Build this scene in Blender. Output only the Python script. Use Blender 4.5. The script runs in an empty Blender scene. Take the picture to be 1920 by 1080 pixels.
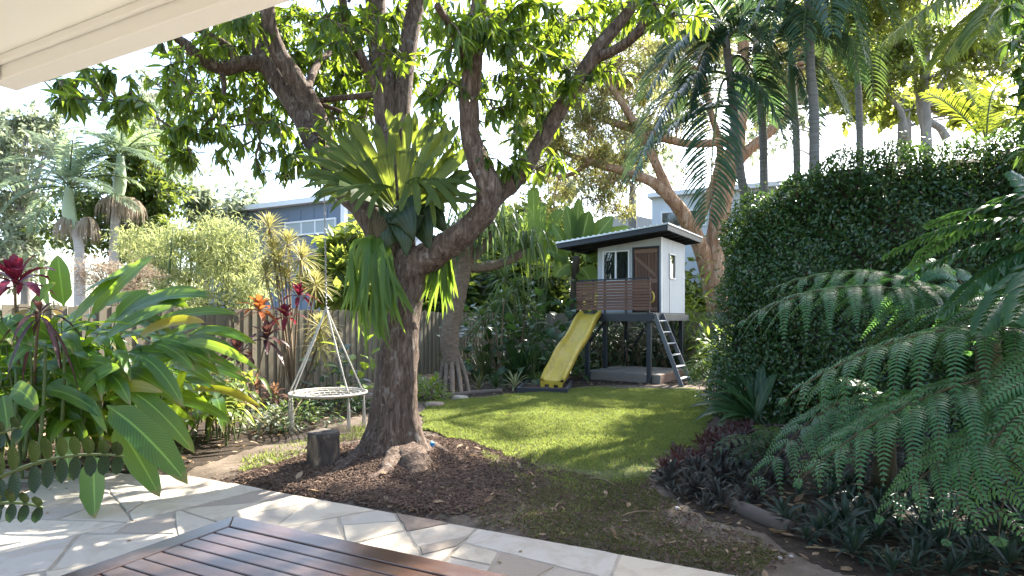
import bpy, math, random
import numpy as np
from mathutils import Matrix, Vector, noise as mnoise
random.seed(7)
RNG = np.random.default_rng(11)
C = bpy.context.scene.collection
SC = bpy.context.scene
R = math.radians
# ------------------------------------------------------------------ camera, sky, sun, exposure
F, CX, CY, H = 1104.0, 960.0, 597.0, 1.5          # focal length and horizon in photo pixels, eye height
cd = bpy.data.cameras.new('camera'); cam = bpy.data.objects.new('camera', cd); C.objects.link(cam)
cam.location = (0, 0, H); cam.rotation_euler = (R(90), 0, 0)
cd.sensor_width = 36; cd.lens = F / 1920 * 36; cd.shift_y = (CY - 540) / 1920
cd.clip_start = .05; cd.clip_end = 2000
SC.camera = cam
SUN_AZ, SUN_EL = 40.0, 43.0                        # clockwise from the view direction (+Y), above the horizon
w = bpy.data.worlds.new('World'); SC.world = w; w.use_nodes = True
nt = w.node_tree; bg = nt.nodes['Background']
sky = nt.nodes.new('ShaderNodeTexSky'); sky.sky_type = 'NISHITA'; sky.sun_disc = False
sky.sun_elevation = R(SUN_EL); sky.sun_rotation = R(SUN_AZ)
sky.air_density = 1.0; sky.dust_density = 2.0; sky.ozone_density = 1.0
nt.links.new(sky.outputs[0], bg.inputs[0]); bg.inputs[1].default_value = .135
sl = bpy.data.lights.new('sun', 'SUN'); sl.energy = 5.0; sl.angle = R(.5); sl.color = (1, .94, .84)
so = bpy.data.objects.new('sun', sl); C.objects.link(so)
SDIR = Vector((math.sin(R(SUN_AZ)) * math.cos(R(SUN_EL)), math.cos(R(SUN_AZ)) * math.cos(R(SUN_EL)), math.sin(R(SUN_EL))))
so.rotation_euler = SDIR.to_track_quat('Z', 'Y').to_euler(); so.location = (20, 20, 30)
SC.view_settings.view_transform = 'Standard'; SC.view_settings.look = 'None'
SC.view_settings.exposure = 2.65; SC.view_settings.gamma = 1; SC.view_settings.use_curve_mapping = False
# ------------------------------------------------------------------ helpers
def P(px, py, D):                                  # a point of the place seen at a photo pixel, D metres ahead
    return np.array([(px - CX) / F * D, D, H + (CY - py) / F * D])
def G(px, py, z=0.0):                              # the ground point seen at a photo pixel
    return P(px, py, (H - z) * F / (py - CY))
HA = R(26.4)                                       # the house is turned against the view direction
HU = np.array([math.cos(HA), -math.sin(HA)]); HV = np.array([math.sin(HA), math.cos(HA)])
def UV(u, v, z=0.0):
    q = HU * u + HV * v
    return np.array([q[0], q[1], z])
def nz(a):
    a = np.asarray(a, float); return a / np.maximum(np.linalg.norm(a, axis=-1, keepdims=True), 1e-9)

class MB:
    def __init__(s): s.v = []; s.f = []; s.uv = []; s.mi = []; s.n = 0
    def add(s, v, f, uv=None, mi=0):
        v = np.asarray(v, float).reshape(-1, 3)
        if uv is None: uv = np.zeros((len(v), 2))
        s.v.append(v); s.uv.append(np.asarray(uv, float).reshape(-1, 2))
        if isinstance(f, np.ndarray): f = [f]
        elif isinstance(f[0], np.ndarray): pass
        else:
            by = {}
            for q in f: by.setdefault(len(q), []).append(q)
            f = [np.array(x, int) for x in by.values()]
        for a in f:
            if len(a): s.f.append(a + s.n); s.mi.append(np.full(len(a), mi, int))
        s.n += len(v); return s
    def box(s, lo, hi, M=None, mi=0, taper=None):
        x0, y0, z0 = lo; x1, y1, z1 = hi
        v = np.array([[x0,y0,z0],[x1,y0,z0],[x1,y1,z0],[x0,y1,z0],[x0,y0,z1],[x1,y0,z1],[x1,y1,z1],[x0,y1,z1]], float)
        if M is not None: v = xf(M, v)
        s.add(v, np.array([[0,3,2,1],[4,5,6,7],[0,1,5,4],[1,2,6,5],[2,3,7,6],[3,0,4,7]]), None, mi); return s
    def mesh(s, name, mats, smooth=True):
        me = bpy.data.meshes.new(name)
        if s.n == 0: return me
        V = np.concatenate(s.v); U = np.concatenate(s.uv)
        loops = np.concatenate([a.ravel() for a in s.f]); tot = np.concatenate([np.full(len(a), a.shape[1]) for a in s.f])
        me.vertices.add(len(V)); me.vertices.foreach_set('co', V.ravel())
        me.loops.add(len(loops)); me.loops.foreach_set('vertex_index', loops.astype(np.int32))
        me.polygons.add(len(tot)); st = np.concatenate([[0], np.cumsum(tot)[:-1]])
        me.polygons.foreach_set('loop_start', st.astype(np.int32))
        me.polygons.foreach_set('material_index', np.concatenate(s.mi).astype(np.int32))
        me.polygons.foreach_set('use_smooth', np.full(len(tot), smooth))
        ul = me.uv_layers.new(name='UVMap'); ul.data.foreach_set('uv', U[loops].ravel())
        me.update(calc_edges=True); me.validate()
        for m in (mats if isinstance(mats, (list, tuple)) else [mats]): me.materials.append(m)
        return me
    def build(s, name, mats, parent=None, smooth=True, bevel=0):
        o = link(name, s.mesh(name, mats, smooth), parent)
        if bevel:
            b = o.modifiers.new('bevel', 'BEVEL'); b.width = bevel; b.segments = 2; b.limit_method = 'ANGLE'; b.angle_limit = R(40)
        return o
def xf(M, v): return (np.array(M.to_3x3()) @ np.asarray(v, float).T).T + np.array(M.translation)
def link(name, me, parent=None, M=None):
    o = bpy.data.objects.new(name, me); C.objects.link(o)
    if parent is not None:
        o.parent = parent; o.matrix_parent_inverse = BASE.get(parent.name, Matrix()).inverted(); KIDS.setdefault(parent.name, []).append(o)
    if M is not None: o.matrix_basis = M; BASE[o.name] = M.copy()
    return o
BASE = {}; KIDS = {}
def thing(name, label, cat, loc=(0, 0, 0), group=None, rotz=0):
    o = bpy.data.objects.new(name, None); C.objects.link(o); o.empty_display_size = .1
    o.location = [float(q) for q in loc]; o.rotation_euler = (0, 0, rotz)
    BASE[o.name] = Matrix.Translation(o.location) @ Matrix.Rotation(rotz, 4, 'Z')
    o['label'] = label; o['category'] = cat
    if group: o['group'] = group
    return o
def tag(o, label=None, cat=None, group=None, kind=None):
    if label: o['label'] = label
    if cat: o['category'] = cat
    if group: o['group'] = group
    if kind: o['kind'] = kind
    return o
def copy_tree(o, parent=None):
    c = o.copy(); C.objects.link(c)
    if parent is not None: c.parent = parent
    for ch in KIDS.get(o.name, []): copy_tree(ch, c)
    return c
def place(o, loc, rz=0, sc=1, label=None, group=None):
    o.location = [float(q) for q in loc]; o.rotation_euler = (0, 0, rz); o.scale = (sc, sc, sc)
    if label: o['label'] = label
    if group: o['group'] = group
    return o
# ------------------------------------------------------------------ curves, tubes, blades
def catmull(pts, n):
    p = np.asarray(pts, float); p = np.vstack([2 * p[0] - p[1], p, 2 * p[-1] - p[-2]]); out = []
    k = len(p) - 3
    for t in np.linspace(0, k - 1e-6, n):
        i = int(t); u = t - i; a, b, c, d = p[i:i + 4]
        out.append(.5 * (2 * b + (c - a) * u + (2 * a - 5 * b + 4 * c - d) * u * u + (3 * b - a - 3 * c + d) * u ** 3))
    return np.array(out)
def bez(p0, c, p1, n):
    t = np.linspace(0, 1, n)[:, None]
    return (1 - t) ** 2 * np.asarray(p0) + 2 * t * (1 - t) * np.asarray(c) + t * t * np.asarray(p1)
def tube(mb, pts, rad, seg=8, mi=0, bump=0, bf=6.0, cap=True, lobes=None, vs=1.0):
    p = np.asarray(pts, float); n = len(p); rad = np.broadcast_to(np.asarray(rad, float), (n,)) if np.ndim(rad) == 0 or len(np.atleast_1d(rad)) == n else np.interp(np.linspace(0, 1, n), np.linspace(0, 1, len(rad)), rad)
    T = nz(np.gradient(p, axis=0)); a = np.cross(T[0], [0, 0, 1.0])
    if np.linalg.norm(a) < 1e-3: a = np.cross(T[0], [1.0, 0, 0])
    a = nz(a); V = []; U = []; L = 0
    th = np.linspace(0, 2 * math.pi, seg, endpoint=False)
    for i in range(n):
        a = nz(a - T[i] * np.dot(a, T[i])); b = np.cross(T[i], a)
        if i: L += np.linalg.norm(p[i] - p[i - 1])
        r = np.full(seg, rad[i])
        d = np.cos(th)[:, None] * a + np.sin(th)[:, None] * b
        if lobes: r = r * lobes(i / (n - 1), np.arctan2(d[:, 1], d[:, 0]))
        q = p[i] + d * r[:, None]
        if bump:
            nn = np.array([mnoise.noise(Vector(x * bf)) + .5 * mnoise.noise(Vector(x * bf * 2.7)) for x in q])
            q = q + d * (nn * bump * rad[i])[:, None]
        V.append(q); U.append(np.stack([th / (2 * math.pi), np.full(seg, L * vs)], 1))
    V = np.concatenate(V); U = np.concatenate(U)
    i = np.arange(n - 1)[:, None] * seg; j = np.arange(seg); k = (j + 1) % seg
    f = np.stack([i + j, i + k, i + seg + k, i + seg + j], -1).reshape(-1, 4)
    fs = [f]
    if cap:
        fs.append(np.arange(seg)[::-1][None, :]); fs.append((np.arange(seg) + (n - 1) * seg)[None, :])
    mb.add(V, fs, U, mi); return mb
PROF = {
    'lance': lambda t: np.clip(np.sin(np.pi * np.clip(t, 0, 1) ** .8), 0, 1) ** .9,
    'ell': lambda t: np.sqrt(np.clip(1 - (2 * t - 1) ** 2, 0, 1)),
    'banana': lambda t: np.clip(np.minimum(1, (t / .18)) ** .7 * np.clip((1 - t) / .35, 0, 1) ** .6, 0, 1),
    'strap': lambda t: np.clip(.75 + .5 * t, 0, 1) * np.clip((1 - t) * 2.6, 0, 1) ** .8,
    'taper': lambda t: np.clip(1 - t, 0, 1) ** .7,
    'obov': lambda t: np.clip(np.sin(np.pi * t ** 1.6), 0, 1) ** .7,
    'heart': lambda t: np.clip(np.minimum(1, (t + .25) / .35) ** .5 * (1 - t) ** .75, 0, 1),
    'stag': lambda t: np.clip(.12 + t * 1.0, 0, 1) * np.clip((1 - t) * 12, 0, 1) ** .5,
}
def blade(mb, path, width, prof='lance', up=(0, 0, 1), fold=.25, wave=0.0, stalk=0.0, mi=0, twist=0.0, tears=0, ph=0.0, nfreq=5):
    """a leaf swept along a path: three vertices a row (edge, midrib, edge)"""
    p = np.asarray(path, float); n = len(p); t = np.linspace(0, 1, n)
    T = nz(np.gradient(p, axis=0)); up = np.asarray(up, float)
    X = np.cross(T, up); bad = np.linalg.norm(X, axis=1) < .15
    if bad.any(): X[bad] = np.cross(T[bad], [.31, .9, .2])
    X = nz(X); N = nz(np.cross(X, T))
    if twist:
        a = twist * t[:, None]; X, N = X * np.cos(a) + N * np.sin(a), N * np.cos(a) - X * np.sin(a)
    ts = np.clip((t - stalk) / max(1e-6, 1 - stalk), 0, 1)
    wd = PROF[prof](ts) * width * .5
    if stalk: wd = np.where(t <= stalk, width * .025, wd)
    wd = np.maximum(wd, width * .008)
    wl, wr = wd.copy(), wd.copy()
    zl = fold * wd + wave * width * np.sin(ts * 2 * np.pi * nfreq + ph) * (wd > width * .1)
    zr = fold * wd + wave * width * np.sin(ts * 2 * np.pi * (nfreq * .87) + ph + 1.3) * (wd > width * .1)
    L = p - X * wl[:, None] + N * zl[:, None]; Rr = p + X * wr[:, None] + N * zr[:, None]
    V = np.stack([L, p, Rr], 1).reshape(-1, 3)
    U = np.stack([np.stack([np.zeros(n), t], 1), np.stack([np.full(n, .5), t], 1), np.stack([np.ones(n), t], 1)], 1).reshape(-1, 2)
    i = np.arange(n - 1) * 3
    f = np.concatenate([np.stack([i, i + 1, i + 4, i + 3], 1), np.stack([i + 1, i + 2, i + 5, i + 4], 1)])
    mb.add(V, f, U, mi); return mb
def leaf_geo(L, W, prof='lance', n=5, droop=.3, fold=.25, wave=0.0, stalk=0.0):
    """leaf template: base at the origin, along +Y, face up +Z"""
    t = np.linspace(0, 1, n); a = droop * t
    y = np.cumsum(np.concatenate([[0], np.cos(a[1:]) * np.diff(t)])) * L
    z = -np.cumsum(np.concatenate([[0], np.sin(a[1:]) * np.diff(t)])) * L
    mb = MB(); blade(mb, np.stack([np.zeros(n), y, z], 1), W, prof, fold=fold, wave=wave, stalk=stalk)
    return mb.v[0], mb.f[0], mb.uv[0]
def frames(d, up):
    y = nz(d); x = np.cross(y, up); b = np.linalg.norm(x, axis=1) < .05
    if b.any(): x[b] = np.cross(y[b], [.3, .8, .1])
    x = nz(x); z = np.cross(x, y)
    return np.stack([x, y, z], 2)
def scatter(mb, geo, pos, Rm, sc, mi=0):
    v, f, uv = geo; n = len(pos); k = len(v)
    V = np.einsum('nij,kj->nki', Rm, v) * np.asarray(sc).reshape(-1, 1, 1) + pos[:, None, :]
    Fc = (f[None] + (np.arange(n) * k)[:, None, None]).reshape(-1, f.shape[1])
    mb.add(V.reshape(-1, 3), Fc, np.tile(uv, (n, 1)), mi)
def rdir(n, zmin=-1, zmax=1):
    z = RNG.uniform(zmin, zmax, n); a = RNG.uniform(0, 2 * np.pi, n); r = np.sqrt(1 - z * z)
    return np.stack([r * np.cos(a), r * np.sin(a), z], 1)
def leaves(parent, geos, pos, Rm, sc, mat, nparts=0, name='leaf', rest='leaves', seen=None, tags=True):
    """the nparts leaves that show largest become objects of their own, the rest one mass"""
    n = len(pos); which = RNG.integers(0, len(geos), n); sel = np.zeros(n, bool)
    if nparts:
        d = np.maximum(pos[:, 1], .3); px = pos[:, 0] / d * F + CX; py = CY - (pos[:, 2] - H) / d * F
        ok = (px > 10) & (px < 1910) & (py > 5) & (py < 1075) & (pos[:, 1] > .3)
        key = np.where(ok, sc / d, -1) * RNG.uniform(.75, 1, n)
        idx = np.argsort(-key)[:nparts]; sel[idx[key[idx] > 0]] = True
        ms = []
        for g in geos:
            m = MB(); m.add(g[0], g[1], g[2]); ms.append(m.mesh(name, mat))
        for i in np.nonzero(sel)[0]:
            M = Matrix([list(Rm[i][r] * sc[i]) + [pos[i][r]] for r in range(3)] + [[0, 0, 0, 1]])
            link(name, ms[which[i]], parent, M)
    mb = MB()
    for k, g in enumerate(geos):
        q = (~sel) & (which == k)
        if q.any(): scatter(mb, g, pos[q], Rm[q], sc[q])
    if mb.n:
        o = mb.build(rest, mat, parent)
        if tags: o['kind'] = 'stuff'
        return o
# ------------------------------------------------------------------ materials
def mat(name):
    m = bpy.data.materials.new(name); m.use_nodes = True; t = m.node_tree
    return m, t, t.nodes, t.links, t.nodes['Principled BSDF']
def N_(t, typ, **kw):
    n = t.nodes.new(typ)
    for k, v in kw.items():
        if k.startswith('i_'): n.inputs[k[2:].replace('_', ' ')].default_value = v
        else: setattr(n, k, v)
    return n
def ramp(t, fac, stops):
    n = t.nodes.new('ShaderNodeValToRGB'); e = n.color_ramp.elements
    while len(e) < len(stops): e.new(.5)
    for x, (p, c) in zip(e, stops): x.position = p; x.color = (*c, 1)
    t.links.new(fac, n.inputs[0]); return n.outputs[0]
def mixc(t, fac, a, b, mode='MIX'):
    n = t.nodes.new('ShaderNodeMix'); n.data_type = 'RGBA'; n.blend_type = mode
    for s, q in ((0, fac), (6, a), (7, b)):
        if isinstance(q, (int, float)): n.inputs[s].default_value = q
        elif isinstance(q, tuple): n.inputs[s].default_value = (*q, 1)
        else: t.links.new(q, n.inputs[s])
    return n.outputs[2]
def mth(t, op, a, b=0.0, c=0.0):
    n = t.nodes.new('ShaderNodeMath'); n.operation = op
    for s, q in enumerate((a, b, c)):
        if isinstance(q, (int, float)): n.inputs[s].default_value = q
        else: t.links.new(q, n.inputs[s])
    return n.outputs[0]
def noise_(t, scale, detail=4, rough=.55, vec=None, dist=0):
    n = N_(t, 'ShaderNodeTexNoise'); n.inputs['Scale'].default_value = scale; n.inputs['Detail'].default_value = detail
    n.inputs['Roughness'].default_value = rough; n.inputs['Distortion'].default_value = dist
    if vec is not None: t.links.new(vec, n.inputs['Vector'])
    return n.outputs[0]
def objco(t, scale=None):
    n = t.nodes.new('ShaderNodeTexCoord'); o = n.outputs['Object']
    if scale:
        m = N_(t, 'ShaderNodeMapping'); m.inputs['Scale'].default_value = scale; t.links.new(o, m.inputs[0]); o = m.outputs[0]
    return o
def worldco(t, scale=None):
    n = t.nodes.new('ShaderNodeNewGeometry'); o = n.outputs['Position']
    if scale:
        m = N_(t, 'ShaderNodeMapping'); m.inputs['Scale'].default_value = scale; t.links.new(o, m.inputs[0]); o = m.outputs[0]
    return o
def bump_(t, h, strength, dist=.02):
    n = N_(t, 'ShaderNodeBump'); n.inputs['Strength'].default_value = strength; n.inputs['Distance'].default_value = dist
    t.links.new(h, n.inputs['Height']); return n.outputs[0]
def rnd(t):
    g = t.nodes.new('ShaderNodeNewGeometry'); o = t.nodes.new('ShaderNodeObjectInfo')
    return mth(t, 'FRACT', mth(t, 'ADD', g.outputs['Random Per Island'], o.outputs['Random']))
def leafmat(name, a, b, trans=.4, tcol=None, rough=.4, rib=None, veins=0.0, spots=None, old=None, edge=None, spec=.28, stripes=0, tips=False):
    m, t, n, l, bs = mat(name)
    r = rnd(t); col = mixc(t, r, a, b)
    nz_ = noise_(t, 3.0, 3, vec=worldco(t)); col = mixc(t, mth(t, 'MULTIPLY', nz_, .55), col, tuple(c * .55 for c in a))
    tc = n.new('ShaderNodeTexCoord'); sx = n.new('ShaderNodeSeparateXYZ'); l.new(tc.outputs['UV'], sx.inputs[0])
    ax = mth(t, 'ABSOLUTE', mth(t, 'SUBTRACT', sx.outputs[0], .5))
    if edge:
        e = N_(t, 'ShaderNodeMapRange', interpolation_type='SMOOTHSTEP'); l.new(ax, e.inputs[0]); e.inputs[1].default_value = .15; e.inputs[2].default_value = .4
        col = mixc(t, e.outputs[0], col, edge)
    if stripes:
        s_ = mth(t, 'SINE', mth(t, 'MULTIPLY', sx.outputs[0], 6.2832 * stripes)); col = mixc(t, mth(t, 'MULTIPLY', mth(t, 'ADD', s_, 1.0), .38), col, tuple(c * .28 for c in a))
    if rib:
        e = N_(t, 'ShaderNodeMapRange', interpolation_type='SMOOTHSTEP'); l.new(ax, e.inputs[0]); e.inputs[1].default_value = .055; e.inputs[2].default_value = .015
        col = mixc(t, e.outputs[0], col, rib)
    if veins:
        s = mth(t, 'SINE', mth(t, 'ADD', mth(t, 'MULTIPLY', sx.outputs[1], veins), mth(t, 'MULTIPLY', ax, -veins * .35)))
        col = mixc(t, mth(t, 'MULTIPLY', mth(t, 'ADD', s, 1.0), .13), col, tuple(min(1, c * 2.2) for c in b))
        l.new(bump_(t, s, .25, .004), bs.inputs['Normal'])
    if tips:
        k = mth(t, 'ADD', sx.outputs[1], mth(t, 'MULTIPLY', noise_(t, 22.0, 4, .6, worldco(t)), .30)); e = N_(t, 'ShaderNodeMapRange'); l.new(k, e.inputs[0]); e.inputs[1].default_value = 1.05; e.inputs[2].default_value = 1.12; col = mixc(t, e.outputs[0], col, (.17, .11, .05))
        k = noise_(t, 34.0, 3, .6, worldco(t)); e = N_(t, 'ShaderNodeMapRange'); l.new(k, e.inputs[0]); e.inputs[1].default_value = .69; e.inputs[2].default_value = .72; col = mixc(t, mth(t, 'MULTIPLY', e.outputs[0], .7), col, (.16, .12, .04))
    if old:
        e = N_(t, 'ShaderNodeMapRange'); l.new(r, e.inputs[0]); e.inputs[1].default_value = .972; e.inputs[2].default_value = .99
        col = mixc(t, e.outputs[0], col, old)
    l.new(col, bs.inputs['Base Color']); bs.inputs['Roughness'].default_value = rough; bs.inputs['Specular IOR Level'].default_value = spec
    tr = n.new('ShaderNodeBsdfTranslucent')
    tcol = tcol or tuple(min(1, c * k) for c, k in zip(b, (3.2, 3.0, 2.0)))
    l.new(mixc(t, .45, col, tcol), tr.inputs[0])
    mx = n.new('ShaderNodeMixShader'); mx.inputs[0].default_value = trans
    l.new(bs.outputs[0], mx.inputs[1]); l.new(tr.outputs[0], mx.inputs[2]); l.new(mx.outputs[0], n['Material Output'].inputs[0])
    return m
def barkmat(name, c0, c1, c2, sc=(14, 14, 3), bump=.6, lichen=None, dist=.03):
    m, t, n, l, bs = mat(name)
    v = worldco(t, sc); f = noise_(t, 1.0, 6, .65, v, 1.0); g = noise_(t, 2.2, 4, .6, worldco(t))
    col = ramp(t, f, [(.3, c0), (.5, c1), (.72, c2)]); col = mixc(t, mth(t, 'MULTIPLY', g, .5), col, c0)
    if lichen:
        k = noise_(t, 9.0, 3, .6, worldco(t)); e = N_(t, 'ShaderNodeMapRange'); l.new(k, e.inputs[0]); e.inputs[1].default_value = .6; e.inputs[2].default_value = .68
        col = mixc(t, mth(t, 'MULTIPLY', e.outputs[0], .38), col, lichen)
    l.new(col, bs.inputs['Base Color']); bs.inputs['Roughness'].default_value = .9; bs.inputs['Specular IOR Level'].default_value = .2
    l.new(bump_(t, f, bump, dist), bs.inputs['Normal']); return m
def woodmat(name, c0, c1, axis='x', rough=.6, grain=30, bump=.2, spec=.4, worn=None, coat=0):
    m, t, n, l, bs = mat(name)
    s = {'x': (1.2, grain, grain), 'y': (grain, 1.2, grain), 'z': (grain, grain, 1.2)}[axis]
    f = noise_(t, 1.0, 5, .6, objco(t, s), .4); r = rnd(t)
    col = mixc(t, f, c0, c1); col = mixc(t, mth(t, 'MULTIPLY', r, .45), col, tuple(c * .5 for c in c0))
    if worn:
        k = noise_(t, 2.3, 5, .7, worldco(t)); e = N_(t, 'ShaderNodeMapRange'); l.new(k, e.inputs[0]); e.inputs[1].default_value = .45; e.inputs[2].default_value = .7
        col = mixc(t, mth(t, 'MULTIPLY', e.outputs[0], .7), col, worn)
    l.new(col, bs.inputs['Base Color']); bs.inputs['Roughness'].default_value = rough; bs.inputs['Specular IOR Level'].default_value = spec
    bs.inputs['Coat Weight'].default_value = coat
    l.new(bump_(t, f, bump, .004), bs.inputs['Normal']); return m
def paintmat(name, c, rough=.5, dirt=.12, scale=3, spec=.4, metallic=0, streak=0):
    m, t, n, l, bs = mat(name)
    f = noise_(t, scale, 6, .65, worldco(t)); col = mixc(t, mth(t, 'MULTIPLY', f, dirt * 2), c, tuple(q * .55 for q in c))
    if streak:
        k = noise_(t, 1.0, 5, .7, worldco(t, (9, 9, .8))); e = N_(t, 'ShaderNodeMapRange'); l.new(k, e.inputs[0]); e.inputs[1].default_value = .5; e.inputs[2].default_value = .75
        col = mixc(t, mth(t, 'MULTIPLY', e.outputs[0], streak), col, (.10, .085, .06))
    l.new(col, bs.inputs['Base Color']); bs.inputs['Roughness'].default_value = rough; bs.inputs['Specular IOR Level'].default_value = spec
    bs.inputs['Metallic'].default_value = metallic
    l.new(bump_(t, noise_(t, 60, 3, .5, worldco(t)), .06, .003), bs.inputs['Normal']); return m
# ================================================================== THE SETTING
PATIO_V = 3.67
def inpoly(x, y, poly):
    p = np.asarray(poly, float); r = np.zeros(np.shape(x), bool); j = len(p) - 1
    for i in range(len(p)):
        c = ((p[i, 1] > y) != (p[j, 1] > y)) & (x < (p[j, 0] - p[i, 0]) * (y - p[i, 1]) / (p[j, 1] - p[i, 1] + 1e-12) + p[i, 0])
        r ^= c; j = i
    return r
TREE = P(735, 850, 6.55)[:2]
def uvof(x, y): return x * HU[0] + y * HU[1], x * HV[0] + y * HV[1]
_sn = RNG.normal(size=(14, 4))
def softnoise(x, y, s=1.0):
    """cheap smooth noise for arrays"""
    o = 0
    for k in range(14):
        a = _sn[k]; fr = s * (.6 + .35 * k)
        o = o + np.sin(fr * (np.cos(a[0] * 3) * x + np.sin(a[0] * 3) * y) + a[1] * 7) * np.cos(fr * .8 * (np.sin(a[2] * 3) * x - np.cos(a[2] * 3) * y) + a[3] * 5) / (1 + .25 * k)
    return o / 3.0
def hgt(x, y):
    x = np.asarray(x, float); y = np.asarray(y, float); u, v = uvof(x, y)
    d = np.hypot(x - TREE[0], y - TREE[1])
    far = np.clip(1 - np.hypot(x, y - 8) / 40, 0, 1)
    h = .018 * softnoise(x, y, 1.4) * far + .045 * np.exp(-(d / .8) ** 2)
    k = np.clip((v - PATIO_V - .02) / .12, 0, 1); inside = (v < PATIO_V + .14) & (np.abs(u) < 9.5)
    h = np.where(inside, h * k + (-.07) * (1 - k), h)
    return h
def gz(p): return np.array([p[0], p[1], float(hgt(p[0], p[1]))])
def GP(px, py): return gz(G(px, py))
def grid_sheet(xs, ys, dz=0, mask=None):
    X, Y = np.meshgrid(xs, ys); Z = hgt(X, Y) + dz; nx = len(xs)
    f = (np.arange(len(ys) - 1)[:, None] * nx + np.arange(nx - 1)); f = np.stack([f, f + 1, f + nx + 1, f + nx], -1)
    if mask is not None:
        cx = .25 * (X[1:, 1:] + X[:-1, 1:] + X[1:, :-1] + X[:-1, :-1]); cy = .25 * (Y[1:, 1:] + Y[:-1, 1:] + Y[1:, :-1] + Y[:-1, :-1])
        f = f[mask(cx, cy)]
    f = f.reshape(-1, 4); v = np.stack([X, Y, Z], -1).reshape(-1, 3)
    us = np.unique(f); re = np.full(len(v), -1); re[us] = np.arange(len(us))
    mb = MB(); mb.add(v[us], re[f]); return mb
# ground
def groundmat(name, cols, stain, s1=5, s2=60, bump=.5):
    m, t, n, l, bs = mat(name); w = worldco(t)
    a = noise_(t, s1, 6, .65, w); b = noise_(t, s2, 4, .7, w); c = noise_(t, 1.1, 3, .5, w)
    col = ramp(t, a, [(.3, cols[0]), (.5, cols[1]), (.7, cols[2])])
    e = N_(t, 'ShaderNodeMapRange'); l.new(c, e.inputs[0]); e.inputs[1].default_value = .42; e.inputs[2].default_value = .62
    col = mixc(t, mth(t, 'MULTIPLY', e.outputs[0], .75), col, stain)
    col = mixc(t, mth(t, 'MULTIPLY', b, .6), col, tuple(q * .35 for q in cols[0]))
    l.new(col, bs.inputs['Base Color']); bs.inputs['Roughness'].default_value = .95; bs.inputs['Specular IOR Level'].default_value = .15
    l.new(bump_(t, mth(t, 'ADD', a, b), bump, .03), bs.inputs['Normal']); return m
M_dirt = groundmat('dirt', [(.095, .072, .054), (.17, .132, .10), (.26, .21, .165)], (.085, .066, .048))
M_mulch = groundmat('mulch', [(.065, .046, .033), (.12, .088, .066), (.20, .15, .115)], (.065, .046, .034), 9, 60, .8)
M_lawn = groundmat('lawn', [(.06, .07, .024), (.10, .115, .038), (.15, .155, .06)], (.13, .115, .06), 6, 70, .5)
ga = np.concatenate([-np.geomspace(420, 12, 26), np.linspace(-11.8, 11.8, 190), np.geomspace(12, 420, 26)])
gy = np.concatenate([-np.geomspace(60, 3, 8), np.linspace(-2.8, 22, 220), np.geomspace(22.3, 600, 26)])
tag(grid_sheet(ga, gy).build('ground', M_dirt), kind='structure')
def pxpoly(pts): return np.array([G(a, b)[:2] for a, b in pts])
LAWN = pxpoly([(790, 775), (800, 757), (900, 747), (965, 742), (1105, 729), (1310, 730), (1335, 755), (1330, 800), (1310, 840), (1270, 868), (1225, 900), (1150, 905), (1080, 885), (1000, 880), (930, 850), (850, 822), (800, 806)])
FRONT = pxpoly([(900, 850), (1000, 880), (1080, 885), (1150, 905), (1225, 900), (1240, 930), (1330, 990), (1420, 1010), (1500, 1060), (1395, 1078), (1150, 1030), (930, 985), (850, 955), (960, 900)])
SWINGG = pxpoly([(430, 890), (470, 850), (560, 815), (690, 790), (690, 830), (600, 850), (520, 880)])
MULCH = pxpoly([(428, 902), (520, 872), (600, 850), (690, 828), (800, 822), (880, 826), (960, 852), (1010, 880), (985, 905), (930, 935), (880, 962), (800, 965), (640, 935)])
def wob(poly, amp=.13): return lambda x, y: inpoly(x + amp * softnoise(x * 2.2, y * 2.2, 2), y + amp * softnoise(y * 2.1, x * 2.3, 2), poly)
tag(grid_sheet(np.arange(-2.2, 5.2, .035), np.arange(5.0, 13.6, .035), .010, wob(LAWN)).build('lawn', M_lawn), kind='structure')
tag(grid_sheet(np.arange(-3.6, 1.4, .03), np.arange(4.2, 8.2, .03), .005, wob(MULCH, .24)).build('mulch_bed', M_mulch), kind='structure')
# grass blades
M_grass = leafmat('grass_blade', (.105, .148, .032), (.18, .215, .06), .45, (.43, .50, .10), .6)
M_grass_dry = leafmat('grass_dry', (.10, .10, .04), (.19, .16, .08), .35, (.35, .32, .12), .7)
def grass(poly, n, h0, h1, keep, m, name, label):
    lo = poly.min(0); hi = poly.max(0); q = RNG.uniform(lo, hi, (n, 2)); x, y = q[:, 0], q[:, 1]
    k = wob(poly)(x, y) & (RNG.uniform(0, 1, n) < keep(x, y)); x, y = x[k], y[k]; n = len(x)
    h = RNG.uniform(h0, h1, n) * np.clip(1 + .45 * softnoise(x * 3, y * 3, 2), .5, 1.6); a = RNG.uniform(0, 6.283, n); b = RNG.uniform(0, 6.283, n); z = hgt(x, y) + .006
    wv = .0035 + .004 * RNG.uniform(0, 1, n); ln = h * RNG.uniform(.1, 1.1, n)
    base = np.stack([x, y, z], 1); s = np.stack([np.cos(a) * wv, np.sin(a) * wv, 0 * a], 1)
    mid = base + np.stack([np.cos(b) * ln * .35, np.sin(b) * ln * .35, h * .6], 1); tip = base + np.stack([np.cos(b) * ln, np.sin(b) * ln, h], 1)
    V = np.stack([base - s, base + s, mid + s * .8, mid - s * .8, tip], 1).reshape(-1, 3); i = np.arange(n) * 5
    mb = MB(); mb.add(V, [np.stack([i, i + 1, i + 2, i + 3], 1), np.stack([i + 3, i + 2, i + 4], 1)])
    return tag(mb.build(name, m), label, 'grass', None, 'stuff')
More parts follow.
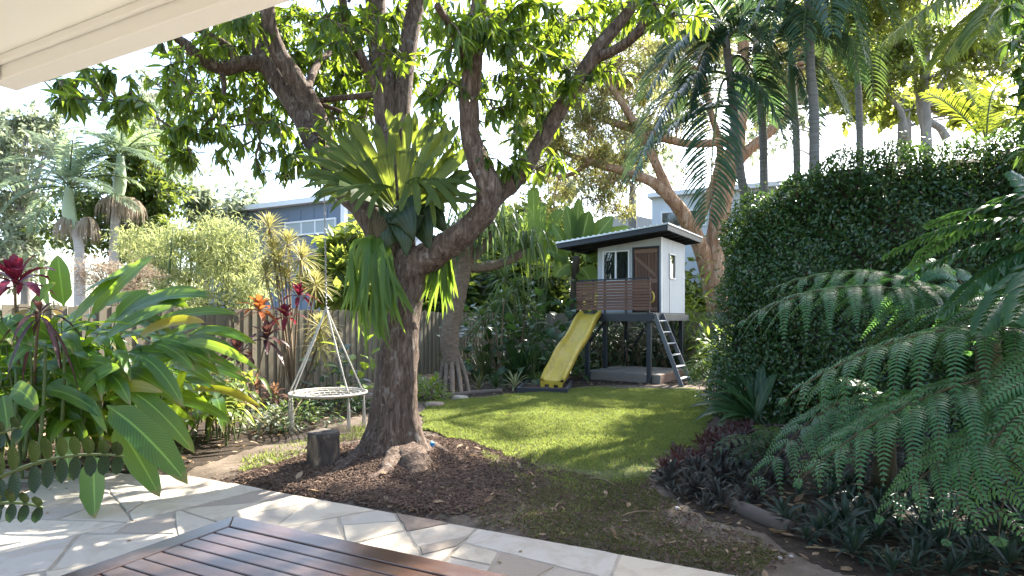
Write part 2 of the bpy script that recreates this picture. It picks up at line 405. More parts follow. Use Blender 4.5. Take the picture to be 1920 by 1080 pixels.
grass(LAWN, 330000, .018, .05, lambda x, y: np.clip(.30 + .6 * softnoise(x, y, 1.9) + .55 * (y - 6.3), .06, 1), M_grass, 'lawn_grass', 'short green lawn grass in the middle of the garden')
M_moss = leafmat('worn_grass', (.055, .06, .022), (.115, .115, .045), .35, (.26, .27, .08), .7)
grass(FRONT, 170000, .005, .018, lambda x, y: np.clip(.22 + .75 * softnoise(x + 3, y, 2.0), .04, .85), M_moss, 'sparse_grass', 'thin worn olive grass on bare soil beside the patio edge')
grass(FRONT, 90000, .008, .03, lambda x, y: np.clip((y - 5.15) / 1.7 + .55 * softnoise(x, y, 2.3) - .1, 0, .9), M_grass, 'edge_grass', 'thinning green grass where the lawn fades into bare soil')
grass(FRONT, 9000, .012, .032, lambda x, y: np.clip(-.1 + .8 * softnoise(x + 3, y, 2.6), 0, .7), M_grass, 'grass_tufts', 'small greener grass tufts on worn soil by the patio')
grass(FRONT, 40000, .006, .02, lambda x, y: np.clip(.2 + .5 * softnoise(x - 4, y, 1.7), 0, 1), M_grass_dry, 'dry_grass', 'dry straw coloured grass on bare soil beside the patio')
grass(SWINGG, 16000, .012, .04, lambda x, y: np.clip(.25 + .8 * softnoise(x, y + 5, 2), 0, .8), M_grass, 'swing_grass', 'patchy grass on sandy soil below the round swing')
# mulch chips and dead leaves
def chips(poly, n, l0, l1, w0, w1, m, name, label, cat, curl=0, lift=.012, keep=None):
    lo = poly.min(0); hi = poly.max(0); q = RNG.uniform(lo, hi, (n, 2)); k = inpoly(q[:, 0], q[:, 1], poly)
    if keep is not None: k &= RNG.uniform(0, 1, n) < keep(q[:, 0], q[:, 1])
    q = q[k]; n = len(q)
    pos = np.stack([q[:, 0], q[:, 1], np.where(uvof(q[:, 0], q[:, 1])[1] < PATIO_V, .008, hgt(q[:, 0], q[:, 1])) + lift * RNG.uniform(.5, 1.6, n)], 1)
    a = RNG.uniform(0, 6.283, n); d = np.stack([np.cos(a), np.sin(a), RNG.normal(0, .22, n)], 1)
    up = nz(np.stack([RNG.normal(0, .35, n), RNG.normal(0, .35, n), np.ones(n)], 1)); Rm = frames(d, up)
    L = RNG.uniform(l0, l1, n); W = RNG.uniform(w0, w1, n)
    if curl:
        mb = MB(); geos = [leaf_geo(1, .42, 'ell', 4, dr, fo) for dr, fo in ((.5, .5), (-.4, .3), (.9, -.4))]
        wh = RNG.integers(0, 3, n)
        for g in range(3): scatter(mb, geos[g], pos[wh == g], Rm[wh == g], L[wh == g])
    else:
        v = np.array([[-.5, -.5, 0], [.5, -.5, 0], [.5, .5, 0], [-.5, .5, 0], [-.35, -.4, 1], [.4, -.45, 1], [.35, .5, 1], [-.4, .42, 1]])
        S = np.stack([W, L, RNG.uniform(.003, .009, n)], 1)
        V = np.einsum('nij,nkj->nki', Rm, v[None] * S[:, None, :]) + pos[:, None, :]
        f = np.array([[4, 5, 6, 7], [0, 1, 5, 4], [1, 2, 6, 5], [2, 3, 7, 6], [3, 0, 4, 7]])
        mb = MB(); mb.add(V.reshape(-1, 3), (f[None] + (np.arange(n) * 8)[:, None, None]).reshape(-1, 4))
    return tag(mb.build(name, m, smooth=False), label, cat, None, 'stuff')
M_chip = leafmat('chip', (.055, .034, .024), (.17, .118, .088), 0.0, rough=.95, spec=.1)
M_dead = leafmat('dead_leaf', (.13, .08, .045), (.30, .22, .14), .15, rough=.8)
MULCH2 = MULCH.mean(0) + (MULCH - MULCH.mean(0)) * 1.22
chips(MULCH2, 9000, .015, .06, .003, .011, M_chip, 'mulch_crumbs', 'thin bark crumbs that thin out round the mulch bed', 'mulch', keep=lambda x, y: np.where(uvof(x, y)[1] > PATIO_V + .05, .55 + .5 * softnoise(x, y, 3), 0))
chips(MULCH, 24000, .015, .065, .003, .011, M_chip, 'mulch_chips', 'dark red brown bark mulch spread round the mango trunk', 'mulch')
chips(FRONT, 5200, .008, .045, .004, .012, M_chip, 'bark_litter', 'scattered dark bark crumbs on the worn soil', 'litter')
chips(MULCH, 260, .05, .13, 0, 0, M_dead, 'fallen_leaves', 'curled dry leaves lying on the bark mulch', 'leaves', 1)
chips(FRONT, 330, .025, .09, 0, 0, M_dead, 'dead_leaves', 'scattered dry leaves on the bare soil by the patio', 'leaves', 1)
grass(LAWN, 70000, .015, .045, lambda x, y: np.clip(.25 + .8 * softnoise(x + 9, y - 3, 1.3), 0, 1), M_grass_dry, 'lawn_dry_grass', 'straw coloured dry blades in patches of the lawn')
chips(LAWN, 150, .03, .08, 0, 0, M_dead, 'lawn_leaves', 'small dry leaves dropped on the lawn', 'leaves', 1, .03)
PATL = np.array([UV(*q)[:2] for q in ((-7, 1.6), (1.5, 1.6), (1.5, 3.5), (-5.5, 3.5))])
chips(PATL, 60, .02, .07, 0, 0, M_dead, 'patio_leaves', 'few dry leaves lying on the stone patio', 'leaves', 1, .0, keep=lambda x, y: .8 + 0 * x)
RBED = pxpoly([(1225, 895), (1330, 840), (1420, 800), (1900, 800), (2300, 1000), (1900, 1120), (1550, 1075), (1430, 1000), (1330, 985)])
BBED = pxpoly([(690, 745), (900, 700), (1350, 690), (1350, 722), (1130, 722), (960, 738), (800, 752)])
LBED = pxpoly([(60, 905), (360, 880), (470, 840), (690, 775), (690, 750), (400, 745), (-200, 800)])
M_soil = groundmat('soil', [(.028, .02, .014), (.05, .036, .026), (.09, .07, .05)], (.04, .03, .02), 12, 60, .8)
for nm, pl, xs, ys in (('right_bed_soil', RBED, (1.2, 8, .035), (3.2, 9, .035)), ('back_bed_soil', BBED, (-6, 7, .1), (10, 21, .1)), ('left_bed_soil', LBED, (-11, -1.5, .05), (5, 13, .05))):
    tag(grid_sheet(np.arange(*xs), np.arange(*ys), .004, wob(pl, .08)).build(nm.replace('right_', 'fern_').replace('back_', 'fence_').replace('left_', 'ginger_'), M_soil), kind='structure')
    chips(pl, 5000, .04, .13, 0, 0, M_dead, 'leaf_litter', {'r': 'brown leaf litter under the tree ferns', 'b': 'brown leaf litter along the back fence', 'l': 'brown leaf litter under the big ginger leaves'}[nm[0]], 'litter', 1, keep=lambda x, y: .35 + 0 * x)
# ------------------------------------------------------------------ crazy-paved patio
M_mortar = groundmat('mortar', [(.27, .235, .185), (.33, .29, .235), (.38, .34, .28)], (.22, .20, .15), 8, 90, .3)
def stonemat():
    m, t, n, l, bs = mat('flagstone'); oi = n.new('ShaderNodeObjectInfo'); w = worldco(t)
    base = ramp(t, oi.outputs['Random'], [(0, (.36, .30, .215)), (.2, (.42, .37, .29)), (.4, (.29, .26, .225)), (.6, (.38, .325, .245)), (.8, (.35, .32, .275)), (.94, (.25, .21, .165)), (1.0, (.14, .095, .07))])
    v = n.new('ShaderNodeMapping'); l.new(w, v.inputs[0]); l.new(mth(t, 'MULTIPLY', oi.outputs['Random'], 40.0), v.inputs['Rotation'])
    band = noise_(t, 2.6, 5, .6, v.outputs[0], 2.2); fine = noise_(t, 45, 5, .65, w)
    e = N_(t, 'ShaderNodeMapRange'); l.new(band, e.inputs[0]); e.inputs[1].default_value = .50; e.inputs[2].default_value = .62
    col = mixc(t, mth(t, 'MULTIPLY', e.outputs[0], .40), base, (.25, .20, .145)); col = mixc(t, mth(t, 'MULTIPLY', fine, .32), col, (.14, .12, .10))
    l.new(col, bs.inputs['Base Color']); bs.inputs['Roughness'].default_value = .8; bs.inputs['Specular IOR Level'].default_value = .3
    l.new(bump_(t, mth(t, 'ADD', band, mth(t, 'MULTIPLY', fine, .6)), .35, .015), bs.inputs['Normal']); return m
M_stone = stonemat()
PAT = [(-9.2, -1.0), (3.6, -1.0), (3.6, PATIO_V), (-5.25, PATIO_V), (-5.75, 3.35), (-6.4, 2.86), (-7.4, 2.6), (-9.2, 2.3)]
PATM = [(-9.2, -1.0), (3.6, -1.0), (3.6, PATIO_V), (-5.25, PATIO_V), (-9.2, 2.3)]
def clip(poly, a, b, c):
    """keep the side a*x + b*y <= c"""
    out = []
    for i in range(len(poly)):
        p, q = poly[i - 1], poly[i]; dp = a * p[0] + b * p[1] - c; dq = a * q[0] + b * q[1] - c
        if (dp <= 0) != (dq <= 0):
            s = dp / (dp - dq); out.append((p[0] + s * (q[0] - p[0]), p[1] + s * (q[1] - p[1])))
        if dq <= 0: out.append(q)
    return out
patio = thing('patio', None, None, (0, 0, 0)); del patio['label']; del patio['category']; patio['kind'] = 'structure'
mb = MB(); pb = [UV(u, v, z)for z in (-.006,) for u, v in PATM] + [UV(u, v, -.10) for u, v in PATM]
k = len(PATM); mb.add(pb, [list(range(k))] + [[i, k + i, k + (i + 1) % k, (i + 1) % k] for i in range(k)]); tag(mb.build('mortar', M_mortar, patio, False))
rs = random.Random(12)
def parea(p): return .5 * abs(sum(p[i - 1][0] * p[i][1] - p[i][0] * p[i - 1][1] for i in range(len(p))))
def split(poly, amax):
    """break a slab along random straight cracks, as crazy paving is laid: convex pieces that meet in T joints"""
    A = parea(poly)
    if A < amax: return [poly]
    q = np.array(poly); c = q.mean(0); ev, vec = np.linalg.eigh(np.cov((q - c).T)); ax = vec[:, 1]; an = math.atan2(ax[1], ax[0]) + rs.gauss(0, .38)
    nx, ny = math.cos(an), math.sin(an); c = c + ax * math.sqrt(max(ev[1], 0)) * rs.uniform(-.45, .45); d = nx * c[0] + ny * c[1]
    return [x for part in (clip(poly, nx, ny, d), clip(poly, -nx, -ny, -d)) if len(part) > 2 for x in split(part, rs.choice((.10, .20, .32, .42, .55)))]
PATC = [(-9.2, -1.0), (3.6, -1.0), (3.6, PATIO_V - .004), (-5.25, PATIO_V - .004)] 
cells = split(PATC + [(-9.2, 2.3)], 3.0)
def shrink(poly, g):
    out = poly; q = np.array(poly); area = sum(q[i - 1][0] * q[i][1] - q[i][0] * q[i - 1][1] for i in range(len(q))); 
    if area < 0: poly = poly[::-1]; out = poly
    for i in range(len(poly)):
        p0, p1 = poly[i - 1], poly[i]; L = math.hypot(p1[0] - p0[0], p1[1] - p0[1])
        if L < 1e-6: continue
        nx, ny = (p1[1] - p0[1]) / L, -(p1[0] - p0[0]) / L; gg_ = 0 if abs(p0[1] - PATIO_V) < .02 and abs(p1[1] - PATIO_V) < .02 else g
        out = clip(out, nx, ny, nx * p0[0] + ny * p0[1] - gg_)
        if len(out) < 3: return []
    return out
for cell in cells:
    cell = shrink(cell, rs.uniform(.003, .009))
    if len(cell) < 3 or parea(cell) < .008: continue
    s = np.mean(cell, axis=0)
    if len(cell) < 3: continue
    pts = []
    for q in range(len(cell)):
        p0, p1 = cell[q - 1], cell[q]; L = math.hypot(p1[0] - p0[0], p1[1] - p0[1])
        if L < .03: continue
        nseg = max(2, int(L / .08)); nx, ny = (p1[1] - p0[1]) / L, -(p1[0] - p0[0]) / L; edge = abs(p0[1] - PATIO_V) < .02 and abs(p1[1] - PATIO_V) < .02
        for e in range(nseg):
            f_ = e / nseg; j = -abs(rs.gauss(0, .0045 if not edge else .003)) if e else -.012
            # outward is (nx, ny) for a counter-clockwise cell
            pts.append((p0[0] + (p1[0] - p0[0]) * f_ + nx * j, p0[1] + (p1[1] - p0[1]) * f_ + ny * j))
    if len(pts) < 3: continue
    z = rs.uniform(-.003, .005); tx, ty = rs.gauss(0, .004), rs.gauss(0, .004); cx_, cy_ = s[0], s[1]; k = len(pts)
    zz = lambda p, dz: z + dz + tx * (p[0] - cx_) + ty * (p[1] - cy_)
    ins = [(p[0] + (cx_ - p[0]) * .025, p[1] + (cy_ - p[1]) * .025) for p in pts]
    V = [UV(*p, zz(p, 0)) for p in ins] + [UV(*p, zz(p, -.004)) for p in pts] + [UV(*p, -.05) for p in pts]
    fc = [list(range(k))] + [[i2, k + i2, k + (i2 + 1) % k, (i2 + 1) % k] for i2 in range(k)] + [[k + i2, 2 * k + i2, 2 * k + (i2 + 1) % k, k + (i2 + 1) % k] for i2 in range(k)]
    mb = MB(); mb.add(V, fc); mb.build('stone', M_stone, patio, False)
# ------------------------------------------------------------------ the house eave over the patio
def ub(mb, u0, u1, v0, v1, z0, z1, mi=0):
    M = Matrix.Rotation(-HA, 4, 'Z'); mb.box((u0, v0, z0), (u1, v1, z1), M, mi); return mb
M_white = paintmat('white_paint', (.90, .90, .86), .55, .06); M_soffit = paintmat('soffit_paint', (.90, .92, .86), .6, .03)
house = thing('house', 'white painted house eave with beam at the upper left over the patio', 'house', UV(0, -2.5))
EU, EV = -2.95, 1.285
ub(MB(), EU + .09, 6, -2.4, EV - .09, 2.535, 2.56).build('soffit', M_soffit, house, False)
b = MB(); ub(b, EU, 6, EV - .09, EV, 2.45, 2.74); b.build('beam', M_white, house, False, .004)
b = MB(); ub(b, EU, EU + .09, -2.4, EV - .092, 2.451, 2.74); b.build('beam', M_white, house, False, .004)
b = MB(); ub(b, EU + .092, 6, EV - .112, EV - .092, 2.505, 2.534); ub(b, EU + .092, EU + .112, -2.4, EV - .114, 2.505, 2.534); b.build('cover_strip', M_white, house, False, .003)
b = MB(); ub(b, EU - .12, 6.1, -3, EV + .02, 2.745, 2.80); b.build('roof', paintmat('roof_metal', (.35, .36, .37), .4, .1), house, False)
b = MB(); ub(b, -3.2, 6, -2.7, -2.4, -.02, 2.74); b.build('wall', paintmat('wall_paint', (.6, .58, .54), .6, .08), house, False)
# ------------------------------------------------------------------ timber fences
M_pal = woodmat('paling_timber', (.13, .11, .075), (.23, .195, .145), 'z', .85, 22, .35, .2, (.14, .14, .10))
M_rail = woodmat('rail_timber', (.11, .08, .05), (.2, .15, .1), 'x', .85, 20, .3, .2)
rf = random.Random(3)
pal_meshes = []
for i in range(6):
    b = MB(); hh = 1.70 + rf.uniform(-.012, .012); ww = .05
    b.box((-ww, -.008, 0), (ww, .008, hh)); v = b.v[0]; v[4:, 0] += rf.uniform(-.004, .004); v[4:6, 2] += rf.uniform(-.006, .006)
    pal_meshes.append(b.mesh('paling', M_pal, False))
def fence(p0, dr, n, label, first):
    t = thing('paling_fence', label, 'fence', (p0[0], p0[1], 0)); dr = np.array(dr); nrm = np.array([dr[1], -dr[0]])
    ang = math.atan2(dr[1], dr[0])
    for i in range(n):
        q = np.array(p0) + dr * (i * .094) + nrm * (.011 if i % 2 else -.006)
        M = Matrix.Translation((q[0], q[1], float(hgt(q[0], q[1])) - .03 + rf.uniform(-.012, .012))) @ Matrix.Rotation(ang + rf.gauss(0, .015), 4, 'Z') @ Matrix.Rotation(rf.gauss(0, .006), 4, 'Y')
        link('paling', rf.choice(pal_meshes), t, M)
    Lf = n * .094; Mx = Matrix.Translation((p0[0], p0[1], 0)) @ Matrix.Rotation(ang, 4, 'Z')
    for z in (.35, 1.35):
        b = MB(); b.box((0, .024, z), (Lf, .06, z + .075), Mx); b.build('rail', M_rail, t, False)
    for k in range(int(Lf / 2.4) + 1):
        b = MB(); b.box((k * 2.4, .062, -.2), (k * 2.4 + .1, .16, 1.62), Mx); b.build('post', M_rail, t, False)
FD = (HV[0], HV[1]); F0 = np.array([-5.16, 10.0]); FC = F0 + HV * 11.5
fence(F0 - HV * 6.5, FD, int(18 / .094), 'weathered timber paling fence along the left side behind the swing', True)
fence(FC + HU * .12, (HU[0], HU[1]), 150, 'shaded timber paling fence across the back behind the playhouse', False)
# ------------------------------------------------------------------ neighbouring houses
M_clad = paintmat('blue_cladding', (.14, .18, .24), .55, .1, 1); M_trim = paintmat('pale_trim', (.72, .74, .74), .5, .05)
M_pale = paintmat('pale_wall', (.55, .60, .64), .6, .06, 1)
def glassmat(name, c, rough=.03):
    m, t, n, l, bs = mat(name); bs.inputs['Base Color'].default_value = (*c, 1); bs.inputs['Roughness'].default_value = rough; bs.inputs['Specular IOR Level'].default_value = .9; return m
M_glass = glassmat('dark_glass', (.03, .04, .045)); M_glassw = glassmat('curtained_glass', (.35, .40, .42), .15)
D0 = 24.0; cr = P(640, 376, D0); ztop = cr[2]; uc, vc = uvof(cr[0], cr[1])
nb = thing('neighbour_house', 'two storey blue grey clad house beyond the left fence', 'house', UV(uc, vc))
b = MB(); ub(b, uc - 9, uc, vc, vc + 6, -.1, ztop); b.build('wall', M_clad, nb, False)
for k in range(1, 12):
    b = MB(); ub(b, uc - k * .75 - .02, uc - k * .75 + .02, vc - .022, vc - .001, 0, ztop - .2); b.build('batten', M_clad, nb, False)
b = MB(); ub(b, uc - 9.2, uc + .35, vc - .3, vc + 6.3, ztop + .001, ztop + .22); b.build('roof', M_trim, nb, False)
b = MB(); ub(b, uc + .002, uc + .2, vc - .05, vc + .15, 0, ztop); b.build('corner_trim', M_trim, nb, False)
def uat(px, v):                                     # u of the point at pixel column px on the plane v
    k = (px - CX) / F; Y = v / (k * HV[0] + HV[1]); return (k * HU[0] + HU[1]) * Y
u0, u1 = uat(537, vc), uat(629, vc); z1 = P(0, 411, D0 + .1)[2]; z0 = P(0, 433, D0 + .1)[2]
b = MB()
for a0, a1, q0, q1 in ((u0 - .06, u1 + .06, z1, z1 + .07), (u0 - .06, u1 + .06, z0 - .07, z0), (u0 - .06, u0, z0, z1), (u1, u1 + .06, z0, z1), ((u0 * .68 + u1 * .32), (u0 * .68 + u1 * .32) + .06, z0, z1), ((u0 * .4 + u1 * .6), (u0 * .4 + u1 * .6) + .06, z0, z1)): ub(b, a0, a1, vc - .06, vc - .003, q0, q1)
wf = b.build('window', M_trim, nb, False)
b = MB(); ub(b, u0, u1, vc - .03, vc - .004, z0, z1); b.build('pane', M_glassw, wf, False)
cr = P(1222, 372, 27.0); uc, vc = uvof(cr[0], cr[1]); zt = cr[2]
nb = thing('white_house', 'pale white house with dark upper window behind the playhouse', 'house', UV(uc, vc))
b = MB(); ub(b, uc, uc + 7, vc, vc + 6, -.1, zt); b.build('wall', M_pale, nb, False)
b = MB(); ub(b, uc - .15, uc + 7.2, vc - .3, vc + 6.2, zt + .001, zt + .2); b.build('roof', M_trim, nb, False)
for pa, pb in ((1242, 1277), (1283, 1322)):
    u0, u1 = uat(pa, vc), uat(pb, vc); z1 = P(0, 398, 26.5)[2]; z0 = P(0, 424, 26.5)[2]; b = MB()
    for a0, a1, q0, q1 in ((u0 - .07, u1 + .07, z1, z1 + .08), (u0 - .07, u1 + .07, z0 - .08, z0), (u0 - .07, u0, z0, z1), (u1, u1 + .07, z0, z1)): ub(b, a0, a1, vc - .06, vc - .003, q0, q1)
    wf = b.build('window', M_trim, nb, False); b = MB(); ub(b, u0, u1, vc - .03, vc - .004, z0, z1); b.build('pane', M_glass, wf, False)
cr = P(1175, 405, 32.0); uc, vc = uvof(cr[0], cr[1])
nb = thing('gabled_house', 'far white house with low grey gable roof left of the playhouse roof', 'house', UV(uc, vc))
b = MB(); ub(b, uc - 3, uc + 3, vc, vc + 6, -.1, cr[2] - .9); b.build('wall', M_trim, nb, False)
b = MB(); M = Matrix.Rotation(-HA, 4, 'Z'); zz = cr[2]
v = xf(M, [(uc - 3.4, vc - .4, zz - .9), (uc + 3.4, vc - .4, zz - .9), (uc, vc - .4, zz + .1), (uc - 3.4, vc + 6.4, zz - .9), (uc + 3.4, vc + 6.4, zz - .9), (uc, vc + 6.4, zz + .1)])
b.add(v, [[0, 1, 2], [3, 5, 4], [0, 2, 5, 3], [1, 4, 5, 2], [0, 3, 4, 1]]); b.build('roof', paintmat('grey_roof', (.4, .41, .43), .5, .1), nb, False)
# ================================================================== THE MANGO TREE
M_bark = barkmat('mango_bark', (.034, .022, .016), (.13, .09, .066), (.28, .215, .17), (24, 24, 5), 1.0, (.34, .32, .28), .06)
M_mango = leafmat('mango_leaf', (.022, .058, .012), (.060, .115, .018), .48, (.46, .62, .03), .36, (.16, .20, .06), 0, None, None, None, .35)
M_cut = barkmat('cut_wood', (.05, .04, .032), (.09, .075, .06), (.14, .12, .10), (20, 20, 20), .3)
mt = thing('mango_tree', 'large mango tree with forked brown limbs in a round bed of bark mulch', 'tree', (TREE[0], TREE[1], 0))
LIMBS = []
def limb(pts, rad, seg=14, bump=.12, n=None, lobes=None):
    p = catmull([P(*q) for q in pts], n or max(8, 5 * len(pts)))
    LIMBS.append((p, np.interp(np.linspace(0, 1, len(p)), np.linspace(0, 1, len(rad)), rad))); return p
def flare(s, th):
    k = max(0, 1 - s / .30)
    return 1 + k ** 1.8 * (.50 + .42 * np.cos(th * 3 + .6) + .22 * np.cos(th * 5 + 2)) + .06 * np.sin(th * 4 + s * 9) * (s < .8)
tb = MB()
trunk = catmull([P(737, 872, 6.55), P(738, 820, 6.55), P(742, 740, 6.55), P(748, 660, 6.52), P(757, 585, 6.5), P(768, 520, 6.48), P(770, 470, 6.48)], 40)
trunk[0][2] = -.12
tube(tb, trunk, [.36, .31, .275, .25, .235, .22, .195, .18, .17, .185, .175], 40, 0, .10, 5, True, flare)
def addlimb(pts, rad, seg=16, bump=.10): tube(tb, limb(pts, rad), rad, seg, 0, bump, 7)
# old trunk leaning left under the staghorn, then the two left limbs
addlimb([(755, 570, 6.5), (742, 510, 6.5), (716, 440, 6.6), (685, 388, 6.75), (640, 345, 7.0), (600, 280, 7.3), (560, 205, 7.5), (515, 140, 7.6), (480, 80, 7.7), (452, 20, 7.8), (430, -60, 7.9)], [.13, .16, .175, .175, .16, .155, .145, .135, .12, .11, .09], 18)
addlimb([(610, 290, 7.3), (592, 215, 7.4), (555, 150, 7.3), (520, 95, 7.2), (503, 40, 7.1), (500, -40, 7.0)], [.13, .125, .115, .10, .09, .08])
addlimb([(500, 122, 7.6), (462, 118, 7.5), (415, 128, 7.3), (372, 105, 7.1), (345, 80, 7.0), (310, 60, 6.8)], [.10, .095, .085, .07, .055, .04])
addlimb([(445, 118, 7.4), (430, 90, 7.3), (400, 70, 7.2), (360, 50, 7)], [.06, .05, .04, .03], 10)
addlimb([(575, 170, 7.4), (590, 130, 7.8), (610, 105, 8.2), (640, 80, 8.6), (655, 40, 9)], [.055, .05, .045, .04, .03], 10)
addlimb([(415, 130, 7.3), (420, 170, 7.2), (412, 205, 7.1), (385, 235, 7.0)], [.035, .03, .025, .02], 8)
addlimb([(640, 210, 8), (600, 190, 7.8), (680, 180, 7.4), (715, 175, 7)], [.03, .035, .04, .04], 8)
# the upright stems in the middle
addlimb([(752, 470, 6.6), (745, 400, 6.75), (738, 320, 6.9), (728, 240, 7.0), (718, 150, 7.05), (708, 70, 7.1), (702, -20, 7.1), (690, -120, 7.1)], [.17, .165, .15, .15, .14, .13, .12, .10], 18)
addlimb([(752, 380, 6.85), (752, 300, 7.0), (750, 230, 7.05), (757, 150, 7.1), (768, 70, 7.2), (785, -10, 7.3), (800, -90, 7.4)], [.13, .13, .125, .115, .11, .10, .09], 18)
addlimb([(722, 190, 7.0), (690, 130, 6.9), (665, 85, 6.8), (648, 35, 6.7), (640, -30, 6.6)], [.07, .06, .055, .05, .04], 12)
# right hand limbs
addlimb([(757, 545, 6.48), (775, 500, 6.42), (812, 478, 6.35), (850, 452, 6.25), (888, 420, 6.2), (913, 385, 6.15), (914, 345, 6.1), (898, 305, 6.05), (882, 255, 6.0), (880, 190, 5.95), (886, 120, 5.9), (893, 50, 5.85), (905, -40, 5.8)], [.15, .17, .155, .14, .135, .13, .135, .12, .10, .10, .10, .085, .07], 20, .14)
addlimb([(900, 405, 6.25), (930, 368, 6.4), (962, 340, 6.5), (998, 292, 6.6), (1030, 240, 6.6), (1062, 185, 6.6), (1100, 125, 6.6), (1128, 82, 6.6), (1168, 35, 6.6), (1210, -20, 6.6)], [.09, .105, .105, .095, .09, .085, .085, .08, .065, .05], 18, .12)
addlimb([(1120, 108, 6.6), (1150, 95, 6.5), (1185, 72, 6.4), (1208, 40, 6.3), (1222, 5, 6.2), (1235, -50, 6.1)], [.06, .055, .055, .05, .04, .03], 12)
addlimb([(1185, 72, 6.4), (1200, 62, 6.35), (1218, 46, 6.3)], [.045, .04, .04], 8)
addlimb([(880, 150, 5.95), (868, 100, 5.7), (850, 60, 5.4), (820, 10, 5.0)], [.05, .045, .04, .03], 10)
s0 = P(1210, -20, 6.6); p = bez(s0, s0 + np.array([.2, -.2, .9]), np.array([2.8, 6.4, 6.5]), 12); LIMBS.append((p, np.linspace(.07, .03, 12))); tube(tb, p, [.055, .045, .03], 9, 0, .1)  # extension that bears the leaf clump added for shade
# limbs overhead and behind the frame's top edge that carry the rest of the crown
for q in range(15):
    a = q / 15 * 6.283 + .3; L = RNG.uniform(2.6, 4.6); s0 = P(735 + 40 * math.cos(a), -30 - 30 * (q % 3), 7.0)
    e = s0 + np.array([math.cos(a) * L, math.sin(a) * L, RNG.uniform(.6, 2.6)]); m_ = (s0 + e) / 2 + np.array([0, 0, .5])
    p = bez(s0, m_, e, 12); LIMBS.append((p, np.linspace(.08, .03, 12))); tube(tb, p, [.08, .06, .03], 9, 0, .1)
# surface roots: low lumpy ridges that sink into the mulch
for pts, rr in (([(705, 838), (672, 858), (640, 880), (600, 900)], [.12, .085, .06, .03]), ([(738, 845), (742, 868), (722, 888), (690, 900)], [.17, .13, .09, .04]),
                ([(762, 845), (772, 866), (778, 884), (772, 894)], [.20, .19, .14, .06]), ([(795, 835), (822, 846), (842, 856)], [.10, .06, .03]), ([(690, 835), (660, 838), (630, 840)], [.12, .08, .03]), ([(650, 868), (640, 878), (655, 886)], [.05, .075, .04])):
    q = [GP(a, b) for a, b in pts]; q = [x + np.array([0, 0, -.28 * r_ - .01]) for x, r_ in zip(q, rr)]; tube(tb, catmull(q, 22), rr, 14, 0, .42, 7)
tb.build('trunk', M_bark, mt)
# --- crown: whorls of hanging leaves on the ends of twigs
BL = [  # pixel x, y, radius x, radius y, distance, depth spread, whorls
    (180, 165, 95, 48, 5.6, .5, 26), (235, 195, 55, 30, 5.6, .4, 10), (330, 120, 55, 60, 6.6, .6, 14), (375, 215, 55, 80, 6.6, .6, 26), (340, 270, 60, 60, 6.5, .5, 18),
    (470, 160, 70, 90, 8.4, .8, 26), (430, 60, 60, 50, 6.8, .7, 20), (480, 230, 60, 60, 8.2, .7, 16), (530, 310, 55, 40, 7.4, .5, 14), (560, 60, 70, 60, 8.6, 1, 40), (610, 140, 70, 80, 8.8, 1, 44),
    (640, 60, 70, 60, 6.6, .8, 26), (560, 250, 60, 70, 6.9, .4, 18), (605, 300, 35, 40, 6.7, .3, 7), (660, 180, 60, 80, 9, 1, 44), (690, 40, 60, 50, 6.3, .6, 12), (745, 100, 40, 45, 6.4, .3, 7), (665, 260, 50, 40, 7.6, .5, 12),
    (810, 130, 70, 90, 9.7, .6, 30), (850, 60, 70, 60, 5.7, .7, 22), (830, 180, 45, 60, 6.0, .4, 12), (905, 40, 50, 60, 5.4, .4, 16), (960, 110, 75, 90, 6.2, .8, 34), (940, 250, 55, 60, 6.0, .4, 15), (1000, 60, 70, 70, 6.0, .8, 30),
    (1060, 110, 70, 80, 6.8, 1, 26), (1120, 40, 60, 50, 7.2, 1, 16), (1000, 210, 55, 60, 7.0, .8, 16), (985, 315, 40, 28, 6.2, .3, 9), (1050, 320, 22, 24, 6.3, .2, 3), (1150, 130, 30, 30, 6.6, .3, 4), (1180, 10, 60, 30, 7, 1, 12), (700, 330, 60, 40, 7.8, .5, 8), (800, 20, 70, 40, 8.4, 1, 20), (1280, 20, 90, 50, 5.6, .7, 20), (1190, -40, 120, 40, 6.2, 1, 22),
    (400, 160, 70, 80, 8.6, .8, 46), (590, 90, 110, 90, 9.4, 1, 110), (690, 120, 90, 110, 9.6, 1, 66), (800, 110, 90, 110, 9.4, 1, 26), (830, 250, 50, 70, 9.8, .5, 12), (990, 70, 100, 80, 7.5, .6, 46), (640, 250, 60, 60, 9, .8, 34), (300, 150, 40, 40, 7.6, .5, 9), (440, 280, 45, 45, 8, .6, 10), (1100, 60, 90, 60, 9.9, .6, 44), (1190, 40, 60, 40, 9.9, .6, 20), (480, 90, 90, 60, 8.8, 1, 40), (1000, 160, 80, 50, 7.3, .5, 18), (520, 210, 60, 60, 9, .8, 34), (925, 180, 50, 60, 9.8, .5, 26),
    (380, 110, 75, 60, 7.8, .7, 26), (470, 40, 85, 50, 7.6, .7, 26), (320, 190, 40, 60, 7.2, .5, 9), (560, 180, 60, 60, 8.4, .6, 20),
    (500, -60, 300, 60, 7.0, 1.4, 70), (850, -70, 300, 60, 7.0, 1.6, 80)]
cen = []; 
for (x, y, rx, ry, D, sd, n) in BL:
    q = RNG.normal(size=(n, 3)); q = nz(q) * RNG.uniform(.25, 1, (n, 1)) ** .5
    for a in q: cen.append(P(x + a[0] * rx, y + a[1] * ry, D + a[2] * sd))
nvis = len(cen)
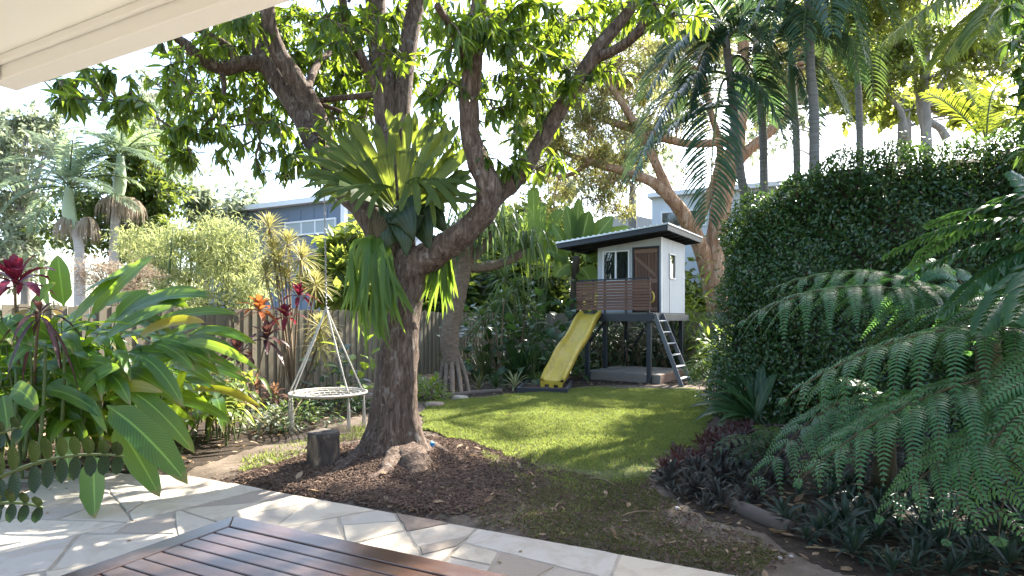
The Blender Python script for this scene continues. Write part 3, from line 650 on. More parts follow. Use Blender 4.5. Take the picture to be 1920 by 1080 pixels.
for _ in range(260):                                # the crown above the frame
    a = RNG.uniform(0, 6.283); r = RNG.uniform(.1, 1) ** .6 * 4.4
    if TREE[1] + .4 + r * math.sin(a) > 8.7: continue
    z = 6.6 + RNG.uniform(-.3, 1) * 2.6 * (1 - (r / 5.4) ** 2) + .2
    cen.append(np.array([TREE[0] - .2 + r * math.cos(a), TREE[1] + .4 + r * math.sin(a), max(z, H + 620 / F * max(.5, TREE[1] + .4 + r * math.sin(a)))]))
for _ in range(64):                                 # leaf clump added above the frame to shade the table's left half
    a = nz(RNG.normal(size=3)) * RNG.uniform(.2, 1) ** .4; cen.append(np.array([2.9 + a[0] * .8, 6.5 + a[1] * .85, 6.5 + a[2] * .5]))
cen = np.array(cen)
LP = np.concatenate([p for p, r in LIMBS]); LR = np.concatenate([r for p, r in LIMBS])
ok = LR < .115; LP = LP[ok]
tw = MB(); ends = []; edir = []; anchor = []
order = np.argsort([np.min(np.linalg.norm(LP - c, axis=1)) for c in cen]); nodes = list(LP)
NA = np.zeros((len(LP) + len(cen) * 3, 3)); NA[:len(LP)] = LP; nn_ = len(LP)
for i in order:
    c = cen[i]; d = np.linalg.norm(NA[:nn_] - c, axis=1); k = int(np.argmin(d)); a = NA[k]; dist = d[k]
    m_ = (a + c) / 2 + RNG.normal(0, .08, 3) * dist + np.array([0, 0, .12 * dist]); p = bez(a, m_, c, 5)
    tube(tw, p, [.006 + .010 * min(1.6, dist), .006], 5, cap=False)
    NA[nn_] = p[2]; NA[nn_ + 1] = p[3]; nn_ += 2
    ends.append(c); edir.append(nz(c - p[3]))
tw.build('twigs', M_bark, mt)
ends = np.array(ends); edir = np.array(edir)
pos, dr, up, sc = [], [], [], []
for c, d in zip(ends, edir):
    n = RNG.integers(8, 18); back = RNG.uniform(0, RNG.choice([.10, .22, .40]), n); 
    v = nz(rdir(n) * 1.0 + d * RNG.uniform(.2, .9) + np.array([0, 0, -.55])); pos.append(c - d * back[:, None]); dr.append(v); up.append(nz(rdir(n, .0, 1) * .6 + np.array([0, 0, 1.0]))); sc.append(RNG.uniform(.55, 1.12, n) * RNG.uniform(.8, 1.1))
pos = np.concatenate(pos); dr = np.concatenate(dr); up = np.concatenate(up); sc = np.concatenate(sc)
mg = [leaf_geo(.21, .050, 'lance', 5, .7, .3, .02), leaf_geo(.19, .055, 'lance', 5, 1.1, .2, .03), leaf_geo(.22, .048, 'lance', 5, .35, .35, .0)]
leaves(mt, mg, pos, frames(dr, up), sc, M_mango, 300)
# ================================================================== STAGHORN FERN
M_stag = leafmat('staghorn_frond', (.055, .095, .022), (.085, .135, .03), .45, (.50, .58, .05), .45, None, 0, stripes=5); M_stagh = leafmat('hanging_frond', (.05, .11, .02), (.09, .16, .028), .45, (.42, .58, .05), .4)
M_shield = leafmat('shield_frond', (.022, .045, .016), (.045, .08, .024), .15, (.15, .22, .04), .4, None, 0, stripes=6)
M_shieldb = leafmat('old_shield', (.075, .06, .03), (.14, .11, .06), .1, None, .8, None, 0, stripes=7)
st = thing('staghorn_fern', 'big staghorn fern with spreading antler fronds clasping the fork of the mango trunk', 'fern', P(745, 420, 6.2))
def stag(base, tip, arch, w, lobes=4, upv=(0, -.6, .8), split=.5, sag=.25, lw=.42):
    base = np.asarray(base); tip = np.asarray(tip); L = np.linalg.norm(tip - base); ctl = (base + tip) / 2 + np.array([0, 0, arch * L])
    p = bez(base, ctl, tip, 22); mb = MB(); k = int(22 * split)
    side = nz(np.cross(nz(p[k] - p[k - 2]), np.asarray(upv, float)))
    # the body widens like a wedge up to the split, then breaks into strap lobes that share its edge
    t = np.linspace(0, 1, k + 1); wd = w * (.10 + .90 * t ** 1.25); nrm = np.cross(side, nz(np.gradient(p[:k + 1], axis=0)))
    cols = 2 * lobes + 1; X = np.linspace(-.5, .5, cols); rip = .07 * w * np.cos(np.arange(cols) * math.pi)
    V = p[:k + 1, None, :] + side * (wd[:, None] * X)[:, :, None] + nrm[:, None, :] * ((-.55 * wd[:, None] * (X ** 2)) + rip * t[:, None])[:, :, None]
    U = np.stack(np.broadcast_arrays(X[None, :] + .5, t[:, None] * split), -1).reshape(-1, 2)
    i = np.arange(k)[:, None] * cols; j = np.arange(cols - 1); mb.add(V.reshape(-1, 3), np.stack([i + j, i + j + 1, i + j + 1 + cols, i + j + cols], -1).reshape(-1, 4), U)
    T = nz(p[k] - p[k - 2]); rem = L * (1 - split) * 1.15
    for q in range(lobes):
        b0 = V[k, 2 * q + 1]; off = (q + .5) / lobes - .5; lr = rem * random.uniform(.65, 1.05)
        e = b0 + nz(nz(tip - p[k]) + side * off * 1.3) * lr + np.array([0, 0, -sag * lr * random.uniform(.5, 1.4)]); c = b0 + T * lr * .45 + side * off * lr * .5
        q_ = bez(b0 - T * .02, c, e, 9); ww = w / lobes * 1.15; tt = np.linspace(0, 1, 9)
        N = nz(np.cross(side, np.gradient(q_, axis=0))); prof = np.clip((1 - tt) * 7, 0, 1) ** .5 * (.95 + .25 * np.sin(tt * 3.1)) * ww * .5
        prof[-1] = ww * .1
        Lf = q_ - side * prof[:, None]; Rt = q_ + side * prof[:, None]; mid = q_ + N * .1 * ww
        VV = np.stack([Lf, mid, Rt], 1).reshape(-1, 3); i2 = np.arange(8) * 3
        uu = np.stack([np.tile([0, .5, 1], 9), np.repeat(split + tt * (1 - split), 3)], 1)
        mb.add(VV, np.concatenate([np.stack([i2, i2 + 1, i2 + 4, i2 + 3], 1), np.stack([i2 + 1, i2 + 2, i2 + 5, i2 + 4], 1)]), uu)
        if random.random() < .5 and lr > .25:      # a second fork near the lobe's end
            m0 = q_[5]; e2 = m0 + nz(e - m0 + side * random.choice([-1, 1]) * .18) * lr * .45; blade(mb, bez(m0, (m0 + e2) / 2 + T * .03, e2, 6), ww * .75, 'strap', N[5], .1)
    mb.build('frond', M_stag, st)
for (bx, by, tx, ty, D, arch, w, lb, upv, sp, sg) in (
    (735, 392, 575, 290, 6.0, .10, .34, 5, (.3, -.75, .6), .70, .12), (733, 394, 572, 330, 5.85, .16, .32, 5, (.2, -.75, .65), .70, .3), (737, 388, 612, 262, 6.15, .08, .32, 5, (.35, -.8, .45), .72, .02), (728, 396, 600, 352, 5.8, .22, .26, 4, (.1, -.8, .6), .66, .4), (738, 386, 655, 262, 5.95, .06, .30, 4, (.3, -.85, .4), .74, .0),
    (742, 384, 703, 232, 6.0, .0, .30, 3, (.12, -1, .15), .72, -.1), (750, 384, 766, 220, 6.1, .0, .30, 3, (-.05, -1, .15), .72, -.1), (756, 386, 815, 228, 6.1, .0, .26, 3, (-.2, -1, .2), .6, -.1), 
    (760, 390, 858, 258, 6.15, .03, .30, 2, (-.35, -1, .3), .45, -.06), (763, 394, 872, 290, 6.2, .05, .26, 2, (-.35, -.9, .45), .42, .0), (764, 398, 885, 325, 6.0, .08, .24, 3, (-.35, -.8, .6), .55, .1), (762, 400, 880, 350, 6.3, .10, .22, 2, (-.35, -.8, .6), .5, .15), (722, 388, 640, 235, 6.5, .02, .26, 4, (.4, -.9, .3), .72, -.05),
    (742, 352, 652, 372, 5.75, .20, .26, 4, (.25, -.6, .75), .55, .30), (760, 346, 805, 372, 5.5, .26, .28, 4, (-.1, -.6, .8), .56, .35), (766, 348, 868, 372, 5.7, .22, .30, 5, (-.25, -.6, .75), .5, .3), ):
    stag(P(bx, by, 6.25), P(tx, ty, D), arch, w * .80, lb, upv, sp * .86, sg)
# hanging strap fronds at the left of the trunk and a small bunch at the right
def strapfrond(b, e, w, forks=3):
    b, e = np.asarray(b), np.asarray(e); L = np.linalg.norm(e - b); mb = MB(); out = np.array([RNG.normal(0, .05), -.12, .10]); p = catmull([b, b * .72 + e * .28 + out, b * .4 + e * .6 + out * .7, e], 22)
    blade(mb, p, w, 'lance', (RNG.normal(0, .3), -1, .2), .12, .01, .03)
    for k in range(forks):
        i = RNG.integers(8, 17); sd = RNG.choice([-1, 1]); e2 = p[i] + (e - p[i]) * RNG.uniform(.7, 1.25) + np.array([sd * L * RNG.uniform(.06, .16), RNG.normal(0, .05), -.02]); blade(mb, bez(p[i - 2], p[i] + (p[i + 2] - p[i]) * 1.5 + [sd * .02, 0, 0], e2, 12), w * .7, 'lance', (RNG.normal(0, .3), -1, .2), .12)
    mb.build('frond', M_stagh, st)
for (bx, by, tx, ty, D, w) in ((712, 430, 690, 640, 6.12, .085), (708, 440, 668, 585, 6.1, .07), (702, 445, 708, 615, 6.05, .08), (722, 455, 735, 612, 6.1, .075), (698, 445, 655, 560, 6.15, .06), (715, 460, 718, 590, 6.0, .08), (700, 450, 678, 625, 6.25, .075), (725, 470, 762, 590, 6.1, .06), (706, 440, 690, 560, 6.0, .08), (718, 450, 748, 560, 6.05, .06), (695, 470, 672, 645, 6.3, .06), (712, 455, 700, 655, 6.2, .06), (692, 440, 645, 600, 6.2, .05),
                               (824, 472, 798, 565, 6.5, .07), (828, 470, 838, 590, 6.5, .07), (832, 468, 815, 585, 6.6, .07), (838, 470, 852, 560, 6.55, .06), (826, 470, 790, 540, 6.5, .05), (834, 472, 826, 560, 6.45, .07), (840, 470, 846, 530, 6.5, .06)):
    strapfrond(P(bx, by, 6.3 if bx < 800 else 6.45), P(tx, ty, D), w)
def shield(c, w, h, tilt, m, az=0):
    """a cupped round plate that clasps the trunk"""
    mb = MB(); nu, nv = 13, 9; V = []
    for j in range(nv):
        for i in range(nu):
            a = (i / (nu - 1) - .5) * 2.4 + az; s = j / (nv - 1); r = .26 + .09 * s ** 2 + .012 * math.sin(a * 5 + j * .5) * s
            V.append(c + np.array([math.sin(a) * r * w, -math.cos(a) * r, (s - .2) * h * (1 + .06 * math.sin(a * 3)) * math.cos(a * .75) - .03 * abs(a) ** 1.5]) + np.array([0, -tilt * s, 0]))
    f = [[j * nu + i, j * nu + i + 1, (j + 1) * nu + i + 1, (j + 1) * nu + i] for j in range(nv - 1) for i in range(nu - 1)]
    U = [(i / (nu - 1), j / (nv - 1)) for j in range(nv) for i in range(nu)]
    o = mb.add(V, f, U).build('shield_frond', m, st); s_ = o.modifiers.new('thick', 'SOLIDIFY'); s_.thickness = .012
for (x0, y0, x1, y1, w, m, D) in ((752, 392, 722, 478, .36, M_shield, 6.22), (772, 388, 806, 470, .40, M_shield, 6.20), (760, 398, 762, 482, .34, M_shield, 6.12), (735, 398, 692, 470, .30, M_shieldb, 6.28), (790, 392, 838, 440, .30, M_shield, 6.28), (744, 386, 776, 452, .36, M_shield, 6.08), (728, 402, 706, 452, .24, M_shieldb, 6.2)):
    a, b = P(x0, y0, D + .10), P(x1, y1, D); mb = MB(); blade(mb, bez(a, (a + b) / 2 + [0, -.10, .12], b, 14), w * 1.45, 'heart', ((x0 - x1) * .012, -1, .30), -.22, .022, 0, ph=x0, nfreq=2); o = mb.build('shield_frond', m, st); s_ = o.modifiers.new('thick', 'SOLIDIFY'); s_.thickness = .010; s_ = o.modifiers.new('smooth', 'SUBSURF'); s_.levels = s_.render_levels = 1
# ================================================================== LOG STUMP
sp = GP(607, 872); sg_ = thing('tree_stump', 'short round cut log stump with dark top standing on the mulch by the mango trunk', 'stump', sp)
mb = MB(); tube(mb, catmull([sp + [0, 0, z] for z in (-.06, .1, .2, .31)], 14), [.172, .163, .158, .158], 40, 0, .035, 14, True, lambda s, th: 1 + .02 * np.cos(th * 3 + 1) + .012 * np.cos(th * 11 + s * 2))
mb.build('bark', barkmat('stump_bark', (.03, .024, .02), (.07, .055, .045), (.30, .22, .14), (9, 9, 2.5), .9), sg_)
mb = MB(); n = 30; th = np.linspace(0, 6.283, n, endpoint=False); V = []
for r, z in ((.151, .313), (.148, .325), (.09, .322), (.035, .319), (.03, .27)):
    V += [sp + [r * (1 + .02 * math.cos(a * 3 + 1)) * math.cos(a), r * (1 + .02 * math.cos(a * 3 + 1)) * math.sin(a), z + .003 * math.sin(a * 4)] for a in th]
f = [[j * n + i, j * n + (i + 1) % n, (j + 1) * n + (i + 1) % n, (j + 1) * n + i] for j in range(4) for i in range(n)] + [[4 * n + i for i in range(n)]]
mb.add(V, f).build('cut_top', M_cut, sg_)
# ================================================================== ROUND NEST SWING
M_rope = paintmat('white_rope', (.46, .43, .37), .85, .2, 20); M_chain = paintmat('chain_steel', (.25, .25, .25), .4, .1, 8, .5, .8)
sc0 = P(616, 736, 8.0); sw = thing('nest_swing', 'round white rope nest swing hanging on four ropes left of the mango trunk', 'swing', (sc0[0], sc0[1], 0)); RS = .505
tip_r = Matrix.Rotation(R(2), 3, 'Y')
def ring(r, z=0, n=48): return np.array([sc0 + [r * math.cos(a), r * math.sin(a), z] for a in np.linspace(0, 2 * math.pi, n + 1)])
mb = MB(); tube(mb, ring(RS), .016, 10, cap=False, lobes=lambda s, th: 1 + .07 * np.sin(th * 2 + s * 400)); mb.build('rim', M_rope, sw)
mb = MB()
for k in range(-6, 7):
    q = k * .075; c = math.sqrt(max(0, (RS - .02) ** 2 - q * q))
    for ax in (0, 1):
        s = np.linspace(-c, c, 15); z = -.05 * (1 - (s ** 2 + q * q) / RS ** 2) + .006 * np.sin(np.arange(15) * math.pi + k * math.pi)
        p = np.stack([s, np.full(15, q), z], 1) if ax == 0 else np.stack([np.full(15, q), s, z + .004], 1)
        tube(mb, sc0 + [0, 0, -.01] + p @ np.array(Matrix.Rotation(.5, 3, 'Z')).T, .008, 5)
for r_ in (.16, .3, .42): tube(mb, ring(r_, -.05 * (1 - (r_ / RS) ** 2) + .006), .009, 6, cap=False)
mb.build('net', M_rope, sw)
apex = P(612, 578, 8.0)
for a in (3.9, 3.35, -.75, -.15):
    e = sc0 + np.array([math.cos(a), math.sin(a), 0]) * RS
    mb = MB(); m_ = (e + apex) / 2; tube(mb, catmull([apex, m_ + [0, 0, -.01], e + [0, 0, .0]], 14), .0105, 8, lobes=lambda s, th: 1 + .12 * np.sin(th * 2 + s * 300)); mb.build('rope', M_rope, sw)
    mb = MB(); 
    for k in range(9):
        aa = k / 9 * 6.283; rr = .020
        tube(mb, catmull([e + [0, 0, -.02], e + [.012 * math.cos(aa), .012 * math.sin(aa), -.14], e + [rr * math.cos(aa), rr * math.sin(aa), -.30 - .03 * (k % 3)], e + [1.25 * rr * math.cos(aa), 1.25 * rr * math.sin(aa), -.42 - .03 * ((k * 2) % 3)]], 7), [.005, .0055, .005, .003], 5)
    tube(mb, [e + [0, 0, -.13], e + [0, 0, -.16]], .016, 8); mb.build('tassel', M_rope, sw)
mb = MB(); top = P(607, 300, 7.35); k = 0; L = np.linalg.norm(top - apex); nl = int(L / .042)
for k in range(nl):
    c = apex + (top - apex) * (k / nl); a = (k % 2) * math.pi / 2
    tube(mb, np.array([c + [math.cos(a) * .010 * math.cos(t), math.sin(a) * .010 * math.cos(t), .027 * math.sin(t)] for t in np.linspace(0, 6.2832, 9)]), .004, 4, cap=False)
mb.build('chain', M_chain, sw)
mb = MB(); tube(mb, ring(.03, 0, 14) - sc0 + apex, .008, 6, cap=False); mb.build('hanging_ring', M_chain, sw)
# small blue toy at the foot of the trunk
q = GP(808, 846); t = thing('blue_toy', 'tiny bright blue plastic toy on the mulch at the right foot of the mango trunk', 'toy', q); mb = MB()
M = Matrix.Translation(Vector(q) + Vector((0, 0, .03))) @ Matrix.Rotation(.7, 4, 'Z') @ Matrix.Rotation(.3, 4, 'X')
mb.box((-.035, -.02, -.025), (.03, .02, .0), M); mb.box((-.005, -.018, .001), (.035, .018, .04), M); mb.build('body', paintmat('blue_plastic', (.03, .25, .55), .4, .05), t, False, .006)
mb = MB(); 
for x in (-.025, .02): tube(mb, [xf(M, [(x, -.03, -.022)])[0], xf(M, [(x, .03, -.022)])[0]], .012, 10)
mb.build('wheels', paintmat('dark_plastic', (.03, .05, .08), .5, .05), t)
# ================================================================== PLAYHOUSE
PH = Matrix.Translation((3.60, 14.2, 0)) @ Matrix.Rotation(R(-33), 4, 'Z')
def PL(x, y, z): return np.array(PH @ Vector((x, y, z)))
M_black = paintmat('charcoal_paint', (.022, .027, .034), .5, .15, 4); M_wall = paintmat('playhouse_paint', (.47, .49, .49), .6, .14, 2, streak=.30)
M_wfr = paintmat('white_frame', (.75, .76, .75), .45, .06); M_slat = woodmat('merbau_slat', (.11, .048, .028), (.21, .10, .062), 'x', .5, 26, .2, .4)
M_door = woodmat('door_timber', (.095, .045, .025), (.18, .09, .052), 'z', .6, 26, .25); M_brace = woodmat('brace_timber', (.17, .095, .06), (.27, .165, .11), 'x', .6, 26, .2)
M_roofm = paintmat('roof_zinc', (.50, .52, .52), .35, .10, 3, .5, .4); M_deckw = woodmat('deck_grey', (.10, .10, .09), (.2, .19, .17), 'x', .8, 20, .3)
ph = thing('playhouse', 'small grey white cubby house on black posts with brown slat railing', 'playhouse', PL(-.8, 0, 0))
def bx(name, boxes, m, parent=None, bevel=.004):
    b = MB()
    for lo, hi in boxes: b.box(lo, hi, PH)
    return b.build(name, m, parent or ph, False, bevel)
W0, W1, ZF, DP = -1.67, 0.0, 1.64, 1.9
zt = lambda x: 3.47 + .105 * x          # wall top follows the fall of the roof
def prism(b, x0, x1, y0, y1, z0):
    b.add(xf(PH, [(x0, y0, z0), (x1, y0, z0), (x1, y1, z0), (x0, y1, z0), (x0, y0, zt(x0)), (x1, y0, zt(x1)), (x1, y1, zt(x1)), (x0, y1, zt(x0))]), np.array([[0,3,2,1],[4,5,6,7],[0,1,5,4],[1,2,6,5],[2,3,7,6],[3,0,4,7]]))
wx0, wx1, wz0, wz1 = -1.49, -.84, 2.46, 3.17; dx0, dx1, dz1 = -.735, -.045, 3.26
b = MB(); t_ = .05
for lo, hi in (((W0, 0, ZF), (wx0, t_, wz1)), ((wx1, 0, ZF), (dx0, t_, wz1)), ((wx0, 0, ZF), (wx1, t_, wz0)), ((dx1, 0, ZF), (W1, t_, dz1)), ((W0, .0, wz1 + .0005), (dx0 - .0005, t_, wz1 + .05))): b.box(lo, hi, PH)
prism(b, W0, dx0 - .0006, 0, t_, wz1 + .0505); prism(b, dx0, W1, 0, t_, dz1 + .0005)
b.build('front_wall', M_wall, ph, False)
sy0, sy1, sz0, sz1 = .62, 1.02, 2.52, 3.10
b = MB()
for lo, hi in (((-.05, t_ + .001, ZF - .02), (0, sy0, sz1)), ((-.05, sy1, ZF - .02), (0, DP, sz1)), ((-.05, sy0, ZF - .02), (0, sy1, sz0))): b.box(lo, hi, PH)
prism(b, -.05, 0, t_ + .001, DP, sz1 + .0005); b.build('side_wall', M_wall, ph, False)
b = MB(); prism(b, W0, W0 + .05, t_ + .001, DP, ZF); b.build('side_wall', M_wall, ph, False)
b = MB(); prism(b, W0 + .051, -.051, DP - .05, DP, ZF); b.build('back_wall', M_wall, ph, False)
bx('corner_trim', [((-.004, -.012, ZF - .02), (.012, .045, 3.46))], M_wfr); bx('panel_joint', [((-.002, .60, ZF), (.006, .615, 2.5))], M_deckw)
bx('floor', [((W0 - .02, -.92, ZF - .05), (.02, DP, ZF - .002))], M_deckw)
b = [((wx0 - .035, -.03, wz0 - .035), (wx1 + .035, .02, wz0)), ((wx0 - .035, -.03, wz1), (wx1 + .035, .02, wz1 + .035)), ((wx0 - .035, -.03, wz0), (wx0, .02, wz1)), ((wx1, -.03, wz0), (wx1 + .035, .02, wz1)), (((wx0 + wx1) / 2 - .025, -.035, wz0), ((wx0 + wx1) / 2 + .02, .01, wz1))]
wn = bx('window', b, M_wfr)
m, t, n, l, bs = mat('window_glass'); bs.inputs['Base Color'].default_value = (.02, .025, .025, 1); bs.inputs['Roughness'].default_value = .02; bs.inputs['Specular IOR Level'].default_value = 1; bs.inputs['Transmission Weight'].default_value = .35
M_wglass = m
bx('pane', [((wx0 + .001, -.004, wz0 + .001), ((wx0 + wx1) / 2 - .026, 0, wz1 - .001))], M_wglass, wn, 0); bx('pane', [(((wx0 + wx1) / 2 + .021, -.002, wz0 + .001), (wx1 - .001, .002, wz1 - .001))], M_wglass, wn, 0)
wn = bx('window', [((-.02, sy0 - .03, sz0 - .03), (.03, sy1 + .03, sz0)), ((-.02, sy0 - .03, sz1), (.03, sy1 + .03, sz1 + .03)), ((-.02, sy0 - .03, sz0), (.03, sy0, sz1)), ((-.02, sy1, sz0), (.03, sy1 + .03, sz1))], M_wfr)
bx('pane', [((-.012, sy0 + .001, sz0 + .001), (-.006, sy1 - .001, sz1 - .001))], M_wglass, wn, 0)
bx('door_frame', [((dx0, -.015, ZF), (dx0 + .045, .051, dz1)), ((dx1 - .045, -.015, ZF), (dx1, .051, dz1)), ((dx0 + .0455, -.015, dz1 - .04), (dx1 - .0455, .051, dz1))], M_black)
dw = dx1 - dx0 - .09; dr_ = thing('x', None, None); bpy.data.objects.remove(dr_)
door = bx('door', [((dx0 + .05, .030, ZF + .02), (dx1 - .05, .045, dz1 - .045))], M_door)
for k in range(7):
    a = dx0 + .05 + k * (dw - .01) / 7; bx('board', [((a + .004, .012, ZF + .02), (a + (dw - .01) / 7 - .004, .0295, dz1 - .045))], M_door, door)
bx('ledge', [((dx0 + .052, -.006, 2.36), (dx1 - .052, .0115, 2.46))], M_brace, door); bx('ledge', [((dx0 + .052, -.006, dz1 - .16), (dx1 - .052, .0115, dz1 - .06))], M_brace, door); bx('ledge', [((dx0 + .052, -.006, ZF + .04), (dx1 - .052, .0115, ZF + .13))], M_brace, door)
b = MB(); v = np.array([(dx0 + .055, 3.08), (dx0 + .055, 2.98), (dx1 - .055, 2.462), (dx1 - .055, 2.56)])
b.add(xf(PH, [(x, -.008, z) for x, z in v] + [(x, .0112, z) for x, z in v]), [[0, 1, 2, 3], [7, 6, 5, 4], [0, 4, 5, 1], [1, 5, 6, 2], [2, 6, 7, 3], [3, 7, 4, 0]]); b.build('brace', M_brace, door, False)
b = MB(); tube(b, [PL(dx0 + .1, -.03, 2.40), PL(dx0 + .2, -.03, 2.40)], .012, 8); b.build('handle', paintmat('steel', (.6, .6, .6), .3, .05, 5, .5, .9), door)
# roof
RX0, RX1, RY0, RY1 = -2.52, .36, -.62, 2.2; zr = lambda x: 3.50 + .085 * x
def slab(b, x0, x1, y0, y1, d0, d1):
    b.add(xf(PH, [(x0, y0, zr(x0) + d0), (x1, y0, zr(x1) + d0), (x1, y1, zr(x1) + d0), (x0, y1, zr(x0) + d0), (x0, y0, zr(x0) + d1), (x1, y0, zr(x1) + d1), (x1, y1, zr(x1) + d1), (x0, y1, zr(x0) + d1)]), np.array([[0,3,2,1],[4,5,6,7],[0,1,5,4],[1,2,6,5],[2,3,7,6],[3,0,4,7]]))
b = MB(); slab(b, RX0 - .03, RX1 + .03, RY0 - .03, RY1 + .03, .125, .16); rf_ = b.build('roof', M_roofm, ph, False)
b = MB()
for k in range(20): a = RX0 + k * (RX1 - RX0) / 20; slab(b, a, a + .03, RY0 - .03, RY1 + .03, .1605, .178)
b.build('rib', M_roofm, rf_, False)
b = MB(); slab(b, RX0, RX1, RY0, RY0 + .035, 0, .124); slab(b, RX0, RX1, RY1 - .035, RY1, 0, .124); b.build('fascia', M_black, rf_, False)
b = MB(); slab(b, RX0, RX0 + .035, RY0 + .036, RY1 - .036, 0, .124); slab(b, RX1 - .035, RX1, RY0 + .036, RY1 - .036, .0, .124); b.build('fascia', M_black, rf_, False)
for k in range(5):
    a = RY0 + .3 + k * .5; b = MB(); slab(b, RX0 + .036, RX1 - .036, a, a + .045, .03, .123); b.build('rafter', M_black, rf_, False)
# posts, deck, railing
for x, y, z1 in ((-1.58, -.78, 1.46), (-.02, -.78, 1.46), (-1.6, 1.75, 1.6), (-.06, 1.75, 1.6), (-1.6, .3, 1.6)): bx('post', [((x - .05, y - .05, -.1), (x + .05, y + .05, z1))], M_black)
bx('deck_beam', [((-1.76, -.955, 1.43), (.13, -.915, 1.60))], M_black); bx('deck_beam', [((.09, -.914, 1.44), (.13, DP - .1, 1.60))], M_black); bx('deck_beam', [((-1.76, -.914, 1.44), (-1.72, DP - .1, 1.60))], M_black)
b = MB(); 
for a, c in (((-1.6, 1.75, .4), (-.9, 1.75, 1.5)), ((-.06, 1.7, .3), (-.06, .9, 1.5)), ((-1.55, -.76, .9), (-1.15, -.76, 1.42))): tube(b, [PL(*a), PL(*c)], .035, 4)
b.build('cross_brace', M_black, ph, False)
for k in range(9): a = -.90 + k * .098; bx('deck_board', [((-1.74, a, 1.605), (.12, a + .088, 1.628))], M_deckw)
for x in (-1.66, -1.36, -1.06, -.52, .02): bx('baluster', [((x - .028, -.95, 1.44), (x + .028, -.912, 2.40))], M_black) if x != -1.36 else bx('baluster', [((x - .028, -.95, 1.62), (x + .028, -.912, 2.40))], M_black)
bx('top_rail', [((-1.72, -.955, 2.401), (.06, -.905, 2.435))], M_black)
zs = 1.70
for k in range(10):
    hgt_ = .052 if k % 3 else .064; bx('slat', [((-1.79 + .004 * (k % 2), -.975, zs), (.09 - .004 * (k % 3), -.956, zs + hgt_))], M_slat, ph, .003); zs += hgt_ + (.010 if k % 2 else .015)
mb = MB(); tube(mb, catmull([PL(.115, -.97, 1.86), PL(.155, -.99, 1.90), PL(.165, -.99, 1.98), PL(.155, -.99, 2.06), PL(.115, -.97, 2.10)], 12), .017, 8); M_yel = paintmat('yellow_plastic', (.50, .36, .03), .4, .2, 6, .5, streak=.45)
mb.build('grab_handle', M_yel, ph)
# slab platform under the playhouse
pf = thing('timber_platform', 'low grey timber framed platform on the ground under the playhouse', 'platform', PL(-.8, .2, 0))
bx('frame', [((-1.72, -.72, -.02), (.22, -.67, .20)), ((-1.72, -.669, -.02), (-1.67, 1.3, .20))], woodmat('grey_sleeper', (.15, .13, .11), (.28, .25, .21), 'x', .9, 16, .4), pf); bx('frame', [((.17, -.669, -.02), (.22, 1.3, .20))], woodmat('red_sleeper', (.16, .09, .06), (.26, .16, .12), 'y', .9, 16, .4), pf)
for k in range(10): bx('board', [((-1.668 + k * .184, -.668, .15), (-1.668 + k * .184 + .178, 1.3, .207))], M_deckw, pf)
# slide
sd = thing('slide', 'curved yellow plastic slide running down from the playhouse deck', 'slide', PL(-1.4, -2.9, 0))
def sec(s):                                          # wavy run from the deck down to the ground
    y = -.93 - 2.15 * s; z = 1.60 - 1.42 * (s - .022 * math.sin(s * 12.4) ) ; z = max(z, .17); x = -1.42 + .12 * s; return x, y, z
ss = np.linspace(0, 1, 40); prof = [(-.26, .0), (-.275, .13), (-.262, .142), (-.235, .142), (-.225, .13), (-.20, .035), (-.12, .0), (0, -.008), (.12, 0), (.20, .035), (.225, .13), (.235, .142), (.262, .142), (.275, .13), (.26, 0)]
V = []
for s in ss:
    x, y, z = sec(s); k = .55 + .45 * min(1, s * 5 + .2); k *= min(1, (1 - s) * 7 + .35)
    V += [PL(x + a, y, z + (b_ * k if j not in (0, 14) else -.03)) for j, (a, b_) in enumerate(prof)]
np_ = len(prof); f = [[i * np_ + j, i * np_ + j + 1, (i + 1) * np_ + j + 1, (i + 1) * np_ + j] for i in range(39) for j in range(np_ - 1)]
mb = MB(); mb.add(V, f); o = mb.build('chute', M_yel, sd); s_ = o.modifiers.new('thick', 'SOLIDIFY'); s_.thickness = .012
x, y, z = sec(1); mb = MB()
lip = [(-.26, 0.0), (-.255, -.07), (-.25, -.15), (-.17, -.15), (-.165, -.06), (-.05, -.055), (-.05, -.15), (.05, -.15), (.05, -.055), (.165, -.06), (.17, -.15), (.25, -.15), (.255, -.07), (.26, 0)]
V = [PL(x + a, y - .004, z + b_ + .0) for a, b_ in lip] + [PL(x + a, y - .03, z + b_) for a, b_ in lip]; k = len(lip)
mb.add(V, [list(range(k))[::-1], [k + i for i in range(k)]] + [[i, (i + 1) % k, k + (i + 1) % k, k + i] for i in range(k)]); mb.build('foot', M_yel, sd, False)
# ladder
ld = thing('ladder', 'dark grey step ladder leaning against the right end of the playhouse deck', 'ladder', PL(.7, -.65, 0)); M_grey = paintmat('ladder_grey', (.10, .11, .12), .5, .15, 6); M_rung = paintmat('ladder_rung', (.45, .46, .46), .45, .1, 6)
for y0, y1 in ((-.88, -.98), (-.36, -.26)):
    b = MB(); A = PL(.14, y0, 1.60); B = PL(.80, y1, -.02); d = nz(B - A); sx = np.array((PH.to_3x3() @ Vector((0, 1, 0)))) * .018; n_ = nz(np.cross(d, sx)) * .045
    b.add([A - sx - n_, A + sx - n_, A + sx + n_, A - sx + n_, B - sx - n_, B + sx - n_, B + sx + n_, B - sx + n_], np.array([[0,1,2,3],[7,6,5,4],[0,4,5,1],[1,5,6,2],[2,6,7,3],[3,7,4,0]])); b.build('rail', M_grey, ld, False, .004)
for k in range(6):
    s = (k + .6) / 6.3; x = .14 + .66 * s; z = 1.60 - 1.62 * s; b = MB(); b.box((x - .045, -.88 - .1 * s + .018, z - .012), (x + .045, -.36 + .1 * s - .018, z + .012), PH); b.build('rung', M_rung, ld, False, .003)
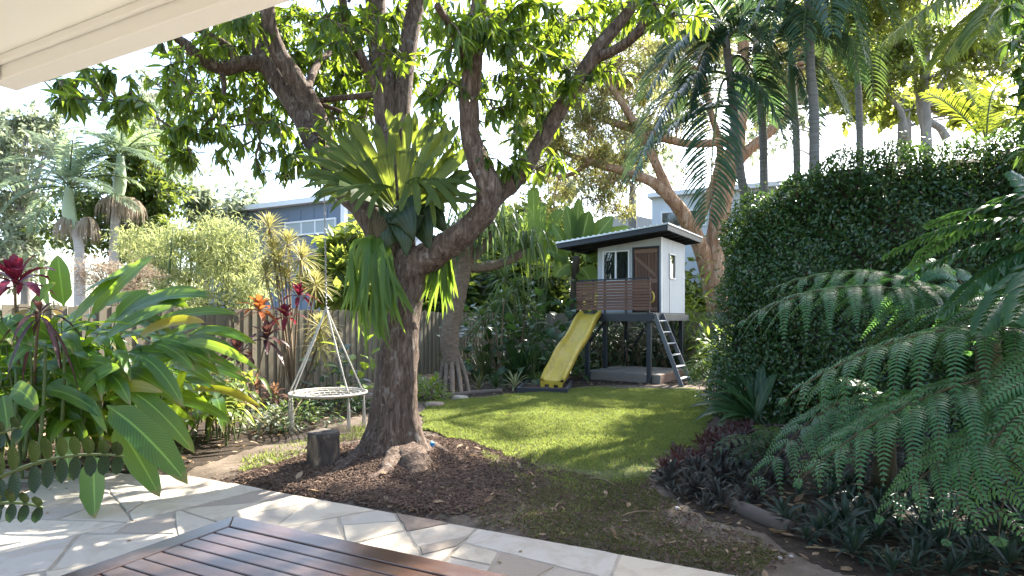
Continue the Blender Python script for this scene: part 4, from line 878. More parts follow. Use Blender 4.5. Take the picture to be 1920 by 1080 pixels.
# bark pit below the slide
pit = thing('sandpit_border', 'low black timber box filled with bark at the foot of the yellow slide', 'border', GP(1015, 737))
c0 = GP(968, 738); c1 = GP(1064, 740); e = c1 - c0; e[2] = 0; Lx = np.linalg.norm(e); ang = math.atan2(e[1], e[0]); MP = Matrix.Translation((c0[0], c0[1], 0)) @ Matrix.Rotation(ang, 4, 'Z'); Ly = 1.6
for lo, hi in (((0, 0, -.04), (Lx, .05, .12)), ((0, Ly - .05, -.04), (Lx, Ly, .12)), ((0, .051, -.04), (.05, Ly - .051, .119)), ((Lx - .05, .051, -.04), (Lx, Ly - .051, .119))):
    b = MB(); b.box(lo, hi, MP); b.build('timber', M_black, pit, False, .006)
b = MB(); nx, ny = 14, 18; V = [xf(MP, [(.05 + (Lx - .1) * i / nx, .05 + (Ly - .1) * j / ny, .06 + .035 * mnoise.noise(Vector((i * .6, j * .6, 2))))])[0] for j in range(ny + 1) for i in range(nx + 1)]
b.add(V, [[j * (nx + 1) + i, j * (nx + 1) + i + 1, (j + 1) * (nx + 1) + i + 1, (j + 1) * (nx + 1) + i] for j in range(ny) for i in range(nx)]); b.build('bark_fill', M_mulch, pit)
# garden edging
M_log = woodmat('edging_log', (.05, .04, .032), (.12, .10, .082), 'x', .9, 18, .4)
for i, (pts, r_, lb) in enumerate((([(795, 752), (830, 748), (870, 742), (905, 738), (940, 735)], .055, 'curved grey log edging between lawn and the pandanus bed'), ([(1105, 729), (1180, 731), (1250, 732), (1330, 735)], .035, 'dark low edging strip along the lawn in front of the playhouse'), ([(1365, 950), (1420, 975), (1480, 1000)], .06, 'weathered timber edging half buried under the fern fronds'))):
    q = [GP(a, b_) + [0, 0, r_ * .5] for a, b_ in pts]; t = thing('garden_edging', lb, 'edging', q[len(q) // 2] * np.array([1, 1, 0])); mb = MB(); tube(mb, catmull(q, 24), r_, 10, 0, .15, 6); mb.build('log', M_log, t)
# stepping stones beside the log edging
for a, b_, r_, lb in ((815, 762, .20, 'flat pale rock at the left end of the log edging'), (862, 750, .14, 'small flat grey rock beside the pandanus prop roots')):
    c = GP(a, b_); t = thing('garden_rock', lb, 'rock', c); mb = MB(); n = 16; th = np.linspace(0, 6.283, n, endpoint=False); V = []
    for k, z in ((1, -.03), (1.0, .03), (.8, .07)): V += [c + [r_ * k * (1 + .2 * math.sin(a_ * 2 + a) + .1 * math.sin(a_ * 5)) * math.cos(a_), r_ * .7 * k * (1 + .15 * math.sin(a_ * 3)) * math.sin(a_), z + .01 * math.sin(3 * a_)] for a_ in th]
    mb.add(V, [[j * n + i, j * n + (i + 1) % n, (j + 1) * n + (i + 1) % n, (j + 1) * n + i] for j in range(2) for i in range(n)] + [[2 * n + i for i in range(n)]]); mb.build('stone', M_stone, t, False, .02)
# ================================================================== SLATTED OUTDOOR TABLE
M_tab = woodmat('table_timber', (.022, .014, .012), (.075, .038, .026), 'x', .25, 24, .3, .5, (.095, .085, .085))
M_tab2 = woodmat('table_end_timber', (.022, .014, .012), (.075, .038, .026), 'y', .25, 24, .3, .5, (.095, .085, .085))
TU, TV, TZ, TLn, TW = -1.97, 1.556, .74, 2.5, 1.06
tb_ = thing('outdoor_table', 'slatted dark timber outdoor table on the stone patio at the bottom of the view', 'table', UV(TU + TLn / 2, TV - TW / 2), None, -HA)
MT = Matrix.Translation(UV(TU, TV - TW, 0)) @ Matrix.Rotation(-HA, 4, 'Z')
def tbx(name, lo, hi, m, bev=.003):
    b = MB(); h = (np.array(lo) + np.array(hi)) / 2; b.box(np.array(lo) - h, np.array(hi) - h); return link_b(b, name, m, MT @ Matrix.Translation(h), bev)
def link_b(b, name, m, M, bev):
    o = link(name, b.mesh(name, m, False), tb_, M); x = o.modifiers.new('bevel', 'BEVEL'); x.width = bev; x.segments = 2; return o
fw = .085
def mitre(name, pts, m):
    b = MB(); h = np.array([np.mean([p[0] for p in pts]), np.mean([p[1] for p in pts]), TZ - .014]); V = [(p[0] - h[0], p[1] - h[1], z) for z in (-.014, .014) for p in pts]
    b.add(V, [[3, 2, 1, 0], [4, 5, 6, 7], [0, 1, 5, 4], [1, 2, 6, 5], [2, 3, 7, 6], [3, 0, 4, 7]]); link_b(b, name, m, MT @ Matrix.Translation(h), .003)
g = .0015
mitre('end_board', [(0, 0 + g), (fw - g, fw), (fw - g, TW - fw), (0, TW - g)], M_tab2); mitre('end_board', [(TLn - fw, fw), (TLn, g), (TLn, TW - g), (TLn - fw, TW - fw)], M_tab2)
mitre('side_board', [(g, 0), (TLn - g, 0), (TLn - fw, fw - g), (fw, fw - g)], M_tab); mitre('side_board', [(fw, TW - fw + g), (TLn - fw, TW - fw + g), (TLn - g, TW), (g, TW)], M_tab)
ns = 14; wd = (TW - 2 * fw - .006) / ns
for k in range(ns): a = fw + .006 + k * wd; tbx('slat', (fw + .003, a, TZ - .0275), (TLn - fw - .003, a + wd - .006, TZ - .002 + (k % 3) * .0004), M_tab)
for a in (.35, 1.2, 2.1): tbx('cross_bar', (a, .03, TZ - .07), (a + .06, TW - .03, TZ - .029), M_tab2)
for x in (.05, TLn - .12):
    for y in (.05, TW - .12): tbx('leg', (x, y, 0), (x + .07, y + .07, TZ - .0705), M_tab2)
for y in (.06, TW - .085): tbx('apron', (.121, y, TZ - .14), (TLn - .121, y + .025, TZ - .071), M_tab)
# ================================================================== PLANTS OF THE LEFT AND BACK BEDS
M_ging = leafmat('ginger_leaf', (.018, .058, .008), (.050, .125, .014), .45, (.50, .72, .03), .28, (.18, .30, .05), 170, None, (.35, .20, .03), tips=True, spec=.45)
M_stem = leafmat('green_stem', (.06, .10, .03), (.12, .15, .05), .1, None, .5)
M_dry = leafmat('dry_stem', (.16, .11, .065), (.30, .23, .14), .1, None, .8)
M_red = leafmat('red_cordyline', (.09, .008, .018), (.16, .02, .035), .36, (.34, .03, .06), .35, (.2, .03, .05), 60)
M_bronze = leafmat('bronze_cordyline', (.034, .016, .018), (.075, .036, .030), .28, (.20, .075, .05), .4, (.16, .06, .06), 50)
M_orange = leafmat('orange_cordyline', (.20, .055, .02), (.26, .09, .03), .45, (.70, .22, .04), .4, (.2, .03, .04), 50)
def armat(nm, a, b, **k): return leafmat(nm, a, b, **k)
# --- big ginger clump, foreground left: hand placed leaves (base px, tip px, distances, width, arch)
gg = thing('ginger_clump', 'large clump of broad glossy green ginger leaves at the left of the stone patio', 'plant', GP(150, 870))
def hero(parent, nm, m, x0, y0, D0, x1, y1, D1, w, arch=.15, up=(0, -.5, .85), prof='banana', fold=.25, wave=.018, n=16, twist=0, side=0, nf=4):
    a, b = P(x0, y0, D0), P(x1, y1, D1); L = np.linalg.norm(b - a); c = (a + b) / 2 + np.array([0, 0, arch * L]) + np.array([side * L, 0, 0])
    mb = MB(); blade(mb, bez(a, c, b, n), w, prof, up, fold, wave, .05, 0, twist, ph=random.uniform(0, 6), nfreq=nf); return mb.build(nm, m, parent)
HL = [ # upright and arching leaves on the left
 (165, 600, 5.6, 292, 478, 5.4, .17, .10, (.3, -.8, .5)), (130, 610, 5.5, 252, 492, 5.3, .15, .06, (.2, -.8, .6)), (120, 575, 5.6, 108, 478, 5.6, .22, 0, (.2, -1, .1)), (95, 580, 5.6, 78, 485, 5.6, .20, 0, (-.6, -.8, .1)),
 (150, 555, 5.5, 235, 515, 5.3, .13, .08, (.1, -.6, .8)), (55, 590, 5.2, 105, 530, 5.1, .14, .12, (0, -.9, .5)), (205, 610, 5.7, 408, 560, 5.4, .17, .22, (.1, -.7, .7)), (225, 625, 5.6, 395, 545, 5.5, .15, .10, (.1, -.8, .6)), (190, 640, 5.5, 330, 575, 5.3, .16, .12, (.1, -.8, .6)),
 (215, 600, 5.7, 280, 545, 5.8, .17, .15, (0, -.9, .5)), (250, 640, 5.6, 385, 605, 5.3, .15, .18, (.1, -.8, .6)), (290, 650, 5.6, 380, 612, 5.2, .13, .12, (.2, -.8, .6)), (300, 690, 5.8, 455, 705, 5.6, .13, .32, (.1, -.6, .8)), (290, 670, 5.8, 420, 680, 5.5, .13, .25, (.1, -.6, .8)),
 (330, 700, 6.0, 470, 720, 5.8, .12, .22, (.1, -.6, .8)), (310, 720, 6, 465, 760, 5.8, .12, .24, (.1, -.6, .8)), (15, 600, 5.0, 60, 650, 4.9, .16, .35, (.1, -.8, .6)), (62, 650, 5.0, 15, 690, 4.9, .15, .3, (-.1, -.8, .6)), (60, 580, 5.4, 10, 640, 5.2, .16, .3, (-.2, -.8, .6)),
 (200, 760, 4.9, 352, 908, 4.5, .27, .10, (.35, -.75, .55)), (215, 790, 4.9, 300, 932, 4.5, .22, .06, (.2, -.8, .5)), (175, 855, 4.7, 178, 972, 4.4, .22, .10, (.1, -1, .2)), (240, 730, 5.1, 365, 850, 4.9, .19, .14, (.3, -.7, .6)), (255, 740, 5.2, 330, 860, 5.0, .15, .16, (.2, -.7, .6)),
 (150, 740, 5.2, 225, 690, 5.0, .17, .2, (0, -.9, .5)), (190, 700, 5.3, 245, 760, 5.0, .16, .3, (.1, -.9, .4)), (245, 690, 5.3, 195, 740, 5.1, .15, .3, (-.1, -.9, .4)), (20, 730, 4.8, 70, 770, 4.7, .18, .3, (.1, -.9, .4)), (5, 740, 4.8, 15, 810, 4.7, .15, .2, (.1, -.9, .4)),
 (100, 640, 5.3, 40, 600, 5.1, .16, .2, (-.1, -.9, .4)), (255, 700, 5.4, 420, 640, 5.4, .14, .10, (.1, -.8, .6)), (270, 615, 5.9, 450, 590, 5.8, .15, .16, (.1, -.7, .7)), (230, 590, 6.0, 370, 540, 6.0, .15, .14, (.1, -.8, .6)), (180, 580, 6, 290, 560, 5.9, .15, .2, (.1, -.8, .6)), (300, 760, 5.7, 440, 800, 5.5, .12, .25, (.2, -.7, .7)), (120, 820, 4.9, 130, 900, 4.7, .17, .2, (.1, -1, .2))]
for q in HL: hero(gg, 'leaf', M_ging, *q[:6], q[6] * .86, *q[7:])
for k in range(74):                                  # more arching leaves at every height between the hand placed ones
    x, y = (RNG.uniform(-30, 300), RNG.uniform(590, 790)) if k < 46 else (RNG.uniform(60, 360), RNG.uniform(620, 760)); D = RNG.uniform(5.2, 6.3); a = RNG.normal(.5, .9); L = RNG.uniform(90, 170)
    hero(gg, 'leaf', M_ging, x, y, D, x + math.cos(a) * L, y + math.sin(a) * L * .6 + 12, D - RNG.uniform(.05, .45), RNG.uniform(.08, .13), RNG.uniform(.12, .38), (RNG.normal(0, .3), -.7, .7), 'banana', .28, .022, 14, RNG.normal(0, .5))
# filling canes: each a cane with two ranks of leaves
def cane(parent, base, tip, nl, L, W, m, ms, r=.011, drop=.5, prof='banana', az0=None, up0=.25, store=None):
    p = bez(base, (np.asarray(base) * .5 + np.asarray(tip) * .5) + np.array([0, 0, .18]), tip, 14); mb = MB(); tube(mb, p, [r * 1.3, r, r * .5], 6, cap=False); mb.build('stem', ms, parent)
    az = RNG.uniform(0, 6.28) if az0 is None else az0
    for k in range(nl):
        s = .35 + .65 * (k + RNG.uniform(0, .6)) / nl; q = p[min(13, int(s * 13))]; a = az + (k % 2) * math.pi + RNG.normal(0, .45)
        d = np.array([math.cos(a), math.sin(a), 0]); l_ = L * RNG.uniform(.75, 1.15) * (1 - .25 * (s > .93))
        e = q + d * l_ * .85 + np.array([0, 0, l_ * (.25 - drop * RNG.uniform(.4, 1.3))]); c = q + d * l_ * .4 + np.array([0, 0, l_ * up0 * RNG.uniform(.7, 1.6)])
        mb = MB(); blade(mb, bez(q, c, e, 10), W * RNG.uniform(.8, 1.2), prof, (0, 0, 1), .28, .02, .04, 0, RNG.normal(0, .3), ph=RNG.uniform(0, 6), nfreq=3)
        if store is None: mb.build('leaf', m, parent)
        else: store.append((mb, (q + e) / 2, l_))
gst = []
for k in range(58):
    px = RNG.uniform(-90, 350); D = RNG.uniform(5.5, 7.2) + max(0, (px - 200) * .004)
    b = np.array([(px - CX) / F * D, D, 0]); b[2] = float(hgt(b[0], b[1])); h = RNG.uniform(1.0, 1.75) * (1 - max(0, px - 150) / 600)
    t = b + np.array([RNG.normal(.18, .3), RNG.normal(-.25, .25), h]); cane(gg, b, t, 9, .58, .105, M_ging, M_stem, store=gst)
def size_in_view(o):
    _, q, l_ = o; x = q[0] / max(q[1], .5) * F + CX; return -(l_ / q[1]) if -40 < x < 1960 else 0
gst.sort(key=size_in_view)
for q in gst[:180]: q[0].build('leaf', M_ging, gg)
mb = MB()
for q in gst[180:]: mb.add(q[0].v[0], q[0].f[0], q[0].uv[0])
mb.build('leaves', M_ging, gg)['kind'] = 'stuff'
for a in ((70, 860, 85, 650, 5.2), (110, 850, 120, 640, 5.3), (20, 860, 30, 690, 5.1), (190, 840, 180, 700, 5.3), (45, 850, 60, 660, 5.4)):
    mb = MB(); tube(mb, bez(P(a[0], a[1] + 12, a[4]), P((a[0] + a[2]) / 2 + 8, (a[1] + a[3]) / 2, a[4]), P(a[2], a[3], a[4]), 10), [.018, .014, .012], 8); mb.build('stem', M_stem, gg)
# smaller shell ginger with streaked leaves further along the bed
g2 = thing('shell_ginger', 'lower clump of narrow yellow streaked ginger leaves between big ginger and swing', 'plant', GP(400, 815))
M_ging2 = leafmat('streaked_leaf', (.06, .11, .02), (.13, .17, .035), .42, (.5, .55, .06), .35, (.3, .3, .08), 70, None, (.40, .22, .04))
for k in range(34):
    px = RNG.uniform(320, 462); py = RNG.uniform(800, 838); b = GP(px, py); h = RNG.uniform(.45, 1.0); cane(g2, b, b + np.array([RNG.normal(.1, .18), RNG.normal(-.2, .15), h]), 6, .34, .065, M_ging2, M_stem, .007, .7)
# --- rosettes on stems: cordylines and dracaenas
def rosette(c, axis, n, L, W, droop, prof='lance', spread=(.15, 1.5), fold=.3, nseg=6, jit=.12):
    """n leaves round an axis, young ones upright, old ones hanging"""
    mbs = []; axis = nz(axis); a1 = nz(np.cross(axis, [.2, .9, .3])); a2 = np.cross(axis, a1)
    for k in range(n):
        s = (k + .5) / n; th = k * 2.39996 + RNG.normal(0, jit); el = spread[0] + (spread[1] - spread[0]) * s; d = axis * math.cos(el) + (a1 * math.cos(th) + a2 * math.sin(th)) * math.sin(el)
        l_ = L * RNG.uniform(.8, 1.1) * (.75 + .5 * math.sin(s * 2.6)); q = c - axis * s * L * .18; e = q + d * l_ + np.array([0, 0, -droop * l_ * (.3 + s)]); m_ = q + d * l_ * .55 + np.array([0, 0, .05 * l_])
        mb = MB(); blade(mb, bez(q, m_, e, nseg), W * RNG.uniform(.85, 1.1), prof, axis * .4 + np.array([0, 0, 1.0]), fold, .01, .03); mbs.append(mb)
    return mbs
def merged(mbs):
    o = MB()
    for m in mbs: o.add(m.v[0], m.f[0], m.uv[0])
    return o
def headplant(nm, label, cat, base, heads, m, ms, n, L, W, droop, prof='lance', r=.014, group=None, parts=True, spread=(.15, 1.6), mm=None):
    t = thing(nm, label, cat, base, group)
    for i, (h, ax) in enumerate(heads):
        h = np.asarray(h); mid = np.asarray(base) * .5 + h * .5 + np.array([RNG.normal(0, .06), RNG.normal(0, .06), 0]); mb = MB(); tube(mb, bez(base, mid, h, 12), [r * 1.2, r * .8], 7, 0, .1, 20); mb.build('stem', ms, t)
        rs_ = rosette(h, np.asarray(ax, float), n, L, W, droop, prof, spread); M_ = (mm or {}).get(i, m)
        if parts:
            for q in rs_: q.build('leaf', M_, t)
        else: merged(rs_).build('leaf_head', M_, t)
    return t
headplant('cordyline', 'tall dark red cordyline above the ginger at the left edge', 'plant', GP(62, 850), [(P(28, 525, 5.2), (-.1, -.3, 1))], M_red, M_dry, 22, .34, .085, .5, 'ell')
headplant('cordyline', 'thin cordyline with hanging dark purple brown leaves in front of the ginger stems', 'plant', GP(82, 862), [(P(75, 585, 5.0), (0, -.1, 1))], M_bronze, M_dry, 14, .30, .05, 1.1, 'lance', spread=(.4, 2.4))
D_ = 9.9
headplant('cordyline', 'bronze cordyline with glowing orange top leaves in front of the timber fence', 'plant', P(478, 735, D_) * [1, 1, 0], [(P(487, 580, D_), (0, -.2, 1)), (P(500, 632, D_ - .2), (.3, -.2, 1)), (P(445, 660, D_), (-.3, -.2, 1))], M_bronze, M_dry, 18, .38, .10, .5, 'ell', mm={0: M_orange})
headplant('cordyline', 'red leaved cordyline beside the yellow dracaena heads above the fence', 'plant', P(520, 735, 10.3) * [1, 1, 0], [(P(560, 552, 10.3), (.1, -.2, 1)), (P(535, 592, 10.2), (-.2, -.2, 1))], M_red, M_dry, 16, .32, .08, .5, 'ell')
M_pinky = leafmat('pink_cordyline', (.14, .06, .05), (.20, .12, .07), .4, (.6, .35, .15), .4, (.45, .2, .2), 40)
headplant('cordyline', 'low cordyline with yellow centre and pink edged leaves near the fence foot', 'plant', GP(475, 770), [(P(480, 725, 9.4), (0, -.2, 1)), (P(515, 740, 9.5), (.2, -.2, 1))], M_pinky, M_dry, 18, .34, .06, .6, 'lance')
M_song = leafmat('yellow_dracaena', (.16, .16, .045), (.24, .22, .07), .35, (.55, .52, .16), .45, None, 0, None, None, (.42, .37, .15))
DR = [(505, 425, 10.9), (522, 492, 10.7), (566, 482, 10.7), (592, 532, 10.6), (498, 512, 10.8), (601, 612, 10.4), (540, 455, 10.9), (512, 470, 10.9), (602, 648, 10.4), (535, 520, 10.8)]
headplant('dracaena', 'pale yellow variegated dracaena with spiky round heads rising over the fence', 'plant', P(550, 738, 10.6) * [1, 1, 0], [(P(*q), (RNG.normal(0, .3), -.3, 1)) for q in DR], M_song, M_dry, 78, .38, .030, .25, 'strap', .018, None, False, (.1, 2.1))
# --- low plants under the swing and along the fence
M_low = leafmat('low_green', (.035, .075, .02), (.075, .12, .03), .4, (.3, .42, .07), .45, (.15, .2, .06)); M_pale = leafmat('silver_leaf', (.14, .16, .12), (.26, .28, .22), .3, None, .5); M_lime = leafmat('lime_leaf', (.07, .13, .015), (.14, .20, .03), .45, (.45, .6, .05), .4, (.25, .3, .05)); M_dkg = leafmat('dark_green_leaf', (.012, .034, .012), (.028, .058, .018), .25, (.12, .22, .03), .35, (.06, .10, .04), 40)
def bush(nm, label, cat, base, rad, h, n, geos, m, group=None, parts=0, stemm=None, out=.8):
    t = thing(nm, label, cat, base, group); q = nz(RNG.normal(size=(n, 3))) * RNG.uniform(.35, 1, (n, 1)) ** .5; q[:, 2] = np.abs(q[:, 2]); q = q * np.array([rad, rad, h]) * (1 + .25 * np.sin(q[:, :1] * 9))
    pos = np.asarray(base) + q; d = nz(q / np.array([rad, rad, h]) * out + rdir(n) * .7 + [0, 0, .1]); up = nz(rdir(n, 0, 1) * .5 + [0, -.15, 1]); leaves(t, geos, pos, frames(d, up), RNG.uniform(.7, 1.2, n), m, parts)
    mb = MB()
    for k in range(min(14, n)): tube(mb, bez(base, np.asarray(base) + q[k] * [.3, .3, .7], pos[k], 5), [.008, .004], 5, cap=False)
    mb.build('stems', stemm or M_dry, t); return t
lg = [leaf_geo(.11, .035, 'lance', 4, .5), leaf_geo(.09, .04, 'ell', 4, .8)]
bush('low_shrub', 'low mixed green and silver shrub on the soil under the rope swing', 'shrub', GP(545, 797), .55, .38, 420, lg, M_low, 'low shrubs in the fence bed', 120); bush('silver_shrub', 'silvery pale leaved shrub in front of the ginger bed edge near the swing', 'shrub', GP(505, 806), .42, .28, 260, lg, M_pale, None, 90)
bush('low_shrub', 'dark green low shrub behind the swing tassels at the fence foot', 'shrub', GP(640, 772), .7, .35, 380, lg, M_dkg, 'low shrubs in the fence bed', 60)
bush('croton_bush', 'rounded bright lime green bush at the right of the mango trunk by the log edging', 'shrub', GP(808, 750), .33, .42, 300, [leaf_geo(.13, .04, 'lance', 4, .6)], M_lime, None, 160)
bl = [leaf_geo(.34, .13, 'ell', 6, .7, .2, .02, .2), leaf_geo(.30, .15, 'heart', 6, .9, .15, .02, .25)]
bush('broadleaf_plant', 'broad lime leaved plant behind the right side of the rope swing', 'plant', P(672, 745, 9.6) * [1, 1, 0], .45, .95, 40, bl, M_lime, None, 40, M_stem); bush('broadleaf_plant', 'dark broad leaved plant between swing ropes and timber fence', 'plant', P(632, 742, 10.6) * [1, 1, 0], .5, .8, 46, bl, M_dkg, None, 46, M_stem)
def strapplant(nm, label, cat, base, n, L, W, droop, m, group=None, spread=(.15, 1.3), prof='strap', parts=True, nseg=9):
    t = thing(nm, label, cat, base, group); rs_ = rosette(np.asarray(base) + [0, 0, .05], np.array([0, 0, 1.0]), n, L, W, droop, prof, spread, nseg=nseg)
    if parts:
        for q in rs_: q.build('leaf', m, t)
    else: merged(rs_).build('leaves', m, t)
    return t
M_cream = leafmat('cream_strap', (.22, .22, .13), (.34, .33, .22), .3, None, .45, None, 0, None, None, (.06, .12, .03)); M_olive = leafmat('olive_strap', (.06, .08, .03), (.12, .13, .05), .35, (.3, .35, .1), .5)
strapplant('spider_plant', 'cream striped strappy plant in the bed just right of the mango trunk', 'plant', GP(795, 742) , 26, .55, .045, .5, M_cream); strapplant('strap_plant', 'white edged strappy plant at the lawn edge left of the bark pit', 'plant', GP(965, 728), 24, .5, .05, .45, M_cream)
strapplant('strap_plant', 'small olive strappy plant right of the pandanus roots', 'plant', GP(898, 732), 24, .5, .03, .5, M_olive); strapplant('strap_plant', 'yellowish strappy plant in front of the dark back fence', 'plant', GP(1010, 722), 20, .45, .04, .5, M_low)
strapplant('spiky_plant', 'dark spiky rosette at the lawn edge left of the pale strappy plant', 'plant', GP(930, 730), 26, .42, .035, .35, M_dkg)
# --- pandanus with prop roots
M_pand = leafmat('pandanus_leaf', (.035, .075, .03), (.08, .12, .045), .35, (.28, .40, .10), .38, (.14, .2, .09)); M_pbark = barkmat('pandanus_bark', (.10, .07, .05), (.18, .135, .10), (.28, .22, .17), (10, 10, 26), .9)
pd = thing('pandanus', 'pandanus with rough trunk on stilt roots and long drooping strap leaves', 'tree', GP(850, 735)); mb = MB(); DP_ = 12.3
tube(mb, catmull([P(846, 690, DP_), P(843, 640, DP_), P(850, 590, DP_), P(862, 540, DP_), P(872, 490, DP_), P(880, 450, DP_)], 26), [.17, .19, .19, .17, .15, .12], 16, 0, .16, 12); mb.build('trunk', M_pbark, pd)
for x, y, xt in ((835, 742, 840), (849, 745, 846), (865, 742, 850), (880, 738, 852), (824, 736, 838), (858, 734, 848)):
    mb = MB(); b = GP(x, y); tube(mb, bez(b - [0, 0, .05], P((x + xt) / 2 + (x - xt) * .25, 690, DP_), P(xt, 655, DP_), 10), [.045, .05, .055], 9, 0, .1, 14); mb.build('prop_root', M_pbark, pd)
for hx, hy, hd, n, L in ((882, 440, 12.2, 52, 1.5), (930, 430, 12.4, 40, 1.35), (850, 470, 12.3, 30, 1.1), (985, 470, 12.8, 34, 1.2)):
    h = P(hx, hy, hd); mb = MB(); tube(mb, bez(P(872, 500, DP_), P((872 + hx) / 2, hy + 40, hd), h, 8), [.11, .08], 10, 0, .15, 12); mb.build('branch', M_pbark, pd)
    for k in range(n):
        s = k / n; th = k * 2.39996; el = .25 + 1.25 * s; l_ = L * RNG.uniform(.75, 1.15); d = np.array([math.cos(th) * math.sin(el), math.sin(th) * math.sin(el), math.cos(el)]); bend = RNG.uniform(.3, .55); q = h + d * l_ * bend
        e = q + np.array([d[0] * .3, d[1] * .3, -1.0]) * l_ * (1 - bend) * RNG.uniform(.8, 1.25); mb = MB(); blade(mb, catmull([h, h + d * l_ * bend * .55 + [0, 0, .06], q, q * .45 + e * .55 + np.array([d[0], d[1], 0]) * .10, e], 16), .055, 'strap', (0, 0, 1), .5, 0); mb.build('leaf', M_pand, pd)
# --- shaded tropical planting along the back fence: each its own plant
M_phil = leafmat('philodendron_leaf', (.012, .038, .012), (.030, .066, .02), .3, (.16, .30, .04), .3, (.08, .13, .05), 45); M_lit = leafmat('sunlit_broadleaf', (.06, .12, .02), (.11, .17, .035), .45, (.45, .58, .07), .35, (.22, .28, .08), 70)
hb = [leaf_geo(.42, .26, 'heart', 7, .9, .18, .03, .35), leaf_geo(.5, .24, 'heart', 7, 1.1, .15, .03, .3), leaf_geo(.36, .24, 'heart', 7, .5, .2, .03, .35)]
for i, (x, y, D, rd, h, n, lb) in enumerate(((1000, 720, 13.6, .7, 1.7, 60, 'dark heart leaved philodendron left of the slide'), (1050, 715, 14.6, .8, 2.0, 70, 'tall dark philodendron between the slide and the fence'), (930, 715, 15.2, .9, 1.5, 60, 'dark broad leaved plant behind the pandanus roots'), (1080, 700, 15.8, .8, 2.4, 60, 'deep green big leaved plant at the left end of the playhouse railing'), (985, 700, 16.5, 1.0, 2.3, 70, 'large leaved shrub in front of the shaded back fence'), (888, 715, 14.8, .8, 1.5, 60, 'dark broad leaved plant just right of the pandanus trunk'), (918, 700, 16.2, .9, 1.9, 60, 'dark leafy plant against the corner of the fences'), (955, 705, 15.2, .8, 1.6, 60, 'dark heart leaved plant below the slender dracaenas'))):
    bush('philodendron', lb, 'plant', P(x, y, D) * [1, 1, 0], rd, h, n, hb, M_phil, 'philodendrons along the back fence', n, M_stem)
for x, y, n, L, W, m, lb in ((975, 715, 26, 1.15, .16, M_dkg, 'bird nest fern with upright wavy dark fronds near the slide foot'), (1035, 700, 18, .9, .12, M_dkg, 'dark upright rosette directly left of the yellow slide'), (905, 705, 26, 1.2, .05, M_olive, 'grassy olive clump beneath the pandanus crown'), (1010, 690, 20, 1.0, .13, M_phil, 'shaded glossy rosette at the foot of the philodendrons')):
    strapplant('birdnest_fern', lb, 'fern', GP(x, y) if y > 705 else P(x, y, 14.5) * [1, 1, 0], n, L, W, .3, m, None, (.1, .95), 'lance')
# slim dracaenas behind the pandanus
for x, D, hs, lb in ((935, 14.5, [(925, 585), (945, 560), (905, 600)], 'slender green dracaena with starry heads right of the pandanus trunk'), (960, 15.5, [(965, 540), (985, 570), (945, 520)], 'tall green dracaena with narrow heads before the banana leaves')):
    headplant('dracaena', lb, 'plant', P(x, 700, D) * [1, 1, 0], [(P(a, b, D), (RNG.normal(0, .2), -.3, 1)) for a, b in hs], M_low, M_dry, 40, .62, .04, .55, 'strap', .025, None, False, (.1, 2.0))
# banana / bird of paradise with paddle leaves
M_ban = leafmat('banana_leaf', (.045, .095, .02), (.09, .15, .035), .45, (.42, .55, .10), .32, (.24, .3, .10), 160)
bn = thing('banana_plant', 'giant banana like plant with upright paddle leaves left of the playhouse roof', 'plant', P(1075, 690, 16.6) * [1, 1, 0]); mb = MB(); tube(mb, catmull([P(1072, 700, 16.6), P(1076, 600, 16.6), P(1080, 480, 16.6)], 14), [.17, .16, .10], 14, 0, .08, 4); mb.build('trunk', barkmat('banana_stem', (.03, .022, .016), (.07, .055, .035), (.12, .10, .06), (6, 6, 2), .5), bn)
for a in ((1080, 485, 1062, 385, .35, 0, (.2, -1, .2)), (1082, 485, 1105, 395, .42, .02, (-.1, -1, .2)), (1084, 490, 1150, 405, .45, .05, (-.4, -.9, .3)), (1085, 495, 1180, 425, .4, .12, (-.5, -.8, .6)), (1078, 490, 1035, 420, .32, .02, (.4, -.9, .3)), (1078, 500, 1040, 520, .42, .45, (.1, -.9, .3)), (1084, 500, 1118, 560, .5, .4, (0, -1, .2)), (1080, 480, 1085, 370, .3, 0, (0, -1, .1)), (1084, 500, 1150, 480, .45, .3, (-.3, -.8, .6)), (1077, 505, 1022, 470, .36, .25, (.2, -.9, .5))):
    mb = MB(); p0, p1 = P(a[0], a[1], 16.6), P(a[2], a[3], 16.3); L = np.linalg.norm(p1 - p0); blade(mb, bez(p0, (p0 + p1) / 2 + [0, 0, a[5] * L], p1, 20), a[4] * 1.25, 'banana', a[6], .22, .012, .22, nfreq=7); mb.build('leaf', M_ban, bn)
for i, (x, D, pts, lb) in enumerate(((1005, 17.0, [(1000, 370), (1020, 395), (975, 400), (1035, 430), (960, 430), (1000, 440)], 'tall pale green heliconia clump above the back fence'), (1130, 18.5, [(1125, 420), (1160, 440), (1100, 430), (1185, 470), (1140, 455)], 'sunlit heliconia behind the playhouse roof'))):
    t = thing('heliconia_clump', lb, 'plant', P(x, 700, D) * [1, 1, 0])
    for a, b in pts * 2:
        a += RNG.normal(0, 14); b += RNG.normal(0, 12); p0 = P(x + (a - x) * .35, 640, D); k = P(x + (a - x) * .7, 520, D + RNG.normal(0, .3)); p1 = P(a, b, D + RNG.normal(0, .5))
        mb = MB(); tube(mb, bez(p0, (p0 + k) / 2, k, 6), [.03, .015], 6, cap=False); mb.build('stem', M_stem, t); mb = MB(); e = p1 + np.array([(a - x) / F * D * .5, 0, -.15]); blade(mb, bez(k, p1 + [0, 0, .2], e, 14), .34, 'banana', (0, -.8, .5), .25, .015, .15, nfreq=6); mb.build('leaf', M_lit, t)
